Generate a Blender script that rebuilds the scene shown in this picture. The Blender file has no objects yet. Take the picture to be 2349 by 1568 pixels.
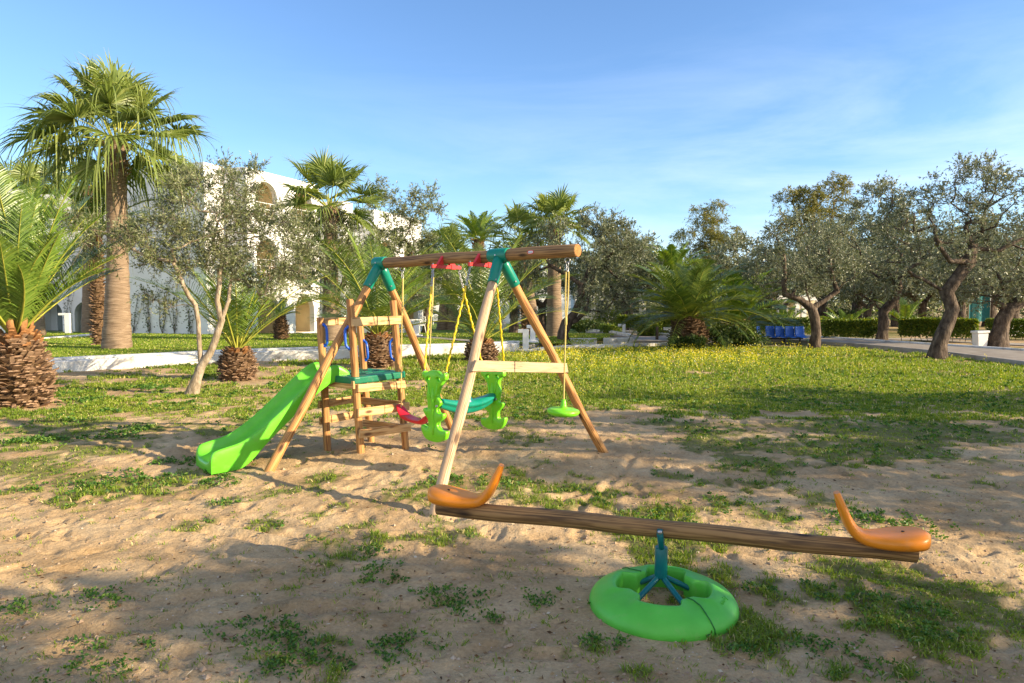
import bpy, bmesh, math, random
import numpy as np
from mathutils import Vector, Matrix
R = math.radians
sc = bpy.context.scene
COL = sc.collection

# ------------------------------------------------------------------ camera
H_CAM = 1.68
F_PX = 1566.0
PITCH = math.atan(94.0 / 1566.0)
cd = bpy.data.cameras.new('camera'); cam = bpy.data.objects.new('camera', cd); COL.objects.link(cam)
cam.location = (0, 0, H_CAM); cam.rotation_euler = (math.pi / 2 - PITCH, 0, 0)
cd.sensor_width = 36.0; cd.lens = 36.0 * F_PX / 2349.0; cd.clip_end = 3000; cd.clip_start = 0.05
sc.camera = cam
sc.render.resolution_x = 1024; sc.render.resolution_y = 683

# ------------------------------------------------------------------ sky, sun, exposure
SUN_DIR = Vector((2.65, -0.80, 1.0)).normalized()
elev = math.asin(SUN_DIR.z)
w = bpy.data.worlds.new('World'); sc.world = w; w.use_nodes = True
nt = w.node_tree; nt.nodes.clear()
N = nt.nodes.new; Lk = nt.links.new
out = N('ShaderNodeOutputWorld'); bg = N('ShaderNodeBackground')
sky = N('ShaderNodeTexSky'); sky.sky_type = 'NISHITA'; sky.sun_disc = False
sky.sun_elevation = elev; sky.sun_rotation = math.atan2(SUN_DIR.x, SUN_DIR.y)
sky.air_density = 1.0; sky.dust_density = 0.25; sky.ozone_density = 3.0; sky.altitude = 0
tc = N('ShaderNodeTexCoord')
mp = N('ShaderNodeMapping'); mp.inputs['Rotation'].default_value = (0, R(-14), R(18)); mp.inputs['Scale'].default_value = (1.0, 1.6, 5.5)
nz = N('ShaderNodeTexNoise'); nz.inputs['Scale'].default_value = 1.7; nz.inputs['Detail'].default_value = 9; nz.inputs['Roughness'].default_value = 0.62; nz.inputs['Distortion'].default_value = 0.5
Lk(tc.outputs['Generated'], mp.inputs['Vector']); Lk(mp.outputs['Vector'], nz.inputs['Vector'])
cr = N('ShaderNodeValToRGB'); cr.color_ramp.elements[0].position = 0.42; cr.color_ramp.elements[1].position = 0.78
Lk(nz.outputs['Fac'], cr.inputs['Fac'])
# cirrus lies low in the sky, mostly right of the view
sx = N('ShaderNodeSeparateXYZ'); Lk(tc.outputs['Generated'], sx.inputs['Vector'])
m1 = N('ShaderNodeMapRange'); m1.interpolation_type = 'SMOOTHSTEP'; m1.inputs['From Min'].default_value = 0.42; m1.inputs['From Max'].default_value = 0.05; Lk(sx.outputs['Z'], m1.inputs['Value'])
m2 = N('ShaderNodeMapRange'); m2.inputs['From Min'].default_value = -0.45; m2.inputs['From Max'].default_value = 0.42; m2.inputs['To Min'].default_value = 0.05; Lk(sx.outputs['X'], m2.inputs['Value'])
mu = N('ShaderNodeMath'); mu.operation = 'MULTIPLY'; Lk(cr.outputs['Color'], mu.inputs[0]); Lk(m1.outputs['Result'], mu.inputs[1])
mu2 = N('ShaderNodeMath'); mu2.operation = 'MULTIPLY'; Lk(mu.outputs[0], mu2.inputs[0]); Lk(m2.outputs['Result'], mu2.inputs[1])
mu3 = N('ShaderNodeMath'); mu3.operation = 'MULTIPLY'; Lk(mu2.outputs[0], mu3.inputs[0]); mu3.inputs[1].default_value = 0.8
mx = N('ShaderNodeMixRGB'); Lk(mu3.outputs[0], mx.inputs['Fac']); Lk(sky.outputs['Color'], mx.inputs['Color1']); mx.inputs['Color2'].default_value = (5.6, 5.7, 6.3, 1)
# unseen warm bright veil added to the sky behind the camera for fill light
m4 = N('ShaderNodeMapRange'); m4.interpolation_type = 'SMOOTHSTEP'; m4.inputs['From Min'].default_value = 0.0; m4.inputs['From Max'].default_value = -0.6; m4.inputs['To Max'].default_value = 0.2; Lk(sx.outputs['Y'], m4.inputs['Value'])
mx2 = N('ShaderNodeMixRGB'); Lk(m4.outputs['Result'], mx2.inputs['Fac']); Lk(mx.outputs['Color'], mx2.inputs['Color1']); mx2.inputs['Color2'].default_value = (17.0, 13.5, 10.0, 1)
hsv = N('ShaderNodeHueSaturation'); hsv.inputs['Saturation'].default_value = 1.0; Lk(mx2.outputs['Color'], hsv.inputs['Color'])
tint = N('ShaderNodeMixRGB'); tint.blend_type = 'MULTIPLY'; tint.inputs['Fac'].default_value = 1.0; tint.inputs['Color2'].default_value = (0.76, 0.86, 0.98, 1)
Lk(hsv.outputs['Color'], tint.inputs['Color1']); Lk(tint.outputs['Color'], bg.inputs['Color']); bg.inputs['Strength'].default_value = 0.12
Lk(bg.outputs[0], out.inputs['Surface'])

sd = bpy.data.lights.new('sun', 'SUN'); sd.energy = 5.0; sd.angle = R(0.5); sd.color = (1.0, 0.825, 0.57)
so = bpy.data.objects.new('sun', sd); COL.objects.link(so)
so.rotation_euler = (-SUN_DIR).to_track_quat('-Z', 'Y').to_euler()
so.location = (20, -10, 20)

sc.view_settings.view_transform = 'Standard'; sc.view_settings.look = 'None'
sc.view_settings.exposure = 1.2; sc.view_settings.gamma = 1.0
try:
    sc.view_settings.use_curve_mapping = False
except Exception:
    pass

# ------------------------------------------------------------------ helpers
def ray(px, py):
    c, s = math.cos(PITCH), math.sin(PITCH)
    a = (px - 1174.5) / F_PX; u = -(py - 784.0) / F_PX
    return Vector((a, c + u * s, -s + u * c))
def G(px, py, z=0.0):                      # point at height z seen at photo position (px, py)
    d = ray(px, py); t = (z - H_CAM) / d.z
    return Vector((d.x * t, d.y * t, z))
def AT(px, py, Y):                         # point at depth Y
    d = ray(px, py); t = Y / d.y
    return Vector((d.x * t, Y, H_CAM + d.z * t))

def props(o, label=None, cat=None, group=None, kind=None):
    if label: o['label'] = label
    if cat: o['category'] = cat
    if group: o['group'] = group
    if kind: o['kind'] = kind
    return o
def empty(name, loc, label=None, cat=None, group=None, rz=0.0):
    o = bpy.data.objects.new(name, None); COL.objects.link(o)
    o.location = loc; o.rotation_euler = (0, 0, rz); o.empty_display_size = 0.3
    return props(o, label, cat, group)

class MB:
    """collects geometry of one mesh"""
    def __init__(s): s.v = []; s.f = []; s.m = []; s.t = []; s.sm = []
    def add(s, vs, fs, mi=0, tc=None, smooth=False):
        b = len(s.v); s.v += [tuple(v) for v in vs]; s.f += [tuple(b + i for i in f) for f in fs]
        s.m += [mi] * len(fs); s.sm += [smooth] * len(fs)
        s.t += [tuple(x) for x in (tc if tc is not None else vs)]
        return s
    def box(s, c, size, M=None, mi=0, tc_axis=None, bev=0.0):
        c = Vector(c); hx, hy, hz = [a / 2 for a in size]
        loc = [Vector((x, y, z)) for x in (-hx, hx) for y in (-hy, hy) for z in (-hz, hz)]
        M = M or Matrix.Identity(3)
        vs = [c + M @ p for p in loc]
        tcs = loc
        o = Vector((c.x * 3.7, c.y * 2.3, c.z * 1.9))
        if tc_axis == 'x': tcs = [Vector((p.y, p.z, p.x)) + o for p in loc]
        elif tc_axis == 'y': tcs = [Vector((p.x, p.z, p.y)) + o for p in loc]
        else: tcs = [p + o for p in loc]
        return s.add(vs, [(0, 1, 3, 2), (4, 6, 7, 5), (0, 4, 5, 1), (2, 3, 7, 6), (0, 2, 6, 4), (1, 5, 7, 3)], mi, tcs)
    def tube(s, pts, rad, n=12, mi=0, caps=True, smooth=True, off=None, squash=None):
        pts = [Vector(p) for p in pts]; k = len(pts)
        if not hasattr(rad, '__len__'): rad = [rad] * k
        vs = []; tcs = []; L = 0.0
        o = off if off is not None else (pts[0].x * 7.1 + pts[0].y * 3.3)
        prev = None
        for i, p in enumerate(pts):
            if i == 0: d = pts[1] - pts[0]
            elif i == k - 1: d = pts[-1] - pts[-2]
            else: d = pts[i + 1] - pts[i - 1]
            if d.length < 1e-9: d = Vector((0, 0, 1))
            d.normalize()
            if prev is None:
                a = Vector((0, 0, 1)) if abs(d.z) < 0.9 else Vector((1, 0, 0))
                x = d.cross(a).normalized()
            else:
                x = (prev - d * prev.dot(d))
                x = x.normalized() if x.length > 1e-6 else d.orthogonal().normalized()
            prev = x; y = d.cross(x)
            if i: L += (p - pts[i - 1]).length
            for j in range(n):
                th = 2 * math.pi * j / n
                cx, sy = math.cos(th), math.sin(th)
                if squash: sy *= squash
                vs.append(p + (x * cx + y * sy) * rad[i])
                tcs.append((rad[i] * cx + o, rad[i] * sy, L + o))
        fs = [(i * n + j, i * n + (j + 1) % n, (i + 1) * n + (j + 1) % n, (i + 1) * n + j) for i in range(k - 1) for j in range(n)]
        s.add(vs, fs, mi, tcs, smooth)
        if caps:
            b = len(s.v) - len(vs)
            s.f += [tuple(b + j for j in reversed(range(n))), tuple(b + (k - 1) * n + j for j in range(n))]
            s.m += [mi, mi]; s.sm += [False, False]
        return s
    def rev(s, c, prof, n=24, mi=0, smooth=True, M=None):
        """revolve (r,z) profile about local z"""
        c = Vector(c); M = M or Matrix.Identity(3); vs = []
        for r, z in prof:
            for j in range(n):
                th = 2 * math.pi * j / n
                vs.append(c + M @ Vector((r * math.cos(th), r * math.sin(th), z)))
        k = len(prof)
        fs = [(i * n + j, i * n + (j + 1) % n, (i + 1) * n + (j + 1) % n, (i + 1) * n + j) for i in range(k - 1) for j in range(n)]
        return s.add(vs, fs, mi, None, smooth)
    def prism(s, poly, thick, c, ux, uy, mi=0, inset=0.0, tcax=False):
        """extrude a 2D outline poly (in ux,uy) by thick about its plane, centred"""
        c = Vector(c); ux = Vector(ux); uy = Vector(uy); nrm = ux.cross(uy).normalized()
        n = len(poly)
        vs = [c + ux * x + uy * y - nrm * thick / 2 for x, y in poly] + [c + ux * x + uy * y + nrm * thick / 2 for x, y in poly]
        fs = [tuple(reversed(range(n))), tuple(range(n, 2 * n))] + [(i, (i + 1) % n, n + (i + 1) % n, n + i) for i in range(n)]
        t = None
        if tcax:
            t = [(y, 0, x) for x, y in poly] + [(y, thick, x) for x, y in poly]
        return s.add(vs, fs, mi, t)
    def build(s, name, mats, parent=None, bevel=0.0, seg=2, subsurf=0):
        me = bpy.data.meshes.new(name); me.from_pydata(s.v, [], s.f)
        if not isinstance(mats, (list, tuple)): mats = [mats]
        for m in mats: me.materials.append(m)
        me.polygons.foreach_set('material_index', s.m)
        me.polygons.foreach_set('use_smooth', s.sm)
        a = me.attributes.new('tc', 'FLOAT_VECTOR', 'POINT'); a.data.foreach_set('vector', np.array(s.t, dtype=np.float32).ravel())
        me.update()
        o = bpy.data.objects.new(name, me); COL.objects.link(o)
        if parent is not None:
            o.parent = parent; o.matrix_parent_inverse = parent_inv(parent)
        if bevel > 0:
            b = o.modifiers.new('bevel', 'BEVEL'); b.width = bevel; b.segments = seg; b.limit_method = 'ANGLE'; b.angle_limit = R(40)
        if subsurf:
            b = o.modifiers.new('sub', 'SUBSURF'); b.levels = subsurf; b.render_levels = subsurf
        return o
def parent_inv(p):
    M = Matrix.Translation(p.location) @ p.rotation_euler.to_matrix().to_4x4()
    for k in range(3): M[k][0] *= p.scale.x; M[k][1] *= p.scale.y; M[k][2] *= p.scale.z
    return M.inverted()

def np_mesh(name, V, F, mats, parent=None, attrs=None, mi=None, smooth=False):
    """V (n,3), F (m,k) numpy -> object"""
    me = bpy.data.meshes.new(name); k = F.shape[1]
    me.vertices.add(len(V)); me.vertices.foreach_set('co', V.astype(np.float32).ravel())
    me.loops.add(F.size); me.loops.foreach_set('vertex_index', F.astype(np.int32).ravel())
    me.polygons.add(len(F)); me.polygons.foreach_set('loop_start', (np.arange(len(F)) * k).astype(np.int32))
    try: me.polygons.foreach_set('loop_total', np.full(len(F), k, dtype=np.int32))
    except Exception: pass
    if not isinstance(mats, (list, tuple)): mats = [mats]
    for m in mats: me.materials.append(m)
    if mi is not None: me.polygons.foreach_set('material_index', mi.astype(np.int32))
    me.polygons.foreach_set('use_smooth', np.full(len(F), smooth, dtype=bool))
    for n_, a_ in (attrs or {}).items():
        at = me.attributes.new(n_, 'FLOAT', 'POINT'); at.data.foreach_set('value', a_.astype(np.float32).ravel())
    me.update(calc_edges=True); me.validate()
    o = bpy.data.objects.new(name, me); COL.objects.link(o)
    if parent is not None:
        o.parent = parent; o.matrix_parent_inverse = parent_inv(parent)
    return o

def copy_tree(o, loc, scale=1.0, rz=0.0, label=None):
    c = o.copy(); COL.objects.link(c)
    c.location = loc; c.rotation_euler = (0, 0, rz)
    c.scale = (scale, scale, scale) if not hasattr(scale, '__len__') else scale
    if label: c['label'] = label
    for ch in list(o.children):
        d = ch.copy(); COL.objects.link(d); d.parent = c; d.matrix_parent_inverse = ch.matrix_parent_inverse.copy()
        for g in ch.children:
            e = g.copy(); COL.objects.link(e); e.parent = d; e.matrix_parent_inverse = g.matrix_parent_inverse.copy()
    return c

# ---- value noise in numpy
def _hash(ix, iy, seed):
    n = (ix.astype(np.int64) * 374761393 + iy.astype(np.int64) * 668265263 + seed * 2147483647) & 0xffffffff
    n = ((n ^ (n >> 13)) * 1274126177) & 0xffffffff
    return ((n ^ (n >> 16)) & 0xffff) / 65535.0
def vnoise(x, y, seed=0):
    ix = np.floor(x); iy = np.floor(y); fx = x - ix; fy = y - iy
    fx = fx * fx * (3 - 2 * fx); fy = fy * fy * (3 - 2 * fy)
    a = _hash(ix, iy, seed); b = _hash(ix + 1, iy, seed); c = _hash(ix, iy + 1, seed); d = _hash(ix + 1, iy + 1, seed)
    return (a * (1 - fx) + b * fx) * (1 - fy) + (c * (1 - fx) + d * fx) * fy
def fbm(x, y, s, o=4, seed=0, g=0.5):
    t = 0; a = 1.0; n = 0.0
    for i in range(o):
        t = t + a * vnoise(x * s * 2 ** i + 17.3 * i, y * s * 2 ** i - 9.1 * i, seed + i); n += a; a *= g
    return t / n
def sstep(a, b, x):
    t = np.clip((x - a) / (b - a), 0, 1); return t * t * (3 - 2 * t)

# ------------------------------------------------------------------ materials
def mat(name):
    m = bpy.data.materials.new(name); m.use_nodes = True; t = m.node_tree; t.nodes.clear()
    o = t.nodes.new('ShaderNodeOutputMaterial'); b = t.nodes.new('ShaderNodeBsdfPrincipled')
    t.links.new(b.outputs[0], o.inputs[0]); return m, t, b, o
def nd(t, ty, **k):
    n = t.nodes.new(ty)
    for a, v in k.items():
        if a in n.inputs: n.inputs[a].default_value = v
        else: setattr(n, a, v)
    return n
def ramp(t, stops):
    r = t.nodes.new('ShaderNodeValToRGB'); e = r.color_ramp.elements
    while len(e) < len(stops): e.new(0.5)
    for i, (p, c) in enumerate(stops): e[i].position = p; e[i].color = (*c, 1)
    return r
def attr(t, name):
    a = t.nodes.new('ShaderNodeAttribute'); a.attribute_name = name; return a

def plastic(name, col, rough=0.35, var=0.08, bump=0.05, coat=0.0, dirt=0.25):
    m, t, b, o = mat(name)
    p = nd(t, 'ShaderNodeNewGeometry')
    n = nd(t, 'ShaderNodeTexNoise', Scale=6.0, Detail=5.0, Roughness=0.6); t.links.new(p.outputs['Position'], n.inputs['Vector'])
    c0 = tuple(max(0, c * (1 - var)) for c in col); c1 = tuple(min(1, c * (1 + var) + 0.01) for c in col)
    r = ramp(t, [(0.3, c0), (0.7, c1)]); t.links.new(n.outputs['Fac'], r.inputs['Fac'])
    # dusty scuffs
    n2 = nd(t, 'ShaderNodeTexNoise', Scale=14.0, Detail=8.0, Roughness=0.7); t.links.new(p.outputs['Position'], n2.inputs['Vector'])
    r2 = ramp(t, [(0.55, (0, 0, 0)), (0.8, (dirt, dirt, dirt))]); t.links.new(n2.outputs['Fac'], r2.inputs['Fac'])
    mx = nd(t, 'ShaderNodeMixRGB'); t.links.new(r2.outputs['Color'], mx.inputs['Fac']); t.links.new(r.outputs['Color'], mx.inputs['Color1']); mx.inputs['Color2'].default_value = (0.42, 0.33, 0.22, 1)
    t.links.new(mx.outputs['Color'], b.inputs['Base Color'])
    b.inputs['Roughness'].default_value = rough; b.inputs['Specular IOR Level'].default_value = 0.4
    n3 = nd(t, 'ShaderNodeTexNoise', Scale=350.0, Detail=2.0); t.links.new(p.outputs['Position'], n3.inputs['Vector'])
    bp = nd(t, 'ShaderNodeBump', Strength=bump, Distance=0.002); t.links.new(n3.outputs['Fac'], bp.inputs['Height']); t.links.new(bp.outputs[0], b.inputs['Normal'])
    return m
def wood(name, c_dark, c_mid, c_light, knots=True, rough=0.7):
    m, t, b, o = mat(name)
    a = attr(t, 'tc')
    mp = nd(t, 'ShaderNodeMapping'); mp.inputs['Scale'].default_value = (22, 22, 2.4); t.links.new(a.outputs['Vector'], mp.inputs['Vector'])
    n = nd(t, 'ShaderNodeTexNoise', Scale=1.0, Detail=6.0, Roughness=0.55, Distortion=0.6); t.links.new(mp.outputs[0], n.inputs['Vector'])
    wv = nd(t, 'ShaderNodeTexWave', wave_type='BANDS', bands_direction='X', Scale=2.2, Distortion=11.0, Detail=3.0); wv.inputs['Detail Scale'].default_value = 0.6
    mp2 = nd(t, 'ShaderNodeMapping'); mp2.inputs['Scale'].default_value = (14, 14, 1.1); t.links.new(a.outputs['Vector'], mp2.inputs['Vector']); t.links.new(mp2.outputs[0], wv.inputs['Vector'])
    mx = nd(t, 'ShaderNodeMath', operation='MULTIPLY'); mx.inputs[1].default_value = 0.5; t.links.new(wv.outputs['Fac'], mx.inputs[0])
    ad = nd(t, 'ShaderNodeMath', operation='ADD'); t.links.new(n.outputs['Fac'], ad.inputs[0]); t.links.new(mx.outputs[0], ad.inputs[1])
    r = ramp(t, [(0.38, c_dark), (0.62, c_mid), (0.9, c_light)]); t.links.new(ad.outputs[0], r.inputs['Fac'])
    col = r.outputs['Color']
    if knots:
        mp3 = nd(t, 'ShaderNodeMapping'); mp3.inputs['Scale'].default_value = (9, 9, 3.0); t.links.new(a.outputs['Vector'], mp3.inputs['Vector'])
        vo = nd(t, 'ShaderNodeTexVoronoi', Scale=1.0); t.links.new(mp3.outputs[0], vo.inputs['Vector'])
        rk = ramp(t, [(0.10, (1, 1, 1)), (0.22, (0, 0, 0))]); t.links.new(vo.outputs['Distance'], rk.inputs['Fac'])
        mk = nd(t, 'ShaderNodeMixRGB'); t.links.new(rk.outputs['Color'], mk.inputs['Fac']); t.links.new(col, mk.inputs['Color1']); mk.inputs['Color2'].default_value = (c_dark[0] * .45, c_dark[1] * .4, c_dark[2] * .4, 1)
        col = mk.outputs['Color']
        # drying cracks along the grain
        mp4 = nd(t, 'ShaderNodeMapping'); mp4.inputs['Scale'].default_value = (30, 30, 0.9); t.links.new(a.outputs['Vector'], mp4.inputs['Vector'])
        n4 = nd(t, 'ShaderNodeTexNoise', Scale=1.0, Detail=1.0, Distortion=0.3); t.links.new(mp4.outputs[0], n4.inputs['Vector'])
        rc = ramp(t, [(0.485, (0, 0, 0)), (0.5, (0.75, 0.75, 0.75)), (0.515, (0, 0, 0))]); t.links.new(n4.outputs['Fac'], rc.inputs['Fac'])
        gate = nd(t, 'ShaderNodeTexNoise', Scale=3.0); t.links.new(a.outputs['Vector'], gate.inputs['Vector'])
        rg = ramp(t, [(0.52, (0, 0, 0)), (0.6, (1, 1, 1))]); t.links.new(gate.outputs['Fac'], rg.inputs['Fac'])
        mm = nd(t, 'ShaderNodeMixRGB', blend_type='MULTIPLY', Fac=1.0); t.links.new(rc.outputs['Color'], mm.inputs['Color1']); t.links.new(rg.outputs['Color'], mm.inputs['Color2'])
        mk2 = nd(t, 'ShaderNodeMixRGB'); t.links.new(mm.outputs['Color'], mk2.inputs['Fac']); t.links.new(col, mk2.inputs['Color1']); mk2.inputs['Color2'].default_value = (0.05, 0.03, 0.015, 1)
        col = mk2.outputs['Color']
    t.links.new(col, b.inputs['Base Color']); b.inputs['Roughness'].default_value = rough
    bp = nd(t, 'ShaderNodeBump', Strength=0.35, Distance=0.004); t.links.new(ad.outputs[0], bp.inputs['Height']); t.links.new(bp.outputs[0], b.inputs['Normal'])
    return m
def leafmat(name, stops, back=None, trans=0.25, rough=0.5, spec=0.3, tcol=None):
    m, t, b, o = mat(name)
    a = attr(t, 'rnd')
    r = ramp(t, stops); t.links.new(a.outputs['Fac'], r.inputs['Fac']); col = r.outputs['Color']
    if back:
        g = nd(t, 'ShaderNodeNewGeometry'); mx = nd(t, 'ShaderNodeMixRGB'); t.links.new(g.outputs['Backfacing'], mx.inputs['Fac'])
        t.links.new(col, mx.inputs['Color1']); mx.inputs['Color2'].default_value = (*back, 1); col = mx.outputs['Color']
    t.links.new(col, b.inputs['Base Color']); b.inputs['Roughness'].default_value = rough; b.inputs['Specular IOR Level'].default_value = spec
    tr = nd(t, 'ShaderNodeBsdfTranslucent')
    h = nd(t, 'ShaderNodeHueSaturation', Saturation=1.15, Value=1.6); h.inputs['Hue'].default_value = 0.485; t.links.new(col, h.inputs['Color']); t.links.new(h.outputs['Color'], tr.inputs['Color'])
    ms = nd(t, 'ShaderNodeMixShader', Fac=trans); t.links.new(b.outputs[0], ms.inputs[1]); t.links.new(tr.outputs[0], ms.inputs[2]); t.links.new(ms.outputs[0], o.inputs[0])
    return m
def rough_mat(name, stops, scale=8.0, bump=0.4, bdist=0.02, rough=0.85, stretch=(1, 1, 1), bscale=None, detail=8.0, use_tc=False, spec=0.2):
    m, t, b, o = mat(name)
    if use_tc: src = attr(t, 'tc').outputs['Vector']
    else: src = nd(t, 'ShaderNodeNewGeometry').outputs['Position']
    mp = nd(t, 'ShaderNodeMapping'); mp.inputs['Scale'].default_value = stretch; t.links.new(src, mp.inputs['Vector'])
    n = nd(t, 'ShaderNodeTexNoise', Scale=scale, Detail=detail, Roughness=0.62); t.links.new(mp.outputs[0], n.inputs['Vector'])
    r = ramp(t, stops); t.links.new(n.outputs['Fac'], r.inputs['Fac']); t.links.new(r.outputs['Color'], b.inputs['Base Color'])
    b.inputs['Roughness'].default_value = rough; b.inputs['Specular IOR Level'].default_value = spec
    n2 = nd(t, 'ShaderNodeTexNoise', Scale=bscale or scale * 3, Detail=6.0, Roughness=0.6); t.links.new(mp.outputs[0], n2.inputs['Vector'])
    bp = nd(t, 'ShaderNodeBump', Strength=bump, Distance=bdist); t.links.new(n2.outputs['Fac'], bp.inputs['Height']); t.links.new(bp.outputs[0], b.inputs['Normal'])
    return m

M = {}
M['wood'] = wood('stained_wood', (0.13, 0.05, 0.012), (0.34, 0.15, 0.038), (0.52, 0.26, 0.08))
M['wood_beam'] = wood('beam_wood', (0.085, 0.040, 0.012), (0.20, 0.10, 0.030), (0.32, 0.175, 0.06))
M['wood_pale'] = wood('pale_wood', (0.20, 0.115, 0.05), (0.40, 0.255, 0.135), (0.56, 0.39, 0.235))
M['wood_board'] = wood('board_wood', (0.28, 0.13, 0.04), (0.50, 0.28, 0.10), (0.64, 0.41, 0.18))
M['endgrain'] = rough_mat('wood_end', [(0.35, (0.28, 0.11, 0.035)), (0.7, (0.5, 0.24, 0.08))], 30)
M['lime'] = plastic('lime_plastic', (0.17, 0.60, 0.012), 0.33)
M['lime_slide'] = plastic('slide_plastic', (0.125, 0.52, 0.022), 0.3)
M['lime_base'] = plastic('base_plastic', (0.10, 0.50, 0.045), 0.45, bump=0.12)
M['teal'] = plastic('teal_plastic', (0.0, 0.20, 0.13), 0.3, dirt=0.12)
M['teal_dark'] = plastic('deck_plastic', (0.003, 0.14, 0.07), 0.4)
M['metal_teal'] = plastic('teal_painted_steel', (0.0, 0.13, 0.13), 0.32, dirt=0.15)
M['orange'] = plastic('orange_plastic', (0.80, 0.245, 0.008), 0.36)
M['red'] = plastic('red_plastic', (0.55, 0.008, 0.02), 0.3, dirt=0.1)
M['redm'] = plastic('red_paint', (0.62, 0.03, 0.03), 0.4, dirt=0.1)
M['blue'] = plastic('blue_plastic', (0.005, 0.09, 0.50), 0.3, dirt=0.1)
M['seatblue'] = plastic('blue_seat_plastic', (0.008, 0.09, 0.42), 0.4, dirt=0.1)
M['yellow'] = plastic('yellow_sleeve', (0.75, 0.52, 0.01), 0.35)
M['rope'] = rough_mat('rope_fibre', [(0.3, (0.45, 0.33, 0.08)), (0.7, (0.72, 0.58, 0.22))], 260, 0.8, 0.003)
M['white'] = rough_mat('white_plaster', [(0.3, (0.72, 0.70, 0.66)), (0.7, (0.82, 0.80, 0.76))], 1.2, 0.25, 0.02, bscale=9)
M['whitep'] = plastic('white_plastic', (0.78, 0.78, 0.76), 0.4, dirt=0.05)
M['steel'], _t, _b, _o = mat('galvanised_steel'); _b.inputs['Base Color'].default_value = (0.42, 0.42, 0.42, 1); _b.inputs['Metallic'].default_value = 0.9; _b.inputs['Roughness'].default_value = 0.35
M['dark'] = rough_mat('dark_metal', [(0.3, (0.02, 0.02, 0.02)), (0.7, (0.05, 0.045, 0.04))], 12)
M['kerb'] = rough_mat('whitewashed_kerb', [(0.30, (0.30, 0.27, 0.22)), (0.47, (0.64, 0.61, 0.56)), (0.7, (0.78, 0.77, 0.73))], 3.5, 0.5, 0.02)
M['concrete'] = rough_mat('path_concrete', [(0.3, (0.27, 0.23, 0.19)), (0.7, (0.42, 0.37, 0.31))], 3.0, 0.3, 0.01)
M['bark'] = rough_mat('olive_bark', [(0.30, (0.022, 0.015, 0.010)), (0.5, (0.085, 0.060, 0.042)), (0.75, (0.21, 0.16, 0.115))], 9, 1.0, 0.06, stretch=(1, 1, 0.35), bscale=13)
M['barkpale'] = rough_mat('young_bark', [(0.3, (0.13, 0.10, 0.06)), (0.5, (0.32, 0.25, 0.17)), (0.75, (0.50, 0.42, 0.32))], 14, 0.8, 0.02, stretch=(1, 1, 0.4))
M['twig'] = rough_mat('twig_bark', [(0.3, (0.10, 0.08, 0.055)), (0.7, (0.24, 0.20, 0.15))], 8, 0.5, 0.01)
M['fibre'] = rough_mat('palm_fibre', [(0.3, (0.05, 0.028, 0.014)), (0.7, (0.20, 0.12, 0.06))], 18, 0.9, 0.02)
M['boot'] = rough_mat('palm_boot', [(0.25, (0.11, 0.065, 0.038)), (0.5, (0.26, 0.16, 0.095)), (0.8, (0.47, 0.34, 0.22))], 11, 0.7, 0.012)
M['bootorange'] = rough_mat('fresh_boot', [(0.25, (0.22, 0.09, 0.03)), (0.8, (0.46, 0.24, 0.10))], 11, 0.7, 0.012)
M['petiole'] = rough_mat('palm_petiole', [(0.3, (0.22, 0.25, 0.03)), (0.7, (0.42, 0.40, 0.07))], 10, 0.2, 0.005, rough=0.5)
M['glass'], _t, _b, _o = mat('window_glass'); _b.inputs['Base Color'].default_value = (0.03, 0.05, 0.055, 1); _b.inputs['Roughness'].default_value = 0.08; _b.inputs['Specular IOR Level'].default_value = 0.8
M['curtain'] = rough_mat('curtain_cloth', [(0.35, (0.12, 0.15, 0.14)), (0.65, (0.33, 0.37, 0.35))], 1.0, 0.1, 0.01, stretch=(9, 9, 0.2))
M['recess'] = rough_mat('recess_plaster', [(0.3, (0.68, 0.58, 0.38)), (0.7, (0.78, 0.68, 0.48))], 1.0, 0.2, 0.01)
M['trunkpalm'], _t, _b, _o = mat('fan_palm_bark')
_g = nd(_t, 'ShaderNodeNewGeometry')
_mp = nd(_t, 'ShaderNodeMapping'); _mp.inputs['Scale'].default_value = (3.0, 3.0, 44.0); _t.links.new(_g.outputs['Position'], _mp.inputs['Vector'])
_n = nd(_t, 'ShaderNodeTexNoise', Scale=1.0, Detail=7.0, Roughness=0.65, Distortion=0.4); _t.links.new(_mp.outputs[0], _n.inputs['Vector'])
_r = ramp(_t, [(0.3, (0.085, 0.053, 0.03)), (0.5, (0.22, 0.15, 0.092)), (0.75, (0.38, 0.28, 0.185))]); _t.links.new(_n.outputs['Fac'], _r.inputs['Fac']); _t.links.new(_r.outputs['Color'], _b.inputs['Base Color'])
_bp = nd(_t, 'ShaderNodeBump', Strength=0.7, Distance=0.03); _t.links.new(_n.outputs['Fac'], _bp.inputs['Height']); _t.links.new(_bp.outputs[0], _b.inputs['Normal']); _b.inputs['Roughness'].default_value = 0.9

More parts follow.
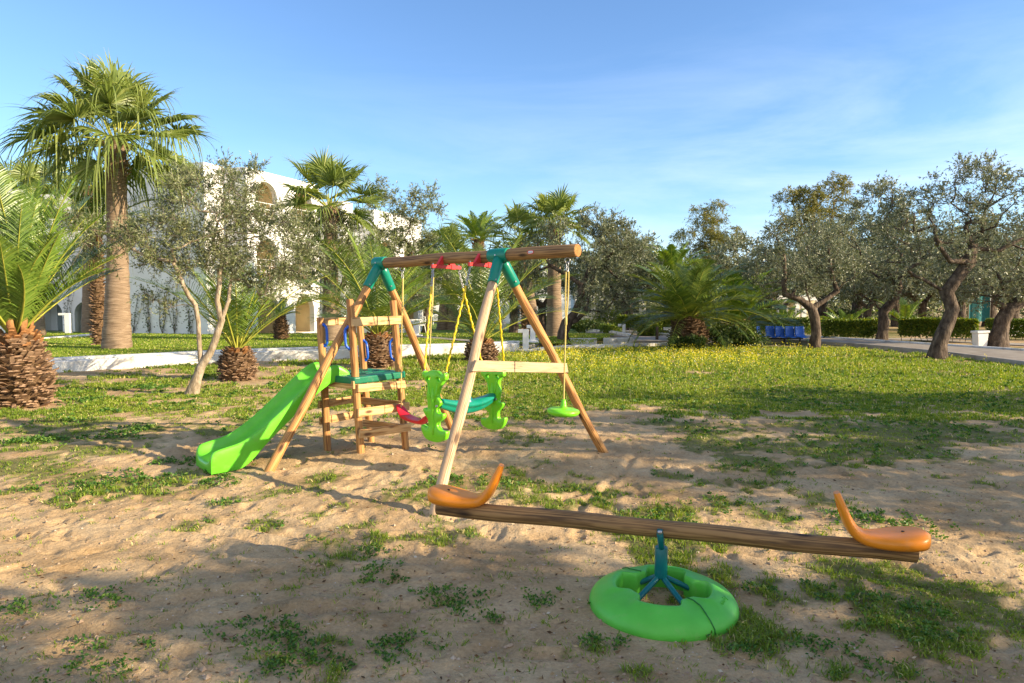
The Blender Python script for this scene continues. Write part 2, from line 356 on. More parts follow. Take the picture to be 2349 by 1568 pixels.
M['olive'] = leafmat('olive_leaf', [(0.0, (0.050, 0.074, 0.018)), (0.5, (0.115, 0.145, 0.040)), (0.85, (0.235, 0.25, 0.085)), (1.0, (0.38, 0.37, 0.17))], back=(0.235, 0.255, 0.13), trans=0.22, rough=0.42, spec=0.5)
M['olive_silver'] = leafmat('olive_leaf_silver', [(0.0, (0.04, 0.058, 0.02)), (0.5, (0.095, 0.118, 0.045)), (0.85, (0.20, 0.21, 0.09)), (1.0, (0.38, 0.36, 0.20))], back=(0.22, 0.235, 0.14), trans=0.2, rough=0.4, spec=0.5)
M['eucalypt'] = leafmat('eucalypt_leaf', [(0.0, (0.09, 0.11, 0.025)), (0.6, (0.19, 0.19, 0.045)), (1.0, (0.36, 0.29, 0.09))], trans=0.3)
M['fan'] = leafmat('fan_palm_leaf', [(0.0, (0.07, 0.11, 0.022)), (0.5, (0.165, 0.215, 0.045)), (0.9, (0.32, 0.35, 0.10)), (1.0, (0.52, 0.44, 0.22))], trans=0.3, rough=0.4, spec=0.45)
M['date'] = leafmat('date_palm_leaf', [(0.0, (0.045, 0.10, 0.014)), (0.5, (0.125, 0.205, 0.028)), (1.0, (0.28, 0.34, 0.06))], trans=0.22, rough=0.35, spec=0.5)
M['datedark'] = leafmat('date_palm_leaf_dark', [(0.0, (0.035, 0.08, 0.016)), (0.5, (0.11, 0.17, 0.028)), (1.0, (0.28, 0.31, 0.065))], trans=0.18, rough=0.35, spec=0.5)
M['hedge'] = leafmat('hedge_leaf', [(0.0, (0.03, 0.07, 0.008)), (0.5, (0.12, 0.18, 0.02)), (1.0, (0.34, 0.34, 0.05))], trans=0.25)
M['bush'] = leafmat('bush_leaf', [(0.0, (0.018, 0.045, 0.010)), (0.6, (0.06, 0.10, 0.018)), (1.0, (0.20, 0.20, 0.05))], trans=0.2)
M['ivy'] = leafmat('ivy_leaf', [(0.0, (0.02, 0.045, 0.012)), (1.0, (0.10, 0.13, 0.03))], trans=0.2)
M['grass'] = leafmat('grass_blade', [(0.0, (0.06, 0.12, 0.012)), (0.5, (0.18, 0.26, 0.025)), (0.85, (0.37, 0.40, 0.06)), (1.0, (0.60, 0.50, 0.22))], trans=0.3, rough=0.55)
M['weed'] = leafmat('weed_leaf', [(0.0, (0.03, 0.09, 0.014)), (0.6, (0.08, 0.18, 0.022)), (1.0, (0.19, 0.28, 0.05))], trans=0.25, rough=0.5)
M['flower'] = leafmat('flower_petal', [(0.0, (0.75, 0.62, 0.02)), (0.8, (0.85, 0.75, 0.05)), (0.93, (0.80, 0.80, 0.72)), (1.0, (0.8, 0.8, 0.75))], trans=0.3)

# ------------------------------------------------------------------ terrain
def lawn_z(y):
    return float(np.interp(y, [15, 18, 26, 32, 40, 50, 90], [0.25, 0.25, 0.21, 0.12, -0.2, -0.25, -0.6]))
def GL(px, py):                                       # point on the raised lawn
    d = ray(px, py)
    for i in range(16, 4000):
        y = 14 + i * 0.02
        if H_CAM + d.z / d.y * y <= lawn_z(y): break
    return Vector((d.x / d.y * y, y, lawn_z(y)))

def world_to_px(x, y):
    c, s = math.cos(PITCH), math.sin(PITCH)
    dz = -H_CAM
    depth = np.maximum(y * c - dz * s, 0.3); up = y * s + dz * c
    return 1174.5 + F_PX * x / depth, 784 - F_PX * up / depth
_rows = np.array([785, 830, 870, 915, 950, 1000, 1060, 1120, 1200, 1300, 1400, 1568.])
_cols = np.array([-600, 0, 300, 600, 900, 1200, 1500, 1800, 2100, 2349, 2900.])
_D = np.array([
 [.55, .50, .50, .50, .70, .85, .95, .85, .55, .35, .4],
 [.55, .50, .50, .35, .60, .95, .99, .99, .85, .55, .6],
 [.50, .50, .38, .30, .62, .99, .99, .99, .97, .85, .9],
 [.60, .66, .55, .50, .60, .84, .92, .95, .95, .93, .9],
 [.75, .72, .60, .45, .42, .50, .66, .74, .78, .80, .8],
 [.52, .52, .46, .30, .18, .26, .40, .54, .60, .62, .6],
 [.44, .42, .36, .22, .14, .18, .32, .44, .50, .52, .5],
 [.34, .34, .30, .28, .28, .30, .38, .48, .54, .52, .5],
 [.28, .28, .30, .36, .40, .36, .36, .40, .42, .40, .4],
 [.20, .20, .21, .26, .30, .30, .27, .26, .28, .28, .3],
 [.16, .16, .18, .22, .26, .25, .18, .20, .27, .27, .3],
 [.16, .16, .15, .18, .22, .18, .12, .22, .28, .28, .3]])
def bilin(px, py):
    ci = np.clip(np.interp(px, _cols, np.arange(len(_cols))), 0, len(_cols) - 1.001)
    ri = np.clip(np.interp(py, _rows, np.arange(len(_rows))), 0, len(_rows) - 1.001)
    a = ci.astype(int); b = ri.astype(int); u = ci - a; v = ri - b
    return (_D[b, a] * (1 - u) + _D[b, a + 1] * u) * (1 - v) + (_D[b + 1, a] * (1 - u) + _D[b + 1, a + 1] * u) * v
def green(x, y):
    px, py = world_to_px(x, y)
    d = bilin(px, py)
    n = 0.5 * fbm(x, y * 0.9, 0.9, 3, 11) + 0.32 * fbm(x, y, 3.4, 3, 23) + 0.18 * fbm(x, y, 12.0, 2, 31)
    n = (n - 0.5) * 2.7 + 0.5
    return sstep(-0.10, 0.12, n - (1 - d) * 0.98 - 0.02)
SOFT = [  # dug-over hollows and mounds of sand (x, y, radius, height)
    (-0.9, 7.6, 0.45, -0.06), (-1.0, 7.25, 0.30, 0.05), (-0.45, 7.0, 0.5, -0.05), (0.5, 6.2, 0.45, -0.05), (-1.55, 7.1, 0.25, 0.04), (-1.62, 7.35, .2, .03), (0.15, 5.0, 0.3, 0.035), (0.55, 4.3, 0.25, 0.04), (-1.0, 3.6, 0.3, 0.04), (-2.6, 6.3, .3, .03)]
def ground_z(x, y, near=True):
    z = 0.055 * (fbm(x, y, 0.5, 2, 5) - 0.5)
    fade = sstep(32, 10, y)
    r = fbm(x, y, 2.2, 3, 41)
    z = z + 0.024 * (r - 0.5) * fade
    # scuffed, trodden surface
    rid = 1 - np.abs(2 * fbm(x * 1.0, y * 0.8, 5.0, 3, 71) - 1)
    z = z + 0.013 * (rid ** 3 - 0.4) * fade
    z = z + 0.018 * (fbm(x, y, 16.0, 2, 81) - 0.5) * fade
    # footprints: cells with an oval dent
    for sd_, cell in ((3, 0.42), (9, 0.33)):
        gx = x / cell; gy = y / cell; ix = np.floor(gx); iy = np.floor(gy)
        cx = 0.3 + 0.4 * _hash(ix, iy, sd_); cy = 0.3 + 0.4 * _hash(ix, iy, sd_ + 1); an = _hash(ix, iy, sd_ + 2) * 3.14
        on = (_hash(ix, iy, sd_ + 3) > 0.45) * 1.0
        dx = (gx - ix - cx) * cell; dy = (gy - iy - cy) * cell
        a = dx * np.cos(an) + dy * np.sin(an); b = -dx * np.sin(an) + dy * np.cos(an)
        q = (a / 0.125) ** 2 + (b / 0.05) ** 2
        z = z - on * fade * (0.021 * np.exp(-q ** 2) - 0.007 * np.exp(-((q - 1.9) / 0.7) ** 2))
    # rut lines dragged through the sand
    for (x0, y0, x1, y1, w_) in ((1.3, 4.6, 3.6, 3.0, .05), (1.6, 4.9, 3.9, 3.5, .05), (-2.8, 5.2, -0.7, 4.5, .04), (-2.7, 5.0, -0.5, 4.2, .04), (-0.4, 5.2, 1.2, 6.3, .05), (-2.2, 3.6, -0.3, 4.2, .05), (-2.3, 3.3, -0.2, 3.7, .05), (0.4, 5.0, 1.4, 7.4, .04)):
        L = math.hypot(x1 - x0, y1 - y0); ux, uy = (x1 - x0) / L, (y1 - y0) / L
        s = (x - x0) * ux + (y - y0) * uy; d = -(x - x0) * uy + (y - y0) * ux + 0.05 * (fbm(s, s * 0, 1.5, 2, 7) - 0.5) * 3
        m_ = sstep(-0.2, 0.2, s) * sstep(L + 0.2, L - 0.2, s)
        z = z + m_ * (-0.020 * np.exp(-(d / w_) ** 2) + 0.012 * np.exp(-((np.abs(d) - 2 * w_) / w_) ** 2))
    for (cx, cy, rr, hh) in SOFT:
        z = z + hh * np.exp(-(((x - cx) ** 2 + (y - cy) ** 2) / rr ** 2))
    # flat where the ring of the seesaw rests, and never high under the building side
    k = np.exp(-(((x - 0.835) ** 2 + (y - 3.72) ** 2) / 0.75 ** 2) ** 3)
    z = z * (1 - k)
    return z * sstep(60, 20, y) - 0.004 * sstep(14, 20, y)

def cgrid(*seg):
    a = [seg[0][0]]
    for (p, q, n) in seg: a += list(np.linspace(p, q, n + 1)[1:])
    return np.array(a)
xs = cgrid((-300, -30, 12), (-30, -10, 50), (-10, -5, 80), (-5, 5, 460), (5, 14, 170), (14, 40, 50), (40, 300, 12))
ys = np.concatenate([np.linspace(-60, 1.5, 24)[:-1], 1.5 * np.exp(np.arange(0, 480) * 0.0066), np.array([40, 46, 54, 64, 80, 110, 160, 260, 400, 700])])
XX, YY = np.meshgrid(xs, ys)
ZZ = ground_z(XX, YY)
ZZ = ZZ - 0.004 * YY.clip(30, 90) + 0.12
_kx = [G(*p).x for p in ((-500, 905), (-60, 868), (156, 853), (300, 845), (512, 832), (700, 825), (917, 818), (1079, 813), (1185, 806), (1300, 790), (1447, 782))]
_ky = [G(*p).y for p in ((-500, 905), (-60, 868), (156, 853), (300, 845), (512, 832), (700, 825), (917, 818), (1079, 813), (1185, 806), (1300, 790), (1447, 782))]
_under = (YY > np.interp(XX, _kx, _ky) + 0.9) & (YY < 70) & (XX < 3.9 * (1 + 0.9 * (YY - 29) / 30) - 0.9) & (XX > -30)
ZZ = np.where(_under, ZZ - 0.9, ZZ)          # the raised lawn lies over this part
V = np.stack([XX.ravel(), YY.ravel(), ZZ.ravel()], 1)
nx, ny = len(xs), len(ys)
i0 = (np.arange(ny - 1)[:, None] * nx + np.arange(nx - 1)[None, :]).ravel()
F = np.stack([i0, i0 + 1, i0 + nx + 1, i0 + nx], 1)
GR = green(XX, YY) * (YY > -20)
# ground material: sand, with green cover where the sward is
m, t, b, o = mat('sandy_ground')
pos = nd(t, 'ShaderNodeNewGeometry').outputs['Position']
a = attr(t, 'green')
n1 = nd(t, 'ShaderNodeTexNoise', Scale=1.3, Detail=9.0, Roughness=0.62); t.links.new(pos, n1.inputs['Vector'])
r1 = ramp(t, [(0.32, (0.36, 0.235, 0.115)), (0.5, (0.53, 0.365, 0.195)), (0.68, (0.65, 0.48, 0.275))]); t.links.new(n1.outputs['Fac'], r1.inputs['Fac'])
n2 = nd(t, 'ShaderNodeTexNoise', Scale=45.0, Detail=6.0, Roughness=0.7); t.links.new(pos, n2.inputs['Vector'])
r2 = ramp(t, [(0.3, (0.72, 0.70, 0.66)), (0.6, (1.0, 1.0, 1.0))]); t.links.new(n2.outputs['Fac'], r2.inputs['Fac'])
ml = nd(t, 'ShaderNodeMixRGB', blend_type='MULTIPLY', Fac=1.0); t.links.new(r1.outputs['Color'], ml.inputs['Color1']); t.links.new(r2.outputs['Color'], ml.inputs['Color2'])
n3 = nd(t, 'ShaderNodeTexNoise', Scale=22.0, Detail=5.0, Roughness=0.7); t.links.new(pos, n3.inputs['Vector'])
r3 = ramp(t, [(0.3, (0.045, 0.065, 0.015)), (0.55, (0.12, 0.145, 0.03)), (0.75, (0.26, 0.22, 0.08))]); t.links.new(n3.outputs['Fac'], r3.inputs['Fac'])
ga = nd(t, 'ShaderNodeMath', operation='MULTIPLY'); t.links.new(a.outputs['Fac'], ga.inputs[0]); ga.inputs[1].default_value = 0.8
gm = nd(t, 'ShaderNodeMixRGB'); t.links.new(ga.outputs[0], gm.inputs['Fac']); t.links.new(ml.outputs['Color'], gm.inputs['Color1']); t.links.new(r3.outputs['Color'], gm.inputs['Color2'])
# bits of straw and pale shell
vo = nd(t, 'ShaderNodeTexVoronoi', Scale=24.0); t.links.new(pos, vo.inputs['Vector'])
rv = ramp(t, [(0.05, (1, 1, 1)), (0.075, (0, 0, 0))]); t.links.new(vo.outputs['Distance'], rv.inputs['Fac'])
mv = nd(t, 'ShaderNodeMixRGB'); t.links.new(rv.outputs['Color'], mv.inputs['Fac']); t.links.new(gm.outputs['Color'], mv.inputs['Color1']); t.links.new(vo.outputs['Color'], mv.inputs['Color2'])
hs = nd(t, 'ShaderNodeHueSaturation', Saturation=0.25, Value=0.8); t.links.new(vo.outputs['Color'], hs.inputs['Color']); t.links.new(hs.outputs['Color'], mv.inputs['Color2'])
t.links.new(mv.outputs['Color'], b.inputs['Base Color']); b.inputs['Roughness'].default_value = 0.95; b.inputs['Specular IOR Level'].default_value = 0.1
n4 = nd(t, 'ShaderNodeTexNoise', Scale=38.0, Detail=9.0, Roughness=0.68); t.links.new(pos, n4.inputs['Vector'])
n5 = nd(t, 'ShaderNodeTexNoise', Scale=9.0, Detail=4.0, Roughness=0.6); t.links.new(pos, n5.inputs['Vector'])
b1 = nd(t, 'ShaderNodeBump', Strength=0.75, Distance=0.022); t.links.new(n4.outputs['Fac'], b1.inputs['Height'])
b2 = nd(t, 'ShaderNodeBump', Strength=0.35, Distance=0.035); t.links.new(n5.outputs['Fac'], b2.inputs['Height']); t.links.new(b1.outputs[0], b2.inputs['Normal']); t.links.new(b2.outputs[0], b.inputs['Normal'])
M['ground'] = m
gnd = np_mesh('ground', V, F, M['ground'], attrs={'green': GR}, smooth=True)
props(gnd, kind='structure')

# ---- raised lawn behind the white kerb
kb = [(-500, 905), (-60, 868), (156, 853), (300, 845), (512, 832), (700, 825), (917, 818), (1079, 813), (1185, 806)]
KB = [G(*p) for p in kb]
KT = [Vector((p.x, p.y, 0.25)) for p in KB]
def lawn_sheet():
    # rows follow the kerb line, then march away to the buildings
    P2 = [Vector((p.x, p.y + 0.12, 0)) for p in KB] + [G(1300, 790), G(1390, 786), G(1447, 782), G(1452, 779)]
    xs_ = np.array([p.x for p in P2]); ys_ = np.array([p.y for p in P2])
    u = np.linspace(0, 1, 120); L = np.linspace(xs_[0], 3.9, 120)
    y0 = np.interp(L, xs_, ys_)
    T = np.concatenate([np.linspace(0, 1, 90)])
    vs = []
    X_ = []; Y_ = []
    for k in T:
        far = 75 + 0 * L
        yy = y0 * (far / y0) ** (k)
        xx = L * (1 + 1.7 * (yy - y0) / 60 * (1)) - 0.0
        xx = np.where(L > 0, L * (1 + 0.9 * (yy - y0) / 30), L * (1 + 3.0 * (yy - y0) / 60))
        X_.append(xx); Y_.append(yy)
    X_ = np.array(X_); Y_ = np.array(Y_)
    Z_ = np.interp(Y_, [15, 18, 26, 32, 40, 50, 90], [0.25, 0.25, 0.21, 0.12, -0.2, -0.25, -0.6]) + 0.03 * (fbm(X_, Y_, 0.7, 3, 3) - 0.5)
    n = 120
    V = np.stack([X_.ravel(), Y_.ravel(), Z_.ravel()], 1); k = len(T)
    i0 = (np.arange(k - 1)[:, None] * n + np.arange(n - 1)[None, :]).ravel()
    return V, np.stack([i0, i0 + 1, i0 + n + 1, i0 + n], 1)
M['lawn'] = rough_mat('mown_lawn', [(0.28, (0.20, 0.17, 0.06)), (0.42, (0.10, 0.17, 0.018)), (0.6, (0.17, 0.25, 0.028)), (0.75, (0.27, 0.33, 0.05))], 5.0, 1.0, 0.05, bscale=60)
LV, LF = lawn_sheet()
props(np_mesh('lawn', LV, LF, M['lawn'], smooth=True), kind='structure')

# ---- road and paths (raised sheets with a kerb face)
def strip(name, front, back, z, h, mats, kerbw=0.0, label=None):
    mb = MB(); n = len(front)
    fr = [Vector((p.x, p.y, z)) for p in front]; bk = [Vector((p.x, p.y, z)) for p in back]
    vs = fr + bk + [Vector((p.x, p.y, z - h)) for p in front] + [Vector((p.x, p.y, z - h)) for p in back]
    fs = []
    for i in range(n - 1):
        fs.append((i, i + 1, n + i + 1, n + i)); fs.append((i, 2 * n + i, 2 * n + i + 1, i + 1)); fs.append((n + i, n + i + 1, 3 * n + i + 1, 3 * n + i))
    mb.add(vs, fs)
    return props(mb.build(name, mats), kind='structure')
def kerb_run(name, pts, wd, z0, z1, mats=None, label=None, cat='kerb', jit=0.0, group=None):
    """a low wall along pts; gently chamfered"""
    mb = MB(); n = len(pts); prof = [(-wd / 2, z0), (-wd / 2, z1 - 0.02), (-wd / 2 + 0.02, z1), (wd / 2 - 0.02, z1), (wd / 2, z1 - 0.02), (wd / 2, z0)]
    vs = []
    for i, p in enumerate(pts):
        d = (pts[min(i + 1, n - 1)] - pts[max(i - 1, 0)]); d.z = 0; d.normalize(); s = Vector((-d.y, d.x, 0))
        for (a, zz) in prof: vs.append(Vector((p.x, p.y, 0)) + s * a + Vector((0, 0, zz)))
    k = len(prof); fs = [(i * k + j, i * k + j + 1, (i + 1) * k + j + 1, (i + 1) * k + j) for i in range(n - 1) for j in range(k - 1)]
    fs += [tuple(range(k)), tuple(reversed([(n - 1) * k + j for j in range(k)]))]
    mb.add(vs, fs)
    o = mb.build(name, mats or M['kerb'])
    return props(o, label, cat, group)
def dense(pts, step=0.5):
    o = []
    for a, b in zip(pts[:-1], pts[1:]):
        n = max(1, int((b - a).length / step))
        o += [a.lerp(b, i / n) for i in range(n)]
    return o + [pts[-1]]
kerb_run('retaining_kerb', dense([Vector((p.x, p.y + 0.12, 0)) for p in KB]), 0.26, -0.1, 0.265, label='long low whitewashed kerb wall holding up the mown lawn', cat='kerb wall')
kerb_run('lawn_coping', dense([Vector((p.x, p.y + 0.55, 0)) for p in KB]), 0.32, 0.05, 0.315, label='second weathered kerb strip lying just behind the long retaining kerb', cat='kerb')
# stub where the kerb turns back in low steps beside the white posts
kerb_run('step_kerb', [G(1095, 806), G(1190, 805)], 0.3, -0.05, 0.16, label='low cracked whitewashed step in front of the square white post', cat='step')
kerb_run('stepped_kerb', [G(1150, 800), G(1215, 797), G(1232, 790)], 0.4, -0.05, 0.24, label='upper whitewashed step between the two square white posts', cat='step')
kerb_run('garden_kerb', dense([G(1228, 806), G(1300, 799), G(1390, 796.5), G(1551, 792), G(1660, 792.5)]), 0.3, -0.05, 0.10, label='broken low white kerb running right from the old olive trunk to the stumpy date palm', cat='kerb wall')
for k, (a, b_, lb) in enumerate((((1306, 791), (1368, 791), 'short white kerb block just right of the gnarled olive trunk'), ((1389, 790.5), (1447, 788.5), 'short white kerb block at the corner where the garden path curves'))):
    kerb_run('kerb_block', [G(*a), G(*b_)], 0.32, 0.0, 0.24, label=lb, cat='kerb block', group='loose white kerb blocks by the lawn edge')
# curved garden path
strip('garden_path', [G(1346, 768), G(1400, 773), G(1442, 779), G(1452, 787), G(1560, 789), G(1700, 789)], [G(1380, 764), G(1430, 768), G(1500, 774), G(1560, 778), G(1640, 779), G(1705, 782)], 0.10, 0.2, M['concrete'])
kerb_run('path_kerb', dense([G(1346, 765), G(1400, 769), G(1442, 777), G(1449, 782)]), 0.15, 0.0, 0.22, label='thin curved white kerb edging the lawn tip beside the garden path', cat='kerb')
kerb_run('border_kerb', dense([G(1385, 763), G(1430, 767.5), G(1500, 773), G(1545, 777)]), 0.15, 0.0, 0.20, label='thin white kerb in front of the clipped hedge behind the garden path', cat='kerb')
lp = [(GL(930, 774)), GL(1000, 779), GL(1060, 784), GL(1110, 790)]
lq = [(GL(930, 770)), GL(1000, 775), GL(1060, 780), GL(1112, 785)]
mb = MB(); mb.add([p + Vector((0, 0, .03)) for p in lp + lq] , [(i, i + 1, 5 + i, 4 + i) for i in range(3)]); props(mb.build('lawn_path', M['concrete']), kind='structure')
# right-hand road
rf = [G(1740, 780), G(1840, 788), G(1957, 795), G(2161, 815), G(2349, 840), G(2600, 876), G(2900, 925)]
rb = [G(1825, 772), G(1845, 777), G(1957, 785), G(2161, 799), G(2349, 812), G(2600, 826), G(2900, 842)]
strip('road', rf, rb, 0.10, 0.25, rough_mat('worn_road', [(0.3, (0.20, 0.17, 0.14)), (0.7, (0.33, 0.29, 0.24))], 2.0, 0.3, 0.01))
kerb_run('road_kerb', dense(rf), 0.14, -0.05, 0.13, M['concrete'], label='dusty concrete kerb along the near side of the road', cat='kerb')
kerb_run('far_road_kerb', dense(rb), 0.14, -0.05, 0.16, label='white painted kerb along the far side of the road', cat='kerb')
kf = [G(1752, 772), G(1850, 776), G(1957, 781), G(2100, 782), G(2349, 795), G(2600, 800)]
kg = [G(1752, 769), G(1850, 773), G(1957, 778), G(2100, 779), G(2349, 791), G(2600, 795)]
strip('far_path', kf, kg, 0.04, 0.1, M['concrete'])

# ------------------------------------------------------------------ playground
def V3(x, y, z): return Vector((x, y, z))
JL, JR = V3(-1.50, 7.80, 2.12), V3(-0.12, 6.74, 2.13)
JL = AT(872, 604, 7.78); JR = AT(1146, 586.5, 6.74)
NL, NR, FL, FR = G(617, 1083), G(998, 1180), G(1038, 987), G(1384, 1039)
bd = (JR - JL).normalized()
bl = JL - bd * 0.075
def on_beam(px):
    tt = (px - 1174.5) / F_PX; best = None
    for i in range(-20, 400):
        P = JL + bd * (i * 0.01); e = abs(ray(px, 650).x / ray(px, 650).y - P.x / P.y)
        if best is None or e < best[0]: best = (e, P)
    return best[1]
br = on_beam(1325)
perp = V3(-bd.y, bd.x, 0).normalized()       # towards the far side
frame = empty('swing_frame', (JL + JR) * 0.5 * 1.0 - V3(0, 0, ((JL + JR) * 0.5).z), 'tall A-frame of round timber poles with dark green corner sleeves on the sand', 'swing frame')
def wavy(a, b, n=14, amp=0.006, seed=0):
    rr = random.Random(seed); ph = [rr.uniform(0, 6) for _ in range(3)]
    d = (b - a).normalized(); s = d.orthogonal().normalized(); u = d.cross(s)
    return [a.lerp(b, i / n) + s * amp * math.sin(i * 0.7 + ph[0]) + u * amp * math.sin(i * 0.5 + ph[1]) for i in range(n + 1)]
mb = MB(); mb.tube(wavy(bl, br, 24, 0.004, 3), 0.060, 20, off=3.3)
beam = mb.build('beam', M['wood_beam'], frame, bevel=0.004)
mb = MB(); mb.tube([br - bd * 0.002, br + bd * 0.004], [0.0585, 0.056], 20); mb.build('end_cap', M['endgrain'], beam)
LEG = 0.046
for k, (J, Fo, mm, lb) in enumerate(((JL, NL, 'wood', None), (JL, FL, 'wood', None), (JR, NR, 'wood_pale', 'pale weathered leg nearest the seesaw'), (JR, FR, 'wood', None))):
    d = (J - Fo).normalized(); mb = MB()
    mb.tube(wavy(Fo - d * 0.12, J - d * 0.05, 18, 0.005, k + 5), [LEG + 0.002 * math.sin(i * 1.1) for i in range(19)], 18, off=k * 1.7)
    lo = mb.build('leg', M[mm], frame)
    if lb: lo['label'] = lb
    mb = MB(); p = J - d * 0.95
    # bolt
    nrm = V3(0.4, -0.9, 0).normalized(); q = J - d * 0.30 + nrm * (LEG + 0.012)
    mb.tube([q - nrm * 0.01, q + nrm * 0.006], 0.008, 8); mb.build('bolt', M['steel'], lo)
for J, (A, B) in ((JL, (NL, FL)), (JR, (NR, FR))):
    mb = MB(); half = 0.10 if J is JL else 0.115
    s0 = J - bd * half; s1 = J + bd * half
    if J is JL: s0 = bl - bd * 0.008
    mb.tube([s0, s0 + bd * 0.012, s1 - bd * 0.012, s1], [0.066, 0.069, 0.069, 0.066], 22)
    for Fo in (A, B):
        d = (Fo - J).normalized()
        mb.tube([J + d * 0.02, J + d * 0.12, J + d * 0.33, J + d * 0.345], [0.050, 0.056, 0.054, 0.051], 20)
    sk = mb.build('corner_sleeve', M['teal'], frame)
    nrm = V3(bd.y, -bd.x, 0)
    for q in (J + nrm * 0.069, J + (A - J).normalized() * 0.28 + nrm * 0.055):
        m2 = MB(); m2.tube([q - nrm * .004, q + nrm * 0.006], 0.008, 8); m2.build('screw', M['steel'], sk)
# brace board on the right A
def on_leg(J, Fo, py):
    best = None
    for i in range(5, 100):
        P = Fo.lerp(J, i / 100); c, s = math.cos(PITCH), math.sin(PITCH)
        dz = P.z - H_CAM; yy = 784 - F_PX * (P.y * s + dz * c) / (P.y * c - dz * s)
        if best is None or abs(yy - py) < best[0]: best = (abs(yy - py), P)
    return best[1]
a = on_leg(JR, NR, 840); b_ = on_leg(JR, FR, 845)
ux = (b_ - a).normalized(); n_ = bd - ux * bd.dot(ux); n_.normalize(); uy = n_.cross(ux).normalized()
if uy.z < 0: uy = -uy
off = n_ * (LEG + 0.018); L_ = (b_ - a).length; c_ = (a + b_) / 2 + off
mb = MB(); mb.prism([(-L_ / 2 - 0.085, -0.05), (L_ / 2 + 0.075, -0.05), (L_ / 2 + 0.03, 0.05), (-L_ / 2 - 0.035, 0.05)], 0.032, c_, ux, uy, tcax=True)
mb.build('brace_board', M['wood_pale'], frame, bevel=0.004)
# oval sticker on the beam (flat lozenge following the timber)
P = on_beam(1226); nrm = V3(bd.y, -bd.x, 0).normalized()
def decal(P, nrm, ux, w_, h_, rad, mi, mb, lift):
    vs = []; n = 24; cen = None
    upv = V3(0, 0, 1)
    for ring in (0.0, 0.5, 1.0):
        for j in range(n):
            th = 2 * math.pi * j / n
            cx = abs(math.cos(th)) ** 0.5 * math.copysign(1, math.cos(th)) * w_ / 2 * ring
            cy = abs(math.sin(th)) ** 0.7 * math.copysign(1, math.sin(th)) * h_ / 2 * ring
            an = cy / rad + 0.10
            vs.append(P + ux * cx + (nrm * math.cos(an) + upv * math.sin(an)) * (rad + lift))
    fs = [(i * n + j, i * n + (j + 1) % n, (i + 1) * n + (j + 1) % n, (i + 1) * n + j) for i in range(2) for j in range(n)]
    mb.add(vs, fs, mi)
mb = MB(); decal(P, nrm, bd, 0.072, 0.034, 0.060, 0, mb, 0.003); decal(P, nrm, bd, 0.056, 0.022, 0.060, 1, mb, 0.0045)
sticker = mb.build('maker_sticker', [M['redm'], M['whitep']], beam)
def text_mesh(body, size, loc, rot, matl, name, parent, ext=0.0006, bold=0.0):
    cu = bpy.data.curves.new(name, 'FONT'); cu.body = body; cu.size = size; cu.align_x = 'CENTER'; cu.align_y = 'CENTER'; cu.extrude = ext; cu.offset = bold
    o = bpy.data.objects.new('tmp', cu); COL.objects.link(o)
    dg = bpy.context.evaluated_depsgraph_get(); me = bpy.data.meshes.new_from_object(o.evaluated_get(dg))
    COL.objects.unlink(o); bpy.data.objects.remove(o)
    me.name = name; me.materials.clear(); me.materials.append(matl)
    o = bpy.data.objects.new(name, me); COL.objects.link(o)
    M4 = Matrix.Translation(loc) @ rot.to_4x4(); me.transform(M4)
    if parent is not None:
        o.parent = parent; o.matrix_parent_inverse = parent_inv(parent)
    return o
zt = (nrm * math.cos(0.1) + V3(0, 0, 1) * math.sin(0.1)).normalized(); xt = bd.copy(); yt = zt.cross(xt).normalized(); 
rotm = Matrix((xt, yt, zt)).transposed()
_navy = plastic('navy_ink', (0.01, 0.02, 0.12), 0.5)
text_mesh('little tikes', 0.0115, P + zt * 0.0665, rotm, _navy, 'lettering', sticker, bold=0.0002)

# ---- slide tower
tower = empty('slide_tower', (-1.65, 7.72, 0), 'square timber climbing tower with green deck, blue grab handles and lime slide', 'climbing tower')
PA, PB, PC, PD = G(752, 1038), G(828, 1053), G(851, 1016), G(931, 1027)
TA = AT(735, 729, 7.58); TB = AT(803, 687, 7.28); TC = AT(823, 729, 8.14); TD = AT(901, 690, 7.80)
posts = {}
for nm, (p, q) in dict(A=(PA, TA), B=(PB, TB), C=(PC, TC), D=(PD, TD)).items():
    mb = MB(); d = (q - p).normalized(); mb.tube(wavy(p - d * 0.1, q, 14, 0.003, ord(nm)), 0.041, 18, off=ord(nm) * 0.37)
    posts[nm] = mb.build('post', M['wood'], tower, bevel=0.004)
def at_z(p, q, z): return p.lerp(q, (z - p.z) / (q.z - p.z))
cen = (PA + PB + PC + PD) / 4
def board(e0, e1, h=0.095, th=0.026, ext=0.05, out=1, name='board', matl='wood_board'):
    d = (e1 - e0).normalized(); n_ = V3(d.y, -d.x, 0).normalized()
    mid = (e0 + e1) / 2
    if (mid - V3(cen.x, cen.y, mid.z)).dot(n_) < 0: n_ = -n_
    c = mid + n_ * (0.041 + th / 2 + 0.002) * out; L = (e1 - e0).length + 2 * ext
    Mx = Matrix((d, n_, d.cross(n_))).transposed()
    if Mx.col[2].z < 0: Mx = Matrix((d, -n_, -d.cross(n_))).transposed()
    mb = MB(); mb.box(c, (L, th, h), Mx, tc_axis='x'); return mb.build(name, M[matl], tower, bevel=0.004)
PP = dict(A=(PA, TA), B=(PB, TB), C=(PC, TC), D=(PD, TD))
def zof(nm, py):
    p, q = PP[nm]; best = None
    for i in range(100):
        P = p.lerp(q, i / 99); c, s = math.cos(PITCH), math.sin(PITCH); dz = P.z - H_CAM
        yy = 784 - F_PX * (P.y * s + dz * c) / (P.y * c - dz * s)
        if best is None or abs(yy - py) < best[0]: best = (abs(yy - py), P)
    return best[1]
board(zof('B', 737), zof('D', 734), 0.095, name='guard_rail')
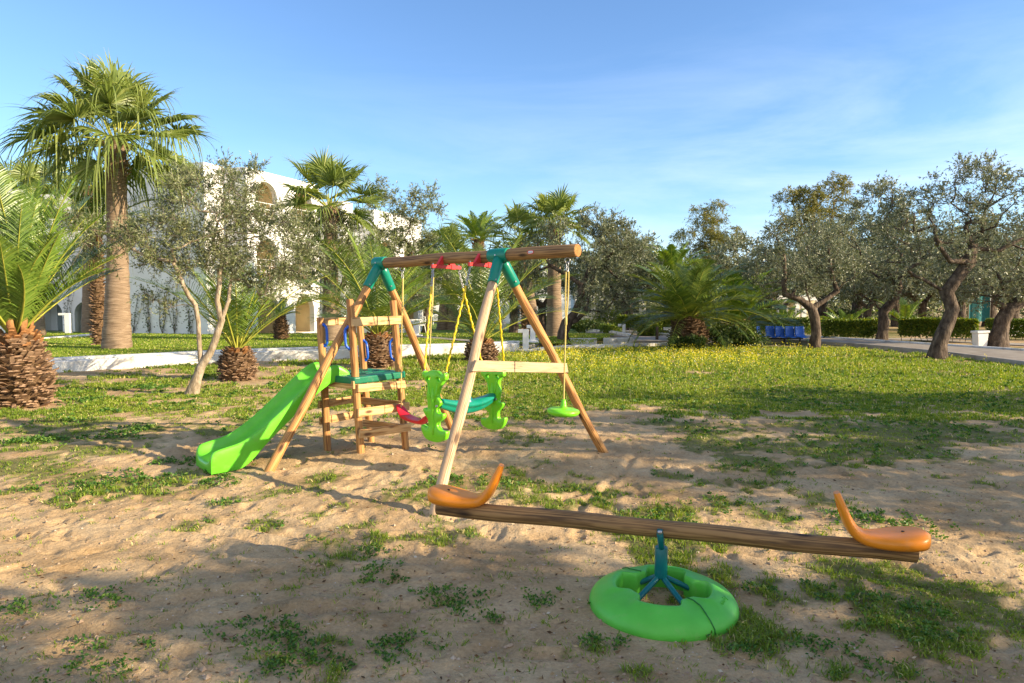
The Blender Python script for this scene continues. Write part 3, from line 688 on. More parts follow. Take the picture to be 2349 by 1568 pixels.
board(zof('A', 739), zof('C', 738), 0.085, name='guard_rail', ext=0.0, out=0.0)
DECK = 0.86
za = at_z(PA, TA, DECK - .06)
board(zof('B', 890), zof('D', 880), 0.085, name='deck_bearer', ext=0.03)
board(at_z(PA, TA, 0.79), at_z(PB, TB, 0.79), 0.085, name='deck_bearer', ext=0.04)
board(at_z(PA, TA, 0.79), at_z(PC, TC, 0.79), 0.085, name='deck_bearer', ext=0.03)
board(zof('B', 944), zof('D', 931), 0.092, name='rung'); board(zof('B', 993), zof('D', 978), 0.092, name='rung')
board(zof('A', 928), at_z(PC, TC, zof('A', 928).z), 0.085, name='rung', ext=0.045); board(zof('A', 966), at_z(PC, TC, zof('A', 966).z), 0.085, name='rung', ext=0.045)
board(at_z(PC, TC, 0.50), at_z(PD, TD, 0.50), 0.085, name='rung', ext=0.04, out=-1); board(at_z(PC, TC, 0.235), at_z(PD, TD, 0.235), 0.085, name='rung', ext=0.04, out=-1)
# deck: thick rounded green moulding around the posts
qs = [at_z(*PP[k], DECK) for k in 'ABDC']; cm = sum(qs, Vector()) / 4
mb = MB(); pol = []
ex = (qs[1] - qs[0]).normalized(); ey = (qs[2] - qs[1]).normalized()
for k, q in enumerate(qs):
    dirv = (q - cm)
    pol.append(q + dirv.normalized() * 0.10)
out_ = []
for k in range(4):
    p0, p1, p2 = pol[k - 1], pol[k], pol[(k + 1) % 4]
    for f in (0.0, .5, 1.0):
        a_ = p1.lerp(p0, 0.10 * (1 - f)); b2 = p1.lerp(p2, 0.10 * f); out_.append((a_ + b2) / 2 if f == .5 else (a_ if f == 0 else b2))
lo_ = DECK - 0.062; hi_ = DECK + 0.012
mb.add([V3(p.x, p.y, lo_) for p in out_] + [V3(p.x, p.y, hi_) for p in out_], [tuple(reversed(range(12))), tuple(range(12, 24))] + [(i, (i + 1) % 12, 12 + (i + 1) % 12, 12 + i) for i in range(12)])
deck = mb.build('deck', M['teal_dark'], tower, bevel=0.014, seg=3)
mb = MB()
for k in range(1, 4):      # grooves become raised ribs on the deck top
    a0 = qs[0].lerp(qs[1], k / 4); a1 = qs[3].lerp(qs[2], k / 4)
    mb.tube([V3(a0.x, a0.y, hi_ + .001), V3(a1.x, a1.y, hi_ + .001)], 0.007, 6)
mb.build('deck_rib', M['teal_dark'], deck)
# grab handles (arched blue loops screwed to the posts)
def handle(nm, py, side):
    c = zof(nm, py); p, q = PP[nm]; d = (q - p).normalized(); s = side.normalized(); L = 0.115
    mb = MB(); pts = []
    for i in range(15):
        u = -1 + 2 * i / 14; pts.append(c + d * L * u + s * (0.036 + 0.042 * max(0, 1 - u ** 4) ** 0.5))
    mb.tube(pts, 0.0145, 10)
    for u in (-1, 1): mb.tube([c + d * (L * u - 0.012 * u) + s * 0.036, c + d * (L * u + 0.018 * u) + s * 0.040, ], [0.019, 0.016], 10)
    mb.build('grab_handle', M['blue'], posts[nm])
sR = V3(0.92, -0.4, 0); sL = V3(-0.95, -0.3, 0)
handle('A', 771, sR); handle('C', 803, sR); handle('B', 775, sL); handle('D', 803, sL)
# slide
mb = MB()
top_m = (at_z(PA, TA, DECK) + at_z(PB, TB, DECK)) / 2
wdir = (at_z(PB, TB, DECK) - at_z(PA, TA, DECK)); wdir.z = 0; wdir.normalize()
bot_m = (G(460, 1069, 0.03) + G(520, 1094, 0.0)) / 2; bot_m.z = 0
top0 = top_m + V3(wdir.y, -wdir.x, 0) * (-0.02); top0 = V3(-1.96, 7.58, 0); bot_m = V3(-3.04, 6.66, 0)
hd = (bot_m - top0); hd.z = 0; LEN = hd.length; hd.normalize(); wd2 = V3(-hd.y, hd.x, 0)
if wd2.dot(wdir) < 0: wd2 = -wd2
#       t (0..1 along), bed z, wall height
prof = [(-0.03, 0.885, 0.02), (0.03, 0.885, 0.08), (0.09, 0.872, 0.125), (0.16, 0.83, 0.14), (0.25, 0.745, 0.125), (0.36, 0.62, 0.115), (0.48, 0.475, 0.11), (0.60, 0.335, 0.112), (0.72, 0.215, 0.12), (0.80, 0.158, 0.12), (0.88, 0.13, 0.125), (0.96, 0.115, 0.12), (1.01, 0.10, 0.105)]
hw = 0.195
rings = []
for tt, bz, wh in prof:
    c = top0 + hd * LEN * tt; s = []
    foot = max(0.0, bz - 0.20) if tt < 0.68 else max(-0.02, 0.0 if tt > 0.8 else bz - 0.20)
    q = [(-hw - 0.045, bz - 0.07), (-hw - 0.052, bz + wh - 0.03), (-hw - 0.035, bz + wh), (-hw - 0.008, bz + wh - 0.008), (-hw + 0.005, bz + wh * 0.45), (-hw + 0.035, bz + 0.012),
         (-hw * 0.4, bz - 0.004), (hw * 0.4, bz - 0.004), (hw - 0.035, bz + 0.012), (hw - 0.005, bz + wh * 0.45), (hw + 0.008, bz + wh - 0.008), (hw + 0.035, bz + wh), (hw + 0.052, bz + wh - 0.03), (hw + 0.045, bz - 0.07)]
    if tt > 0.75:
        q[0] = (q[0][0], 0.0); q[-1] = (q[-1][0], 0.0)
    elif tt > 0.6: q[0] = (q[0][0], bz - 0.13); q[-1] = (q[-1][0], bz - 0.13)
    rings.append([c + wd2 * a_ + V3(0, 0, zz) for a_, zz in q])
k = len(rings[0]); vs = [v for r_ in rings for v in r_]
fs = [(i * k + j, i * k + j + 1, (i + 1) * k + j + 1, (i + 1) * k + j) for i in range(len(rings) - 1) for j in range(k - 1)]
# front apron under the exit lip and the underside
base = (len(rings) - 1) * k
n0 = len(vs); c = top0 + hd * LEN * 1.0
lows = [V3(v.x, v.y, 0.0) - hd * 0.01 for v in rings[-1]]
vs += lows
fs += [(base + j, base + j + 1, n0 + j + 1, n0 + j) for j in range(k - 1)]
mb.add(vs, fs, smooth=True)
sl = mb.build('slide', M['lime_slide'], tower)
so_ = sl.modifiers.new('solid', 'SOLIDIFY'); so_.thickness = 0.012; so_.offset = 0
ss = sl.modifiers.new('sub', 'SUBSURF'); ss.levels = 2; ss.render_levels = 2

# ---- helpers for hanging things
def link_chain(mb, a, b, n, r=0.0045, rad=0.011, mi=0):
    d = (b - a); L = d.length / n; d.normalize(); s = d.orthogonal().normalized(); u = d.cross(s)
    for i in range(n):
        c = a + d * L * (i + .5); e = s if i % 2 else u
        pts = []
        for j in range(11):
            th = 2 * math.pi * j / 10; pts.append(c + d * (L * 0.60) * math.cos(th) + e * rad * math.sin(th))
        mb.tube(pts, r, 6, mi, caps=False)
def twisted(mb, a, b, n=26, r=0.011, amp=0.005, mi=0, seed=1):
    d = (b - a).normalized(); s = d.orthogonal().normalized(); u = d.cross(s); rr = random.Random(seed)
    pts = []; rads = []
    for i in range(n * 2 + 1):
        th = i * 1.4; pts.append(a.lerp(b, i / (n * 2)) + (s * math.cos(th) + u * math.sin(th)) * amp); rads.append(r * (1.0 if i % 2 else 0.74))
    mb.tube(pts, rads, 8, mi)
def rope(mb, a, b, r=0.006, sag=0.0, mi=0):
    n = 40; d = (b - a).normalized(); s = d.orthogonal().normalized()
    mb.tube([a.lerp(b, i / n) + s * sag * math.sin(math.pi * i / n) + V3(0, 0, 0) for i in range(n + 1)], [r * (1 + 0.18 * (i % 2)) for i in range(n + 1)], 8, mi)
def hook(mb, top, r=0.024):
    """screw ring plus snap hook"""
    pts = [top + V3(math.sin(t_) * r, 0, -r + math.cos(t_) * r) for t_ in [i * 2 * math.pi / 12 for i in range(13)]]
    mb.tube(pts, 0.005, 6, caps=False)
    link_chain(mb, top - V3(0, 0, 0.040), top - V3(0, 0, 0.125), 2, 0.0045, 0.014)
    return top - V3(0, 0, 0.125)

# ---- red swing
s1 = on_beam(923); s2 = on_beam(993)
sw = empty('red_swing', (s1 + s2) / 2 - V3(0, 0, (s1.z + s2.z) / 2 - 0.45), 'red moulded swing seat hanging on two thin ropes left of the lime glider', 'swing')
s1 = s1 - V3(0, 0, 0.06); s2 = s2 - V3(0, 0, 0.06)
e1 = AT(920, 941, s1.y); e2 = AT(981, 960, s2.y)
for a_, b2 in ((s1, e1), (s2, e2)):
    mb = MB(); h = hook(mb, a_); hk = mb.build('snap_hook', M['steel'], sw)
    mb = MB(); rope(mb, h, b2, 0.0055, 0.003); rope(mb, h + V3(.004, 0, 0), h.lerp(b2, 0.28) + V3(0.004, .004, 0), 0.009); mb.build('rope', M['rope'], sw)
mb = MB(); d = (e2 - e1); L = d.length; d.normalize(); n_ = V3(-d.y, d.x, 0).normalized(); up = V3(0, 0, 1)
rows = []; 
K = 15
for i in range(K):
    u = -1 + 2 * i / (K - 1); uu = abs(u)
    c = (e1 + e2) / 2 + d * u * (L / 2 + 0.035); z = 0.060 * sstep(0.55, 1.0, uu) - 0.040 * (1 - uu ** 2) - 0.035
    wdt = 0.085 * (1 - 0.35 * uu ** 4) * (1.0 if uu < 0.98 else 0.75)
    th = 0.052 + 0.012 * uu
    ring = []
    for j in range(12):
        a_ = 2 * math.pi * j / 12; ring.append(c + n_ * wdt * math.cos(a_) + up * (z + th * 0.5 * math.sin(a_) + 0.012 * abs(math.cos(a_))))
    rows.append(ring)
vs = [v for r_ in rows for v in r_]
fs = [(i * 12 + j, i * 12 + (j + 1) % 12, (i + 1) * 12 + (j + 1) % 12, (i + 1) * 12 + j) for i in range(K - 1) for j in range(12)] + [tuple(range(12)), tuple(reversed([(K - 1) * 12 + j for j in range(12)]))]
mb.add(vs, fs, smooth=True); st = mb.build('seat', M['red'], sw, subsurf=1)
mb = MB()
for k in range(5):
    q = (e1 + e2) / 2 + n_ * (k - 2) * 0.026
    mb.tube([q + d * x_ + up * (-0.066 + 0.10 * x_ * x_ * 4 * 0.5) for x_ in (-0.12, -0.06, 0, 0.06, 0.12)], 0.004, 6)
mb.build('grip_ridge', M['red'], st)

# ---- disc swing
s3 = on_beam(1302) - V3(0, 0, 0.06)
dw = empty('disc_swing', V3(s3.x, s3.y, 0.66), 'round lime disc swing on a single yellow rope under the beam end', 'swing')
mb = MB(); h = hook(mb, s3); mb.build('snap_hook', M['steel'], dw)
low = AT(1293, 925, s3.y); mid = h.lerp(low, 0.36)
mb = MB(); rope(mb, h + V3(-.012, 0, 0), mid + V3(-.003, 0, 0), 0.006, 0.006); rope(mb, h + V3(.012, 0, 0), mid + V3(.004, 0, 0), 0.006, -0.008); rope(mb, mid, low - V3(0, 0, .02), 0.0065, 0.002)
mb.tube([mid + V3(0, 0, z) for z in (-.06, -.05, .01, .02)], [.006, .012, .012, .006], 8)
mb.build('rope', M['rope'], dw)
dc = AT(1292, 943, s3.y)
tilt = Matrix.Rotation(R(3), 3, 'Y')
mb = MB(); mb.rev(dc, [(0.0001, -0.046), (0.06, -0.047), (0.115, -0.042), (0.142, -0.026), (0.152, -0.006), (0.146, 0.012), (0.12, 0.022), (0.06, 0.024), (0.034, 0.031), (0.026, 0.06), (0.020, 0.10), (0.012, 0.108), (0.0001, 0.110)], 40, M=tilt)
disc = mb.build('disc_seat', M['lime'], dw)
text_mesh('20', 0.02, dc + V3(0.08, -0.05, 0.0245), tilt, M['redm'], 'print', disc)
mb = MB(); mb.tube([dc + V3(0, 0, -.03), dc + V3(-.01, .0, -.055), dc + V3(-.03, 0, -.06)], 0.007, 8); mb.tube([dc + V3(0, 0, -.03), dc + V3(.015, .0, -.055), dc + V3(.035, 0, -.075)], [.007, .007, .003], 8); mb.build('rope_knot', M['rope'], dw)

# ---- two-seat glider
gl = empty('glider_swing', V3(-0.48, 7.03, 0.3), 'two-seat face-to-face glider with lime end panels and dark green seat bar', 'glider swing')
Bm = [on_beam(1024), on_beam(1108)]
ends = []
for bi, P in enumerate(Bm):
    c = P - V3(0, 0, 0.085)
    a_ = c - perp * 0.215; b2 = c + perp * 0.225
    dd = (b2 - a_).normalized(); Mx = Matrix((bd, dd, V3(0, 0, 1))).transposed()
    mb = MB(); mb.box((a_ + b2) / 2, (0.030, (b2 - a_).length, 0.036), Mx)
    # gusset up the side of the beam and saddle tab
    g0 = c - perp * 0.13; 
    for sgn in (-1, 1):
        q0 = c + perp * 0.14 * sgn; q1 = P + perp * 0.058 * sgn + V3(0, 0, 0.03); q2 = c + perp * 0.05 * sgn
        mb.add([q0 + bd * .016 + V3(0, 0, .018), q1 + bd * .016, q2 + bd * .016 + V3(0, 0, .018), q0 - bd * .016 + V3(0, 0, .018), q1 - bd * .016, q2 - bd * .016 + V3(0, 0, .018)], [(0, 1, 2), (3, 5, 4), (0, 3, 4, 1), (1, 4, 5, 2), (2, 5, 3, 0)])
    mb.box(c + perp * 0.10 + bd * 0.002, (0.040, 0.062, 0.048), Mx)
    hb = mb.build('hanger_bracket', M['redm'], gl, bevel=0.003)
    for q in (-0.08, 0.10):
        cc = c + perp * q - bd * 0.015; mb = MB(); mb.tube([cc, cc - bd * 0.008], 0.010, 8); mb.build('bolt', M['steel'], hb)
    for q in (-0.195, 0.2): mb = MB(); mb.tube([c + perp * q - V3(0, 0, .03), c + perp * q + V3(0, 0, .032)], 0.008, 8); mb.build('bolt', M['steel'], hb)
    ends.append((c - perp * 0.195 - V3(0, 0, .03), c + perp * 0.2 - V3(0, 0, .03)))
# panel frames
# near panel
pn_c = AT(998, 935, 6.66); pf_c = AT(1133, 919, 7.42)
def panel(c, Hh, flip, ears_out):
    w_ = 0.5
    # half outline, bottom foot rest up to the ears (x half width, y height), in metres about the centre
    k = Hh / 0.66
    Lp = [(-0.02, -0.33), (-0.09, -0.318), (-0.135, -0.285), (-0.165, -0.235), (-0.172, -0.19), (-0.155, -0.18), (-0.115, -0.195), (-0.082, -0.20), (-0.070, -0.175), (-0.078, -0.12), (-0.110, -0.085),
          (-0.140, -0.045), (-0.142, -0.02), (-0.12, -0.012), (-0.09, -0.020), (-0.078, 0.00), (-0.085, 0.06), (-0.095, 0.10), (-0.085, 0.15), (-0.080, 0.20), (-0.095, 0.245), (-0.125, 0.275), (-0.150, 0.285), (-0.150, 0.33), (-0.125, 0.345), (-0.10, 0.33), (-0.075, 0.34), (-0.05, 0.352), (0.0, 0.352)]
    Rp = [(0.0, 0.352), (0.05, 0.350), (0.085, 0.325), (0.115, 0.322), (0.145, 0.335), (0.165, 0.315), (0.160, 0.275), (0.135, 0.262), (0.105, 0.225), (0.075, 0.19), (0.055, 0.14), (0.060, 0.10), (0.095, 0.06), (0.080, 0.02), (0.050, -0.005), (0.055, -0.04), (0.095, -0.052), (0.128, -0.05), (0.132, -0.085), (0.100, -0.115), (0.062, -0.135), (0.050, -0.165),
          (0.075, -0.20), (0.12, -0.215), (0.165, -0.215), (0.170, -0.25), (0.155, -0.29), (0.10, -0.318), (0.04, -0.332)]
    pts = Lp + Rp[1:]
    pts = [((-x if flip else x), y * k) for x, y in pts]
    if flip: pts = pts[::-1]
    ux = bd; uy = V3(0, 0, 1); nn = ux.cross(uy)
    def smooth_loop(ps, sub_=3):
        out = []; n = len(ps)
        for i in range(n):
            p0, p1_, p2_, p3_ = [Vector(ps[(i + q) % n]) for q in (-1, 0, 1, 2)]
            for q in range(sub_):
                t_ = q / sub_; out.append(0.5 * ((2 * p1_) + (p2_ - p0) * t_ + (2 * p0 - 5 * p1_ + 4 * p2_ - p3_) * t_ ** 2 + (3 * p1_ - p0 - 3 * p2_ + p3_) * t_ ** 3))
        return out
    loops = [smooth_loop(pts)]
    for sx_ in (-1, 1):
        loops.append([Vector((sx_ * 0.068 + 0.027 * math.cos(t_), 0.272 * k + 0.018 * math.sin(t_) - 0.25 * sx_ * 0.027 * math.cos(t_))) for t_ in [i * math.pi / 8 for i in range(16)]])
    def area(l): return sum(a.x * b.y - b.x * a.y for a, b in zip(l, l[1:] + l[:1])) / 2
    loops = [l if area(l) > 0 else l[::-1] for l in loops]
    def inset(l, d):
        n = len(l); o_ = []
        for i in range(n):
            e = (l[(i + 1) % n] - l[i - 1]); e = e.normalized() if e.length > 1e-6 else Vector((1, 0)); o_.append(l[i] + Vector((-e.y, e.x)) * d)
        return o_
    mb = MB(); lay = [(-.030, .010), (-.026, .004), (-.018, 0), (.018, 0), (.026, .004), (.030, .010)]
    capf = []; capb = []
    for li, l in enumerate(loops):
        sg = 1 if li == 0 else -1; n = len(l); vs = []
        for (zz, dd) in lay:
            for q in inset(l, dd * sg): vs.append(c + ux * q.x + uy * q.y + nn * zz)
        K_ = len(lay); b0 = len(mb.v)
        mb.add(vs, [(a * n + i, a * n + (i + 1) % n, (a + 1) * n + (i + 1) % n, (a + 1) * n + i) for a in range(K_ - 1) for i in range(n)], smooth=True)
        capb += [b0 + i for i in range(n)]; capf += [b0 + (K_ - 1) * n + i for i in range(n)]
    for cap, rev_ in ((capf, False), (capb, True)):
        bm = bmesh.new(); vv = {}; 
        fl = [(li, i) for li, l in enumerate(loops) for i in range(len(l))]
        for q, (li, i) in enumerate(fl):
            p_ = inset(loops[li], .010 * (1 if li == 0 else -1))[i]; vv[(li, i)] = bm.verts.new((p_.x, p_.y, 0)); vv[(li, i)].index = q
        ed_ = [bm.edges.new((vv[(li, i)], vv[(li, (i + 1) % len(l))])) for li, l in enumerate(loops) for i in range(len(l))]
        idxm = {v: q for q, v in enumerate([vv[t_] for t_ in fl])}
        bmesh.ops.triangle_fill(bm, use_beauty=True, use_dissolve=False, edges=ed_, normal=(0, 0, 1))
        for f_ in bm.faces:
            t3 = [idxm[v] for v in f_.verts]
            if (f_.normal.z < 0) != rev_: t3 = t3[::-1]
            mb.f.append(tuple(cap[i] for i in t3)); mb.m.append(0); mb.sm.append(True)
        bm.free()
    o = mb.build('end_panel', M['lime'], gl)
    es = o.modifiers.new('es', 'EDGE_SPLIT'); es.split_angle = R(50)
    # moulded central rib (raised)
    mb = MB(); nn = ux.cross(uy)
    for sg in (-1, 1):
        q = c + nn * sg * 0.024
        mb.tube([q + uy * y_ * k + ux * x_ for x_, y_ in ((0, -0.26), (0, -0.18), (-0.005, -0.05), (0.0, 0.06), (0, 0.12), (0, 0.2))], [0.012, 0.02, 0.022, 0.03, 0.024, 0.012], 10, squash=None)
    for x_ in (-0.045, 0.04): mb.tube([c + nn * 0.028 + ux * x_ * .5 + uy * 0.05 * k, c + nn * 0.03 + ux * x_ + uy * 0.12 * k, c + nn * 0.028 + ux * x_ * 1.5 + uy * 0.24 * k], [.008, .012, .006], 8)
    mb.build('moulded_rib', M['lime'], o, subsurf=0)
    mb = MB(); q = c + uy * 0.02 * k + ux * 0.055 * (1)
    mb.tube([q - nn * 0.04, q + nn * 0.045], 0.011, 10); mb.build('bolt', M['steel'], o)
    el = c + ux * (-0.14 if not flip else -0.15) + uy * 0.325 * k; er = c + ux * 0.148 + uy * 0.315 * k
    return o, el, er
p1, l1, r1 = panel(pn_c, 0.68, False, 0); p2, l2, r2 = panel(pf_c, 0.64, True, 0)
for (a_, b2, sdn) in ((ends[0][0], l1, 1), (ends[1][0], r1, 2), (ends[0][1], l2, 3), (ends[1][1], r2, 4)):
    c = a_.lerp(b2, 0.17); mb = MB(); link_chain(mb, a_, c, 7, 0.0042, 0.011); ch = mb.build('chain', M['steel'], gl); mb = MB(); link_chain(mb, b2 + V3(0, 0, .035), b2 - V3(0, 0, 0.01), 2, 0.004, 0.011); mb.build('shackle', M['steel'], ch)
    mb = MB(); twisted(mb, c, b2 + V3(0, 0, 0.03), 24, 0.0115, 0.004, seed=sdn); mb.build('chain_sleeve', M['yellow'], ch)
# seat bar: shallow boat-shaped moulding between the panels
a_ = pn_c + V3(0, 0, 0.035) + bd * 0.055; b2 = pf_c + V3(0, 0, 0.03) + bd * (-0.0)
mb = MB(); K = 17; rows = []; d = (b2 - a_); L = d.length; d.normalize(); s_ = V3(d.y, -d.x, 0).normalized()
for i in range(K):
    u = i / (K - 1); uu = 2 * u - 1; c = a_.lerp(b2, u) + V3(0, 0, -0.075 * (1 - uu * uu) + 0.015)
    hw_ = 0.045 + 0.045 * (1 - abs(uu) ** 2.5); hh = 0.050 + 0.025 * (1 - uu * uu)
    ring = [c + s_ * x_ * hw_ + V3(0, 0, 1) * y_ * hh for x_, y_ in ((-1, .35), (-.75, .85), (-.3, .95), (.3, .95), (.75, .85), (1, .35), (.95, .1), (.62, -.1), (.58, -.5), (.4, -.95), (-.4, -.95), (-.58, -.5), (-.62, -.1), (-.95, .1))]
    rows.append(ring)
nn_ = 14; vs = [v for r_ in rows for v in r_]
fs = [(i * nn_ + j, i * nn_ + (j + 1) % nn_, (i + 1) * nn_ + (j + 1) % nn_, (i + 1) * nn_ + j) for i in range(K - 1) for j in range(nn_)] + [tuple(range(nn_)), tuple(reversed([(K - 1) * nn_ + j for j in range(nn_)]))]
mb.add(vs, fs, smooth=True); mb.build('seat_bar', M['teal'], gl, subsurf=1)
mb = MB(); q = a_.lerp(b2, 0.47) + V3(0, 0, -0.02)   # little divider hump between the two seats
for i in range(1): mb.rev(q, [(0.075, -0.02), (0.07, 0.03), (0.055, 0.055), (0.035, 0.11), (0.02, 0.13), (0.0001, 0.135)], 20)
mb.build('seat_divider', M['metal_teal'], gl)

# ---- seesaw
M['seam'] = plastic('seam_gap', (0.02, 0.16, 0.02), 0.6)
C0 = V3(0.83, 3.67, -0.01)
see = empty('seesaw', C0, 'timber seesaw with two orange seats on a lime ring base in the foreground', 'seesaw')
mb = MB(); NS = 96; prof2 = []
def ring_r(th):       # inner radius with four lobes reaching in to hold the legs
    lob = 0
    for a0 in (R(-62), R(28), R(118), R(208)):
        dth = (th - a0 + math.pi) % (2 * math.pi) - math.pi
        lob = max(lob, 1 - sstep(R(11), R(20), np.array(abs(dth))).item())
    return 0.252 - 0.068 * lob
rows = []
for j in range(NS):
    th = 2 * math.pi * j / NS; ri = ring_r(th); e = V3(math.cos(th), math.sin(th), 0)
    ring = [(0.398, 0.0), (0.404, 0.020), (0.400, 0.050), (0.374, 0.086), (0.324, 0.110), (ri + 0.04, 0.130), (ri + 0.008, 0.134), (ri, 0.122), (ri - 0.004, 0.03), (ri - 0.004, 0.0)]
    rows.append([C0 + e * r_ + V3(0, 0, z_) for r_, z_ in ring])
kk = 10; vs = [v for r_ in rows for v in r_]
fs = [(j * kk + i, ((j + 1) % NS) * kk + i, ((j + 1) % NS) * kk + i + 1, j * kk + i + 1) for j in range(NS) for i in range(kk - 1)]
mb.add(vs, fs, smooth=True); rg = mb.build('ring_base', M['lime_base'], see, subsurf=1)
# two moulded halves meet: thin dark seam strips
for a0 in (R(-62), R(118)):
    mb = MB(); e = V3(math.cos(a0), math.sin(a0), 0)
    ptsr = [(0.404, 0.020), (0.400, 0.050), (0.374, 0.0865), (0.324, 0.1105), (0.28, 0.121), (0.23, 0.131), (0.195, 0.134)]
    s_ = V3(-e.y, e.x, 0); P_ = [C0 + e * r_ + V3(0, 0, z_ + 0.0015) + s_ * 0.012 * math.sin(r_ * 30) for r_, z_ in ptsr]
    mb.tube(P_, 0.0032, 6); mb.build('seam', M['seam'], rg)
for (an, rad_, rot_) in ((-96, 0.315, 6), (-28, 0.325, 62)):
    e = V3(math.cos(R(an)), math.sin(R(an)), 0); nz_ = (e * 0.5 + V3(0, 0, 1)).normalized(); xt = V3(-e.y, e.x, 0); yt = nz_.cross(xt).normalized()
    text_mesh('smoby', 0.036, C0 + e * rad_ + V3(0, 0, 0.1115), Matrix((xt, yt, nz_)).transposed(), M['lime_base'], 'embossed_lettering', rg, ext=0.0025)
top = AT(1517, 1255, 3.80); topz = top.z; Cc = V3(top.x, 3.80, 0)
mb = MB(); mb.tube([V3(Cc.x, Cc.y, topz - 0.175), V3(Cc.x, Cc.y, topz - 0.168), V3(Cc.x, Cc.y, topz - 0.005), V3(Cc.x, Cc.y, topz)], [0.034, 0.0365, 0.0365, 0.034], 22)
post = mb.build('pivot_post', M['metal_teal'], see)
for a0 in (-62, 28, 118, 208):
    e = V3(math.cos(R(a0)), math.sin(R(a0)), 0); s0 = V3(Cc.x, Cc.y, topz - 0.16)
    mb = MB(); mb.tube([s0, s0 + e * 0.03 - V3(0, 0, .02), C0 + e * 0.19 + V3(0, 0, 0.072), C0 + e * 0.245 + V3(0, 0, 0.062)], [0.016, 0.0155, 0.0155, 0.0155], 14); mb.build('leg', M['metal_teal'], see)
# plank-pole
EL = AT(1004, 1163, 4.13); ER = AT(2102, 1271, 3.50)
pd = (ER - EL).normalized(); mb = MB(); mb.tube(wavy(EL, ER, 26, 0.004, 9), 0.050, 22, off=1.9)
pole = mb.build('pole', M['wood_beam'], see, bevel=0.005)
# fork bracket: curved strap, bolt
pc = V3(*(EL.lerp(ER, 0.475)))
best = min((EL.lerp(ER, i / 200) for i in range(200)), key=lambda q: abs(q.x - Cc.x)); hn = V3(pd.y, -pd.x, 0).normalized()
for sg in (1, -1):
    q = best + hn * 0.055 * sg; mb = MB()
    pts = [V3(Cc.x, Cc.y, topz - 0.02) + hn * 0.012 * sg, V3(Cc.x, Cc.y, topz + 0.015) + hn * 0.030 * sg, (V3(Cc.x, Cc.y, topz + 0.03) + hn * 0.052 * sg).lerp(q, 0.35), q - V3(0, 0, 0.01), q + V3(0, 0, 0.016)]
    mb.tube(pts, [0.015, 0.017, 0.018, 0.019, 0.014], 14); mb.build('fork_arm', M['metal_teal'], post)
mb = MB(); q = best + hn * 0.068; mb.tube([q - hn * 0.014, q, q + hn * 0.006, q + hn * 0.009], [0.015, 0.015, 0.011, 0.004], 14); mb.build('bolt', M['steel'], post)
def seat(E_, inward, lab):
    """saddle seat whose horn curves up on the side facing the middle"""
    d = inward.normalized(); s_ = V3(-d.y, d.x, 0).normalized(); up = s_.cross(d).normalized() if s_.cross(d).z > 0 else d.cross(s_).normalized()
    mb = MB()
    # (along, height of middle line, half width, half thickness, dish)
    spec = [(-0.052, 0.084, 0.040, 0.034, 0), (-0.036, 0.084, 0.092, 0.048, .004), (0.01, 0.083, 0.126, 0.054, .012), (0.07, 0.076, 0.136, 0.052, .018), (0.13, 0.068, 0.128, 0.048, .018), (0.19, 0.061, 0.104, 0.043, .012), (0.24, 0.061, 0.084, 0.039, .006), (0.285, 0.076, 0.076, 0.035, .003),
            (0.32, 0.108, 0.073, 0.030, 0), (0.345, 0.155, 0.070, 0.026, 0), (0.368, 0.210, 0.064, 0.023, 0), (0.388, 0.262, 0.052, 0.020, 0), (0.400, 0.292, 0.030, 0.015, 0)]
    n = 16; rows = []
    for i, (a, h_, w_, th, dish) in enumerate(spec):
        p0 = spec[max(i - 1, 0)]; p1_ = spec[min(i + 1, len(spec) - 1)]
        tx = V3(p1_[0] - p0[0], 0, p1_[1] - p0[1]).normalized(); nx_ = V3(-tx.z, 0, tx.x)
        c = E_ + d * a + up * (h_ + 0.012); nw = d * nx_.x + up * nx_.z
        ring = []
        for j in range(n):
            an = 2 * math.pi * j / n; cx = math.copysign(abs(math.cos(an)) ** 0.75, math.cos(an)); sy = math.copysign(abs(math.sin(an)) ** 0.8, math.sin(an))
            dz = -dish * (1 - cx * cx) * (1 if sy > 0 else 0.0)
            ring.append(c + s_ * w_ * cx + nw * (th * sy + dz))
        rows.append(ring)
    vs = [v for r_ in rows for v in r_]; K = len(rows)
    fs = [(i * n + j, i * n + (j + 1) % n, (i + 1) * n + (j + 1) % n, (i + 1) * n + j) for i in range(K - 1) for j in range(n)]
    fs = [f for k_, f in enumerate(fs)]
    fs += [tuple(range(n)), tuple(reversed([(K - 1) * n + j for j in range(n)]))]
    mb.add(vs, fs, smooth=True)
    o = mb.build('seat', M['orange'], see, subsurf=2)
    # slot through the horn, cut with a boolean-free dark insert is avoided: real hole
    cut = MB(); c = E_ + d * 0.366 + up * 0.222; hx = V3(0, 0, 0)
    nw = (d * -0.92 + up * 0.39).normalized(); ax = (d * 0.39 + up * 0.92).normalized()
    pol = [(0.028 * math.cos(t_), 0.045 * math.sin(t_)) for t_ in [i * 2 * math.pi / 16 for i in range(16)]]
    cut.prism(pol, 0.2, c, s_, ax); co = cut.build('cutter', M['orange'])
    bo = o.modifiers.new('hole', 'BOOLEAN'); bo.operation = 'DIFFERENCE'; bo.object = co; bo.solver = 'EXACT'
    dg = bpy.context.evaluated_depsgraph_get(); me = bpy.data.meshes.new_from_object(o.evaluated_get(dg)); o.modifiers.clear(); o.data = me
    bpy.data.objects.remove(co)
    for p_ in me.polygons: p_.use_smooth = True
    es = o.modifiers.new('es', 'EDGE_SPLIT'); es.split_angle = R(45)
    mb = MB(); q = E_ + d * 0.07 + up * (0.076 + 0.012 + 0.033); mb.tube([q, q + up * 0.006], 0.008, 10); mb.build('screw', M['dark'], o)
    return o
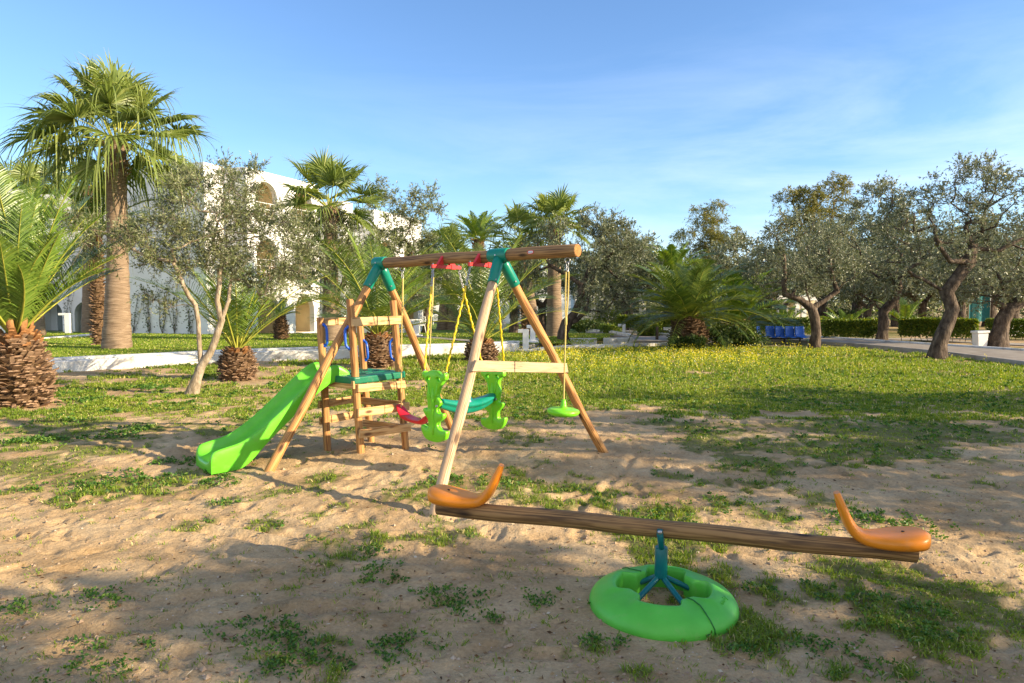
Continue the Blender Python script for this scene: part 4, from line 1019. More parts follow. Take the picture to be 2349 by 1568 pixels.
seat(EL - V3(0, 0, 0.012), pd, 'l'); seat(ER + pd * 0.0 - V3(0, 0, 0.012), -pd, 'r')

# ------------------------------------------------------------------ vegetation builders
def leaves_np(bases, dirs, L, W, rng, rnd=None, curl=0.15, roll=True):
    """diamond leaves; bases, dirs (n,3); L, W arrays"""
    n = len(bases)
    dirs = dirs / np.maximum(np.linalg.norm(dirs, axis=1, keepdims=True), 1e-6)
    r = rng.normal(size=(n, 3)); s = np.cross(dirs, r); s /= np.maximum(np.linalg.norm(s, axis=1, keepdims=True), 1e-6)
    nn = np.cross(dirs, s)
    L = L[:, None]; W = W[:, None]
    a = bases; b = bases + dirs * L * 0.5 + s * W * 0.5 + nn * L * curl * .3; c = bases + dirs * L + nn * L * curl * rng.uniform(-1, 1, (n, 1)); d = bases + dirs * L * 0.5 - s * W * 0.5 + nn * L * curl * .3
    V = np.stack([a, b, c, d], 1).reshape(-1, 3); F = np.arange(4 * n).reshape(n, 4)
    if rnd is None: rnd = rng.uniform(0, 1, n)
    return V, F, np.repeat(rnd, 4)

def grow(stems, targets, rng, seg=0.30, wig=0.10, up=0.25):
    """stems: list of (parent_index or -1, [points]) ; grows branches to the targets. returns pos list, parent list, tips"""
    pos = []; par = []
    idx = {}
    for k, (p, pts) in enumerate(stems):
        prev = -1 if p is None else idx[p[0]][p[1]]
        ids = []
        for q in pts:
            q = np.array(q, float)
            if prev >= 0:
                dlt = q - pos[prev]; n = max(1, int(np.linalg.norm(dlt) / seg)); base = pos[prev].copy()
                for i in range(1, n + 1):
                    pos.append(base + dlt * i / n + (rng.normal(size=3) * 0.015 if i < n else 0)); par.append(prev); prev = len(pos) - 1
            else:
                pos.append(q); par.append(-1); prev = 0
            ids.append(prev)
        idx[k] = ids
    n_st = len(pos)
    minz = pos[idx[0][-1]][2] * 0.9 if len(idx[0]) else 0
    T = np.array(targets); P = np.array(pos)
    ok0 = [i for i in range(len(pos)) if pos[i][2] >= minz]
    d0 = np.array([min(np.linalg.norm(P[ok0] - t, axis=1)) for t in T]); order = np.argsort(d0)
    tips = []
    cand = list(ok0)
    for ti in order:
        t = T[ti]; A = np.array([pos[i] for i in cand]); d = np.linalg.norm(A - t, axis=1) + 0.6 * np.maximum(0, A[:, 2] - t[2])
        j = cand[int(np.argmin(d))]; a = pos[j]; L = np.linalg.norm(t - a); n = max(1, int(L / seg)); prev = j
        ctl = (a + t) / 2 + rng.normal(size=3) * wig * L + np.array([0, 0, up * 0.35 * L * rng.uniform(-0.4, 1)])
        for i in range(1, n + 1):
            u = i / n; q = (1 - u) ** 2 * a + 2 * u * (1 - u) * ctl + u * u * t
            pos.append(q + rng.normal(size=3) * 0.012); par.append(prev); prev = len(pos) - 1; cand.append(prev)
        tips.append(prev)
    return pos, par, tips, n_st
def branch_mesh(pos, par, tips, r_tip, r_base, expo=2.3, nside=6, rough=0.0, rng=None, thick0=None, maxr=None):
    n = len(pos); w_ = np.zeros(n); ch = [[] for _ in range(n)]
    for i, p in enumerate(par):
        if p >= 0: ch[p].append(i)
    for i in range(n - 1, -1, -1):
        if not ch[i]: w_[i] = 1.0
        if par[i] >= 0: w_[par[i]] += w_[i]
    rad = r_tip * w_ ** (1 / expo); k = r_base / rad[0]
    g = math.log(max(k, 1e-3)) / math.log(max(w_[0], 2.0)); rad = rad * w_ ** g
    mb = MB(); done = set()
    # chains: follow the thickest child
    starts = [0]
    while starts:
        s = starts.pop(); chain = [s] if par[s] < 0 else [par[s], s]
        cur = s
        while ch[cur]:
            best = max(ch[cur], key=lambda c: w_[c])
            for c in ch[cur]:
                if c != best: starts.append(c)
            chain.append(best); cur = best
        pts = [pos[c] for c in chain]; rs = [rad[c] for c in chain]
        if par[s] >= 0: rs[0] = min(rad[par[s]], rs[1] * 1.25)
        ns = 12 if rs[0] > 0.10 else (8 if rs[0] > 0.035 else 4)
        b0 = len(mb.v)
        mb.tube(pts, rs, ns, caps=False)
        if rough and rs[0] > 0.05:
            for i in range(b0, len(mb.v)):
                p = Vector(mb.v[i]); c = Vector([float(x) for x in pts[(i - b0) // ns]]); rr = (p - c)
                a = fbm(np.array([p.x * 4 + p.y * 3]), np.array([p.z * 2.2 + p.y * 4]), 2.2, 3, 9)[0]
                mb.v[i] = tuple(c + rr * (1 + rough * (a - 0.5) * 2))
    return mb, rad
def ellipsoid_pts(c, r, n, rng, shell=0.55):
    out = []
    while len(out) < n:
        v = rng.uniform(-1, 1, 3); l = np.linalg.norm(v)
        if l > 1 or l < 1e-3: continue
        rr = l ** (1 / 3 * shell * 1.6) if shell else l
        out.append(np.array(c) + v / l * min(1, l ** shell) * np.array(r))
    return out
def make_tree(name, label, cat, base, stems, crowns, seed, r_base=0.16, r_tip=0.006, nclump=70, twigs=9, leaves=14, L=0.07, W=0.018, twl=0.45, bark='bark', leaf='olive', group=None, rough=0.25, droop=0.0, seg=0.3, expo=2.3, up=0.25, leafz=None, flare=1.5):
    rng = np.random.default_rng(seed); random.seed(seed)
    root = empty(name, base, label, cat, group)
    bz = np.array([base.x, base.y, base.z])
    st = [(p, [np.array(q) + bz for q in pts]) for p, pts in stems]
    tg = []
    tot = sum(c[1][0] * c[1][1] * c[1][2] for c in crowns)
    for c, r in crowns:
        tg += ellipsoid_pts(np.array(c) + bz, r, max(2, int(nclump * r[0] * r[1] * r[2] / tot)), rng)
    pos, par, tips, nst = grow(st, tg, rng, seg=seg, up=up)
    mb, rad = branch_mesh(pos, par, tips, r_tip, r_base, expo=expo, rough=rough, rng=rng)
    # flare at the root
    for i, v in enumerate(mb.v):
        h = v[2] - base.z
        if h < 0.35:
            k = 1 + (flare - 1) * (1 - max(h, 0) / 0.35) ** 2 * (1 + 0.35 * math.sin(math.atan2(v[1] - base.y, v[0] - base.x) * 5))
            mb.v[i] = (base.x + (v[0] - base.x) * k, base.y + (v[1] - base.y) * k, v[2] - (0.06 if h < 0.02 else 0))
    mb.build('trunk', M[bark], root)
    # twigs and leaves: from the tips and from thin branch nodes
    P = np.array(pos); n = len(P); thin = [i for i in range(nst, n) if rad[i] < r_tip * 3.2]
    src = list(tips) + [i for i in thin if rng.uniform() < 0.45]
    src = np.array(src); K = len(src) * twigs
    o = np.repeat(P[src], twigs, 0)
    cc = np.mean([np.array(c[0]) + bz for c in crowns], axis=0)
    outd = o - cc; outd /= np.maximum(np.linalg.norm(outd, axis=1, keepdims=True), 1e-6)
    d = rng.normal(size=(K, 3)) + outd * 0.55 + np.array([0, 0, 0.35 - droop]); d /= np.linalg.norm(d, axis=1, keepdims=True)
    tl = twl * rng.uniform(0.45, 1.25, K); 
    # twig meshes: thin 3-sided sticks (2 quads crossed)
    s = np.cross(d, rng.normal(size=(K, 3))); s /= np.linalg.norm(s, axis=1, keepdims=True); tw = 0.0035
    bend = np.array([0, 0, -1.0]) * (tl[:, None] ** 2) * (0.25 + droop)
    e = o + d * tl[:, None] + bend
    TV = np.stack([o + s * tw, o - s * tw, e - s * tw * .4, e + s * tw * .4], 1).reshape(-1, 3); TF = np.arange(4 * K).reshape(K, 4)
    nl = leaves
    u = rng.uniform(0.12, 1.0, (K, nl)); b = o[:, None, :] + d[:, None, :] * (tl[:, None] * u)[..., None] + bend[:, None, :] * (u ** 2)[..., None]
    ld = d[:, None, :] * 0.7 + rng.normal(size=(K, nl, 3)) * 0.62 + np.array([0, 0, 0.12 - droop])
    tone = 0.35 * vnoise(o[:, 0] * 1.4 + o[:, 2], o[:, 1] * 1.4 + o[:, 2] * .7, 4)
    rn = np.clip(rng.beta(2, 3, (K, nl)) * 0.85 + tone[:, None] - 0.05 + (rng.uniform(size=(K, nl)) > 0.96) * 0.3, 0, 1)
    n_ = K * nl
    V_, F_, A_ = leaves_np(b.reshape(-1, 3), ld.reshape(-1, 3), L * rng.uniform(0.6, 1.25, n_), W * rng.uniform(0.7, 1.3, n_), rng, rn.ravel())
    V = np.concatenate([V_, TV]); F = np.concatenate([F_, TF + len(V_)]); A = np.concatenate([A_, np.full(4 * K, 0.5)])
    mi = np.concatenate([np.zeros(len(F_), int), np.ones(len(TF), int)])
    np_mesh('crown', V, F, [M[leaf], M['twig']], root, {'rnd': A}, mi)
    return root

# --- fan palm
def fan_frond(base, az, el, pet, Rb, rng, droop=0.35, n=34, spread=2.35, tone=0.0):
    f = np.array([math.cos(az) * math.cos(el), math.sin(az) * math.cos(el), math.sin(el)])
    side = np.array([-math.sin(az), math.cos(az), 0.0]); upn = np.cross(side, f) * -1
    if upn[2] < 0: upn = -upn
    tw = rng.normal() * 0.35; side, upn = side * math.cos(tw) + upn * math.sin(tw), upn * math.cos(tw) - side * math.sin(tw)
    # petiole curve with sag
    P0 = np.array(base); pts = [P0 + f * pet * u + np.array([0, 0, -1]) * pet * 0.18 * u * u for u in (0, .33, .66, 1)]
    hub = pts[-1]; fd = pts[-1] - pts[-2]; fd = fd / np.linalg.norm(fd)
    Vs = []; Fs = []; A = []
    rs = [0.04, 0.28, 0.48, 0.68, 0.86, 1.0]; fold = rng.uniform(0.25, 0.5)
    da = 2 * spread / n
    for i in range(n):
        a = -spread + da * (i + .5); ll = Rb * (0.80 + 0.20 * math.cos(a * 0.8)) * rng.uniform(0.9, 1.08)
        d = fd * math.cos(a) + side * math.sin(a) + upn * (fold * abs(math.sin(a)) * 0.9)
        d /= np.linalg.norm(d); w = np.cross(d, upn); w /= np.linalg.norm(w)
        dr = droop * rng.choice([0.5, 0.9, 1.3, 2.6], p=[.3, .35, .2, .15])
        b0 = len(Vs); tn = np.clip(rng.normal(0.5 + tone, 0.14), 0, 0.93)
        for k, r in enumerate(rs):
            hw = min(math.tan(da / 2) * r * ll * 1.05, math.tan(da / 2) * 0.45 * ll) * (1 - sstep(0.42, 1.04, np.array(r)).item() * 0.97)
            sag = dr * ll * max(0, r - 0.38) ** 1.7 * 1.9
            c = hub + d * r * ll * (1 - 0.25 * dr * max(0, r - .4)) + np.array([0, 0, -sag]); pl = upn * (0.012 * Rb * (1 if i % 2 else -1)) * (r < 0.6)
            Vs += [c - w * hw + pl, c + w * hw - pl]; A += [tn + (0.3 if k == 5 and rng.uniform() > .5 else 0)] * 2
        Fs += [(b0 + 2 * k, b0 + 2 * k + 1, b0 + 2 * k + 3, b0 + 2 * k + 2) for k in range(len(rs) - 1)]
    return Vs, Fs, A, pts
def fan_palm(name, label, base, top, r0, r1, Rb, pet, nf, seed, group=None, droop=0.35, trunkmat='trunkpalm', elmin=-0.65, skirt=0.5, n=34, bootcol='boot', tone=0.0, eln=1.45, cat='palm tree'):
    rng = np.random.default_rng(seed); root = empty(name, base, label, cat, group)
    mb = MB(); K = 44; rows = []; ax = top - base
    for i in range(K):
        u = i / (K - 1); c = base + ax * u + V3(0.05 * math.sin(u * 3 + seed), 0, -0.08 if i == 0 else 0); r = r1 + (r0 - r1) * (1 - u) ** 3.0; r *= 1 + 0.03 * math.sin(i * 2.1) + rng.normal() * 0.006
        rows.append([c + V3(math.cos(2 * math.pi * j / 20) * r * (1 + 0.02 * math.sin(j * 3 + i)), math.sin(2 * math.pi * j / 20) * r, 0) for j in range(20)])
    vs = [v for q in rows for v in q]; mb.add(vs, [(i * 20 + j, i * 20 + (j + 1) % 20, (i + 1) * 20 + (j + 1) % 20, (i + 1) * 20 + j) for i in range(K - 1) for j in range(20)], smooth=True)
    mb.build('trunk', M[trunkmat], root)
    # leaf boots under the crown
    mb = MB(); nb = 46
    for i in range(nb):
        a = i * 2.399; h = -skirt * (1 - i / nb); c = top + V3(0, 0, h); rr = r1 * (1.0 + 0.25 * i / nb); d = V3(math.cos(a), math.sin(a), 0.75).normalized()
        s_ = V3(-math.sin(a), math.cos(a), 0); p = c + V3(math.cos(a), math.sin(a), 0) * rr * 0.85
        mb.add([p - s_ * .07, p + s_ * .07, p + d * .2 + s_ * .035, p + d * .2 - s_ * .035, p + V3(0, 0, -.05) + d * .03], [(0, 1, 2, 3), (0, 3, 4), (1, 4, 2), (3, 2, 4)])
    mb.build('leaf_boots', M[bootcol], root)
    Vs = []; Fs = []; A = []; pm = MB()
    for i in range(nf):
        u = (i + .5) / nf; az = i * 2.39996 + rng.normal() * 0.12; el = elmin + (eln - elmin) * (u ** 0.85) + rng.normal() * 0.08
        rb = Rb * (0.85 + 0.2 * rng.uniform()) * (1 - 0.15 * max(0, u - .8) / .2)
        v, f, a, pts = fan_frond(np.array(top) + np.array([0, 0, 0.05]) + np.array([math.cos(az), math.sin(az), 0]) * r1 * .5, az, el, pet * rng.uniform(0.8, 1.15) * (0.85 + 0.5 * u), rb, rng, droop * (1.5 - 0.7 * u), n=n, tone=tone)
        b0 = len(Vs); Vs += v; Fs += [tuple(b0 + q for q in ff) for ff in f]; A += a
        pm.tube(pts, [0.028, 0.02, 0.015, 0.012], 5, caps=False)
    pm.build('leaf_stalks', M['petiole'], root)
    np_mesh('crown', np.array(Vs), np.array(Fs), M['fan'], root, {'rnd': np.array(A)})
    return root

# --- date palm
def pin_frond(base, az, el, L, rng, arch=0.9, n=46, lw=0.40, tone=0.0, lwid=0.028, vee=0.5, roll=0.0):
    pts = []; p = np.array(base, float); K = 22; a = el
    side = np.array([-math.sin(az), math.cos(az), 0.0])
    dirs = []
    for k in range(K + 1):
        u = k / K; d = np.array([math.cos(az) * math.cos(a), math.sin(az) * math.cos(a), math.sin(a)])
        pts.append(p.copy()); dirs.append(d); p = p + d * L / K + side * roll * 0.01 * L * u; a -= arch / K * (0.35 + 1.3 * u)
    pts = np.array(pts); dirs = np.array(dirs)
    u = np.linspace(0.14, 1.0, n); i_ = np.clip((u * K).astype(int), 0, K - 1); fr = u * K - i_
    c = pts[i_] * (1 - fr[:, None]) + pts[i_ + 1] * fr[:, None]; d = dirs[i_]
    upn = np.cross(side[None, :], d) * -1; upn[upn[:, 2] < 0] *= -1
    prof = np.sin(np.clip(u * 1.02, 0, 1) * math.pi * 0.93 + 0.18) ** 0.6; ll = lw * L * np.clip(prof, 0.18, 1) * 0.52
    Vs = []; Fs = []; A = []
    for sg in (-1, 1):
        fwd = 0.55 + 0.5 * u
        v = vee * (0.7 + 0.5 * rng.uniform(size=n))
        ld = d * fwd[:, None] + side[None, :] * sg + upn * v[:, None]; ld += rng.normal(size=(n, 3)) * 0.07; ld /= np.linalg.norm(ld, axis=1, keepdims=True)
        w = np.cross(ld, upn + side[None, :] * 0.6 * sg); w /= np.linalg.norm(w, axis=1, keepdims=True); hw = lwid * 0.5 * (0.6 + 0.4 * prof)
        L_ = ll * rng.uniform(0.88, 1.1, n); g = np.array([0, 0, -1.0])
        m_ = c + ld * (L_ * 0.5)[:, None] + g * (0.03 * L_)[:, None]; e = c + ld * L_[:, None] + g * (0.16 * L_ * rng.uniform(0.5, 1.6, n))[:, None]
        q = np.stack([c - w * (hw * .6)[:, None], c + w * (hw * .6)[:, None], m_ + w * hw[:, None], m_ - w * hw[:, None], e + w * (hw * .12)[:, None], e - w * (hw * .12)[:, None]], 1)
        b0 = len(Vs) * 1; base_i = sum(x.shape[0] for x in Vs)
        Vs.append(q.reshape(-1, 3)); k6 = np.arange(n)[:, None] * 6 + base_i
        Fs.append(np.concatenate([k6 + np.array([[0, 1, 2, 3]]), k6 + np.array([[3, 2, 4, 5]])])); A.append(np.repeat(np.clip(rng.normal(0.5 + tone, 0.13, n), 0, 1), 6))
    return np.concatenate(Vs), np.concatenate(Fs), np.concatenate(A), pts
def date_palm(name, label, base, rad, h, L, nf, seed, el0=1.45, el1=0.1, arch=0.9, leaf='date', group=None, bulge=1.0, n=46, boots=230, neck=0.5, tone=0.0, vee=0.5, azs=None, lwid=0.028, cat='palm tree', bsize=0.11, lean=(0, 0), spathe=0, fresh=True, bootmat='boot', short=0.0):
    rng = np.random.default_rng(seed); root = empty(name, base, label, cat, group)
    lean = V3(lean[0], lean[1], 0)
    def rr(u): return rad * (neck + (1 - neck) * math.sin(min(1, (1 - u) * 1.15 + 0.12) * math.pi / 2) ** 0.8) * (1 - 0.12 * bulge * max(0, 0.25 - u) / 0.25)
    mb = MB(); K = 16
    prof = [(rr(i / (K - 1)) * 0.93, h * i / (K - 1) - (0.06 if i == 0 else 0)) for i in range(K)] + [(rad * neck * 0.4, h + 0.08), (0.001, h + 0.1)]
    vs = []
    for r, z in prof: vs += [base + lean * (z / max(h, .1)) + V3(r * math.cos(2 * math.pi * j / 22), r * math.sin(2 * math.pi * j / 22), z) for j in range(22)]
    mb.add(vs, [(i * 22 + j, i * 22 + (j + 1) % 22, (i + 1) * 22 + (j + 1) % 22, (i + 1) * 22 + j) for i in range(len(prof) - 1) for j in range(22)], smooth=True)
    for i in range(boots):        # cut leaf bases in a spiral, each a stubby wedge with a pale cut face
        u = (i + 0.5) / boots; a = i * 2.39996 + rng.normal() * 0.13; z = h * (u * 1.0) + rng.normal() * 0.022; r = rr(u)
        o = V3(math.cos(a), math.sin(a), 0); s_ = V3(-math.sin(a), math.cos(a), 0); upx = 0.2 + 0.9 * u + rng.normal() * 0.28
        d = (o + V3(0, 0, upx)).normalized(); nrm = d.cross(s_).normalized()
        if nrm.z < 0: nrm = -nrm
        bl = bsize * rng.uniform(0.55, 1.5) * (1.5 if rng.uniform() > .93 else 1); w0 = bsize * rng.uniform(0.45, 0.8); w1 = w0 * rng.uniform(0.5, 0.8); th = bsize * 0.34
        c0 = base + lean * u + o * r * 0.86 + V3(0, 0, z - bsize * 0.15); c1 = c0 + d * (bl + r * 0.12)
        mb.add([c0 - s_ * w0, c0 + s_ * w0, c0 + s_ * w0 * .4 + nrm * th, c0 - s_ * w0 * .4 + nrm * th, c1 - s_ * w1, c1 + s_ * w1, c1 + s_ * w1 * .5 + nrm * th * .6, c1 - s_ * w1 * .5 + nrm * th * .6],
               [(0, 1, 5, 4), (2, 3, 7, 6), (1, 2, 6, 5), (3, 0, 4, 7), (4, 5, 6, 7)], 2 if (fresh and u > 0.86 and rng.uniform() > .4) else (1 if rng.uniform() > 0.25 else 0))
        if rng.uniform() > 0.25:     # hairy fibre strands
            for q in range(4):
                e0 = c0 + s_ * rng.normal() * w0; mb.add([e0, e0 + s_ * 0.012, e0 + d * bl * 1.25 + s_ * rng.normal() * .09 - V3(0, 0, .05 + .05 * rng.uniform())], [(0, 1, 2)], 0)
    mb.build('trunk', [M['fibre'], M[bootmat], M['bootorange']], root)
    top = base + lean + V3(0, 0, h + 0.02); Vs = []; Fs = []; A = []; pm = MB(); nb = 0
    for i in range(nf):
        u = (i + .5) / nf; az = (i * 2.39996 + rng.normal() * 0.1) if azs is None else azs[i % len(azs)][0]
        el = el1 + (el0 - el1) * u + rng.normal() * 0.06 if azs is None else azs[i % len(azs)][1]
        LL = (L * rng.uniform(0.88, 1.08) * (1 - 0.2 * max(0, u - .75) / .25) * (1 - short * (1 - u) ** 1.3)) if azs is None else L * azs[i % len(azs)][2]
        v, f, a, pts = pin_frond(np.array(top) + np.array([math.cos(az), math.sin(az), 0]) * rad * neck * 0.35, az, el, LL, rng, arch=arch * (1.15 - 0.45 * u) * rng.uniform(0.85, 1.15), n=n, tone=tone + rng.normal() * 0.06, vee=vee, lwid=lwid, roll=rng.normal())
        Vs.append(v); Fs.append(f + nb); nb += len(v); A.append(a)
        pm.tube([tuple(p) for p in pts[::3]], [max(0.004, 0.022 * (1 - k / 8.2)) for k in range(len(pts[::3]))], 5, caps=False)
        for k in range(6):    # spines near the stalk foot
            pass
    pm.build('leaf_stalks', M['petiole'], root)
    np_mesh('crown', np.concatenate(Vs), np.concatenate(Fs), M[leaf], root, {'rnd': np.concatenate(A)})
    if spathe:
        mb = MB()
        for k in range(spathe):
            a = -1.2 + 0.8 * k; o = V3(math.cos(a), math.sin(a), 0); p = top + o * rad * neck * 0.8; q = p + o * 0.12 + V3(0, 0, 0.42 + 0.05 * k)
            mb.tube([p, p.lerp(q, .3) + o * .04, p.lerp(q, .7) + o * .03, q], [0.02, 0.055, 0.045, 0.006], 8, squash=0.4)
        mb.build('flower_sheath', M['bootorange'], root)
    return root
def leafy_box(name, label, cat, a, b, depth, z0, z1, seed, leaf='hedge', n=5000, L=0.06, group=None, stems=True, rnd_top=0.06, clear=0.0):
    """clipped hedge between ground points a,b"""
    rng = np.random.default_rng(seed); root = empty(name, (a + b) / 2, label, cat, group)
    d = (b - a); LL = d.length; d.normalize(); s_ = np.array([-d.y, d.x, 0]); dn = np.array(d)
    u = rng.uniform(0, 1, n); face = rng.uniform(size=n)
    y = rng.uniform(-.5, .5, n); z = rng.uniform(0, 1, n) ** 0.8
    k1 = face < 0.45; y[k1] = -0.5 + rng.exponential(0.06, k1.sum()); k2 = (face > 0.45) & (face < 0.62); z[k2] = 1 - rng.exponential(0.03, k2.sum()); k3 = (face > .62) & (face < .8); y[k3] = 0.5 - rng.exponential(.06, k3.sum())
    zz = z0 + clear + (z1 - z0 - clear) * z; bump = rnd_top * (fbm(u * LL, y * 2, 2.0, 3, seed) - 0.5) * 2
    P = np.array(a)[None, :] * 0 + np.array([a.x, a.y, 0]) + dn * (u * LL)[:, None] + s_ * ((y + bump * 1.2 * (np.abs(y) > .4) * np.sign(y)) * depth)[:, None] + np.array([0, 0, 1.0]) * (zz + bump * z)[:, None]
    nd_ = rng.normal(size=(n, 3)) + np.array([0, 0, .3]) - s_ * 0.4
    V_, F_, A_ = leaves_np(P, nd_, L * rng.uniform(.7, 1.3, n), L * 0.6 * rng.uniform(.7, 1.3, n), rng, np.clip(rng.beta(2, 2.5, n) + 0.25 * (vnoise(P[:, 0] * 3, P[:, 2] * 4 + P[:, 1], 3) - .5), 0, 1))
    np_mesh('foliage', V_, F_, M[leaf], root, {'rnd': A_})
    if stems:
        mb = MB(); k = int(LL / 0.22)
        for i in range(k):
            p = a + d * (i + rng.uniform(.2, .8)) * LL / k + V3(*(s_ * rng.uniform(-.25, .25) * depth)); t_ = V3(rng.normal() * .12, rng.normal() * .05, 0)
            mb.tube([V3(p.x, p.y, z0 - .03), V3(p.x, p.y, 0) + t_ * .5 + V3(0, 0, z0 + (z1 - z0) * .4), V3(p.x, p.y, 0) + t_ + V3(0, 0, z0 + (z1 - z0) * .85)], [0.013, 0.011, 0.006], 5)
        mb.build('stems', M['twig'], root)
    return root
def shrub(name, label, base, r, h, seed, leaf='bush', n=3500, L=0.07, W=0.03, cat='shrub', group=None, z0=0.05):
    rng = np.random.default_rng(seed); root = empty(name, base, label, cat, group)
    nc = 26; C_ = np.array(ellipsoid_pts((base.x, base.y, base.z + h * .52), (r, r, h * .5), nc, rng)); C_[:, 2] = np.maximum(C_[:, 2], base.z + z0)
    mb = MB()
    for c in C_:
        q = base.lerp(Vector(c), 0.5) + V3(0, 0, .05); mb.tube([base + V3(rng.normal() * .05, rng.normal() * .05, -.02), q, Vector(c)], [0.012, 0.009, 0.004], 4, caps=False)
    mb.build('stems', M['twig'], root)
    k = rng.integers(0, nc, n); P = C_[k] + rng.normal(size=(n, 3)) * np.array([r, r, h * .5]) * 0.2; P[:, 2] = np.maximum(P[:, 2], base.z + 0.01)
    D = rng.normal(size=(n, 3)) * .8 + (P - C_[k]) / r * 1.5 + np.array([0, 0, .4])
    V_, F_, A_ = leaves_np(P, D, L * rng.uniform(.6, 1.3, n), W * rng.uniform(.7, 1.3, n), rng, np.clip(rng.beta(2, 2.5, n), 0, 1))
    np_mesh('foliage', V_, F_, M[leaf], root, {'rnd': A_}); return root

# ------------------------------------------------------------------ the planting
def w2(px, py0, py, base):      # local offset (x, z) of a photo point taken at the base's depth
    P = AT(px, py, base.y); return P - base
def LP(base, *pxpy, dy=0.0):
    out = []
    for k, q in enumerate(pxpy):
        P = AT(q[0], q[1], base.y + (q[2] if len(q) > 2 else 0)) - base; out.append((P.x, P.y, P.z))
    return out
# young olive by the slide
b0 = G(440, 905)
make_tree('olive_tree', 'young forked olive tree with pale slender stems behind the slide', 'olive tree', b0,
    [(None, [(0, 0, 0)] + LP(b0, (452, 868), (462, 840))), ((0, 2), LP(b0, (458, 800), (455, 740), (448, 700), (420, 655, -.3), (395, 600, -.5))), ((0, 2), LP(b0, (482, 810), (500, 760), (508, 735))),
     ((2, 2), LP(b0, (525, 690), (530, 640, .3), (540, 590, .3))), ((2, 2), LP(b0, (498, 690), (505, 620), (520, 560, .2))), ((1, 4), LP(b0, (340, 590, -.6), (290, 560, -.6)))],
    [(LP(b0, (500, 500, .2))[0], (0.95, 0.9, 1.0)), (LP(b0, (600, 560, .3))[0], (0.9, .9, .8)), (LP(b0, (390, 560, -.2))[0], (.8, .8, .55)), (LP(b0, (255, 555, -.5))[0], (.6, .6, .32)), (LP(b0, (205, 530, -.5))[0], (.35, .45, .28)), (LP(b0, (630, 650, .4))[0], (.55, .6, .45)), (LP(b0, (690, 600, .4))[0], (.42, .5, .35)), (LP(b0, (380, 680))[0], (.35, .35, .3)), (LP(b0, (585, 410, .2))[0], (.2, .2, .22)), (LP(b0, (480, 410))[0], (.45, .4, .25))],
    11, r_base=0.085, r_tip=0.0035, nclump=330, twigs=7, leaves=12, L=0.072, W=0.016, twl=0.32, expo=2.0, bark='barkpale', rough=0.12, seg=0.2, flare=1.5)
# centre old olive beside the white posts
b0 = G(1292, 792)
make_tree('olive_tree', 'gnarled dark olive tree leaning right beside the square white posts', 'olive tree', b0,
    [(None, [(0, 0, 0)] + LP(b0, (1290, 765), (1300, 742))), ((0, 2), LP(b0, (1322, 735), (1345, 712), (1355, 660), (1372, 600))), ((0, 2), LP(b0, (1318, 720), (1332, 690), (1335, 655))),
     ((2, 2), LP(b0, (1290, 625), (1262, 610), (1245, 585))), ((2, 2), LP(b0, (1352, 620, .3), (1395, 592), (1420, 560))), ((1, 3), LP(b0, (1420, 640), (1450, 600)))],
    [(LP(b0, (1345, 560))[0], (1.7, 1.5, 1.0)), (LP(b0, (1420, 590))[0], (.9, 1.1, 1.3)), (LP(b0, (1250, 575))[0], (.9, 1., .8)), (LP(b0, (1390, 680))[0], (1.2, 1.2, .7)), (LP(b0, (1370, 515))[0], (.8, .8, .6)), (LP(b0, (1215, 640, 1))[0], (.6, .8, .7))],
    12, r_base=0.21, nclump=190, twigs=8, leaves=12, L=0.11, W=0.034, twl=0.5, leaf='olive_silver', rough=0.35)
# big olive right
b0 = G(2150, 824)
make_tree('olive_tree', 'tall olive tree with thick twisting trunk in the grass before the road', 'olive tree', b0,
    [(None, [(0, 0, 0)] + LP(b0, (2152, 790), (2170, 745), (2185, 710), (2172, 672))), ((0, 4), LP(b0, (2140, 655), (2095, 632), (2070, 610, -.4))), ((0, 4), LP(b0, (2195, 640), (2222, 600), (2230, 570), (2215, 520))),
     ((2, 2), LP(b0, (2290, 575), (2349, 545), (2400, 520))), ((2, 1), LP(b0, (2180, 600, -.5), (2150, 560, -.6))), ((2, 2), LP(b0, (2250, 540, .5), (2260, 480, .5)))],
    [(LP(b0, (2130, 520))[0], (1.5, 1.4, .9)), (LP(b0, (2230, 455))[0], (1.1, 1.2, 1.1)), (LP(b0, (2320, 500))[0], (1.2, 1.3, .9)), (LP(b0, (2060, 480))[0], (.75, .9, .75)), (LP(b0, (2050, 590))[0], (.8, .9, .5)), (LP(b0, (2370, 590))[0], (.8, 1., .5)), (LP(b0, (2255, 400))[0], (.6, .6, .45)), (LP(b0, (2200, 590, .5))[0], (1.2, 1.2, .35))],
    13, r_base=0.185, nclump=260, r_tip=0.009, twigs=5, leaves=12, L=0.10, W=0.028, twl=0.42, leaf='olive_silver', rough=0.35)
b0 = G(1868, 799)
make_tree('olive_tree', 'open-headed olive tree right behind the row of blue seats', 'olive tree', b0,
    [(None, [(0, 0, 0)] + LP(b0, (1872, 765), (1868, 730), (1862, 708))), ((0, 3), LP(b0, (1835, 688), (1800, 676), (1770, 672))), ((0, 3), LP(b0, (1890, 690), (1920, 668), (1935, 650))), ((0, 3), LP(b0, (1850, 670), (1845, 620))), ((1, 1), LP(b0, (1800, 620), (1795, 560))), ((2, 1), LP(b0, (1905, 620), (1900, 560)))],
    [(LP(b0, (1845, 575))[0], (1.5, 1.5, 1.3)), (LP(b0, (1770, 610))[0], (.75, 1., .9)), (LP(b0, (1925, 590))[0], (.8, 1., 1.0)), (LP(b0, (1815, 525))[0], (.8, .8, .5))],
    14, r_base=0.16, nclump=150, r_tip=0.009, twigs=5, leaves=11, L=0.105, W=0.032, twl=0.45, leaf='olive_silver', rough=0.35)
b0 = G(2022, 787)
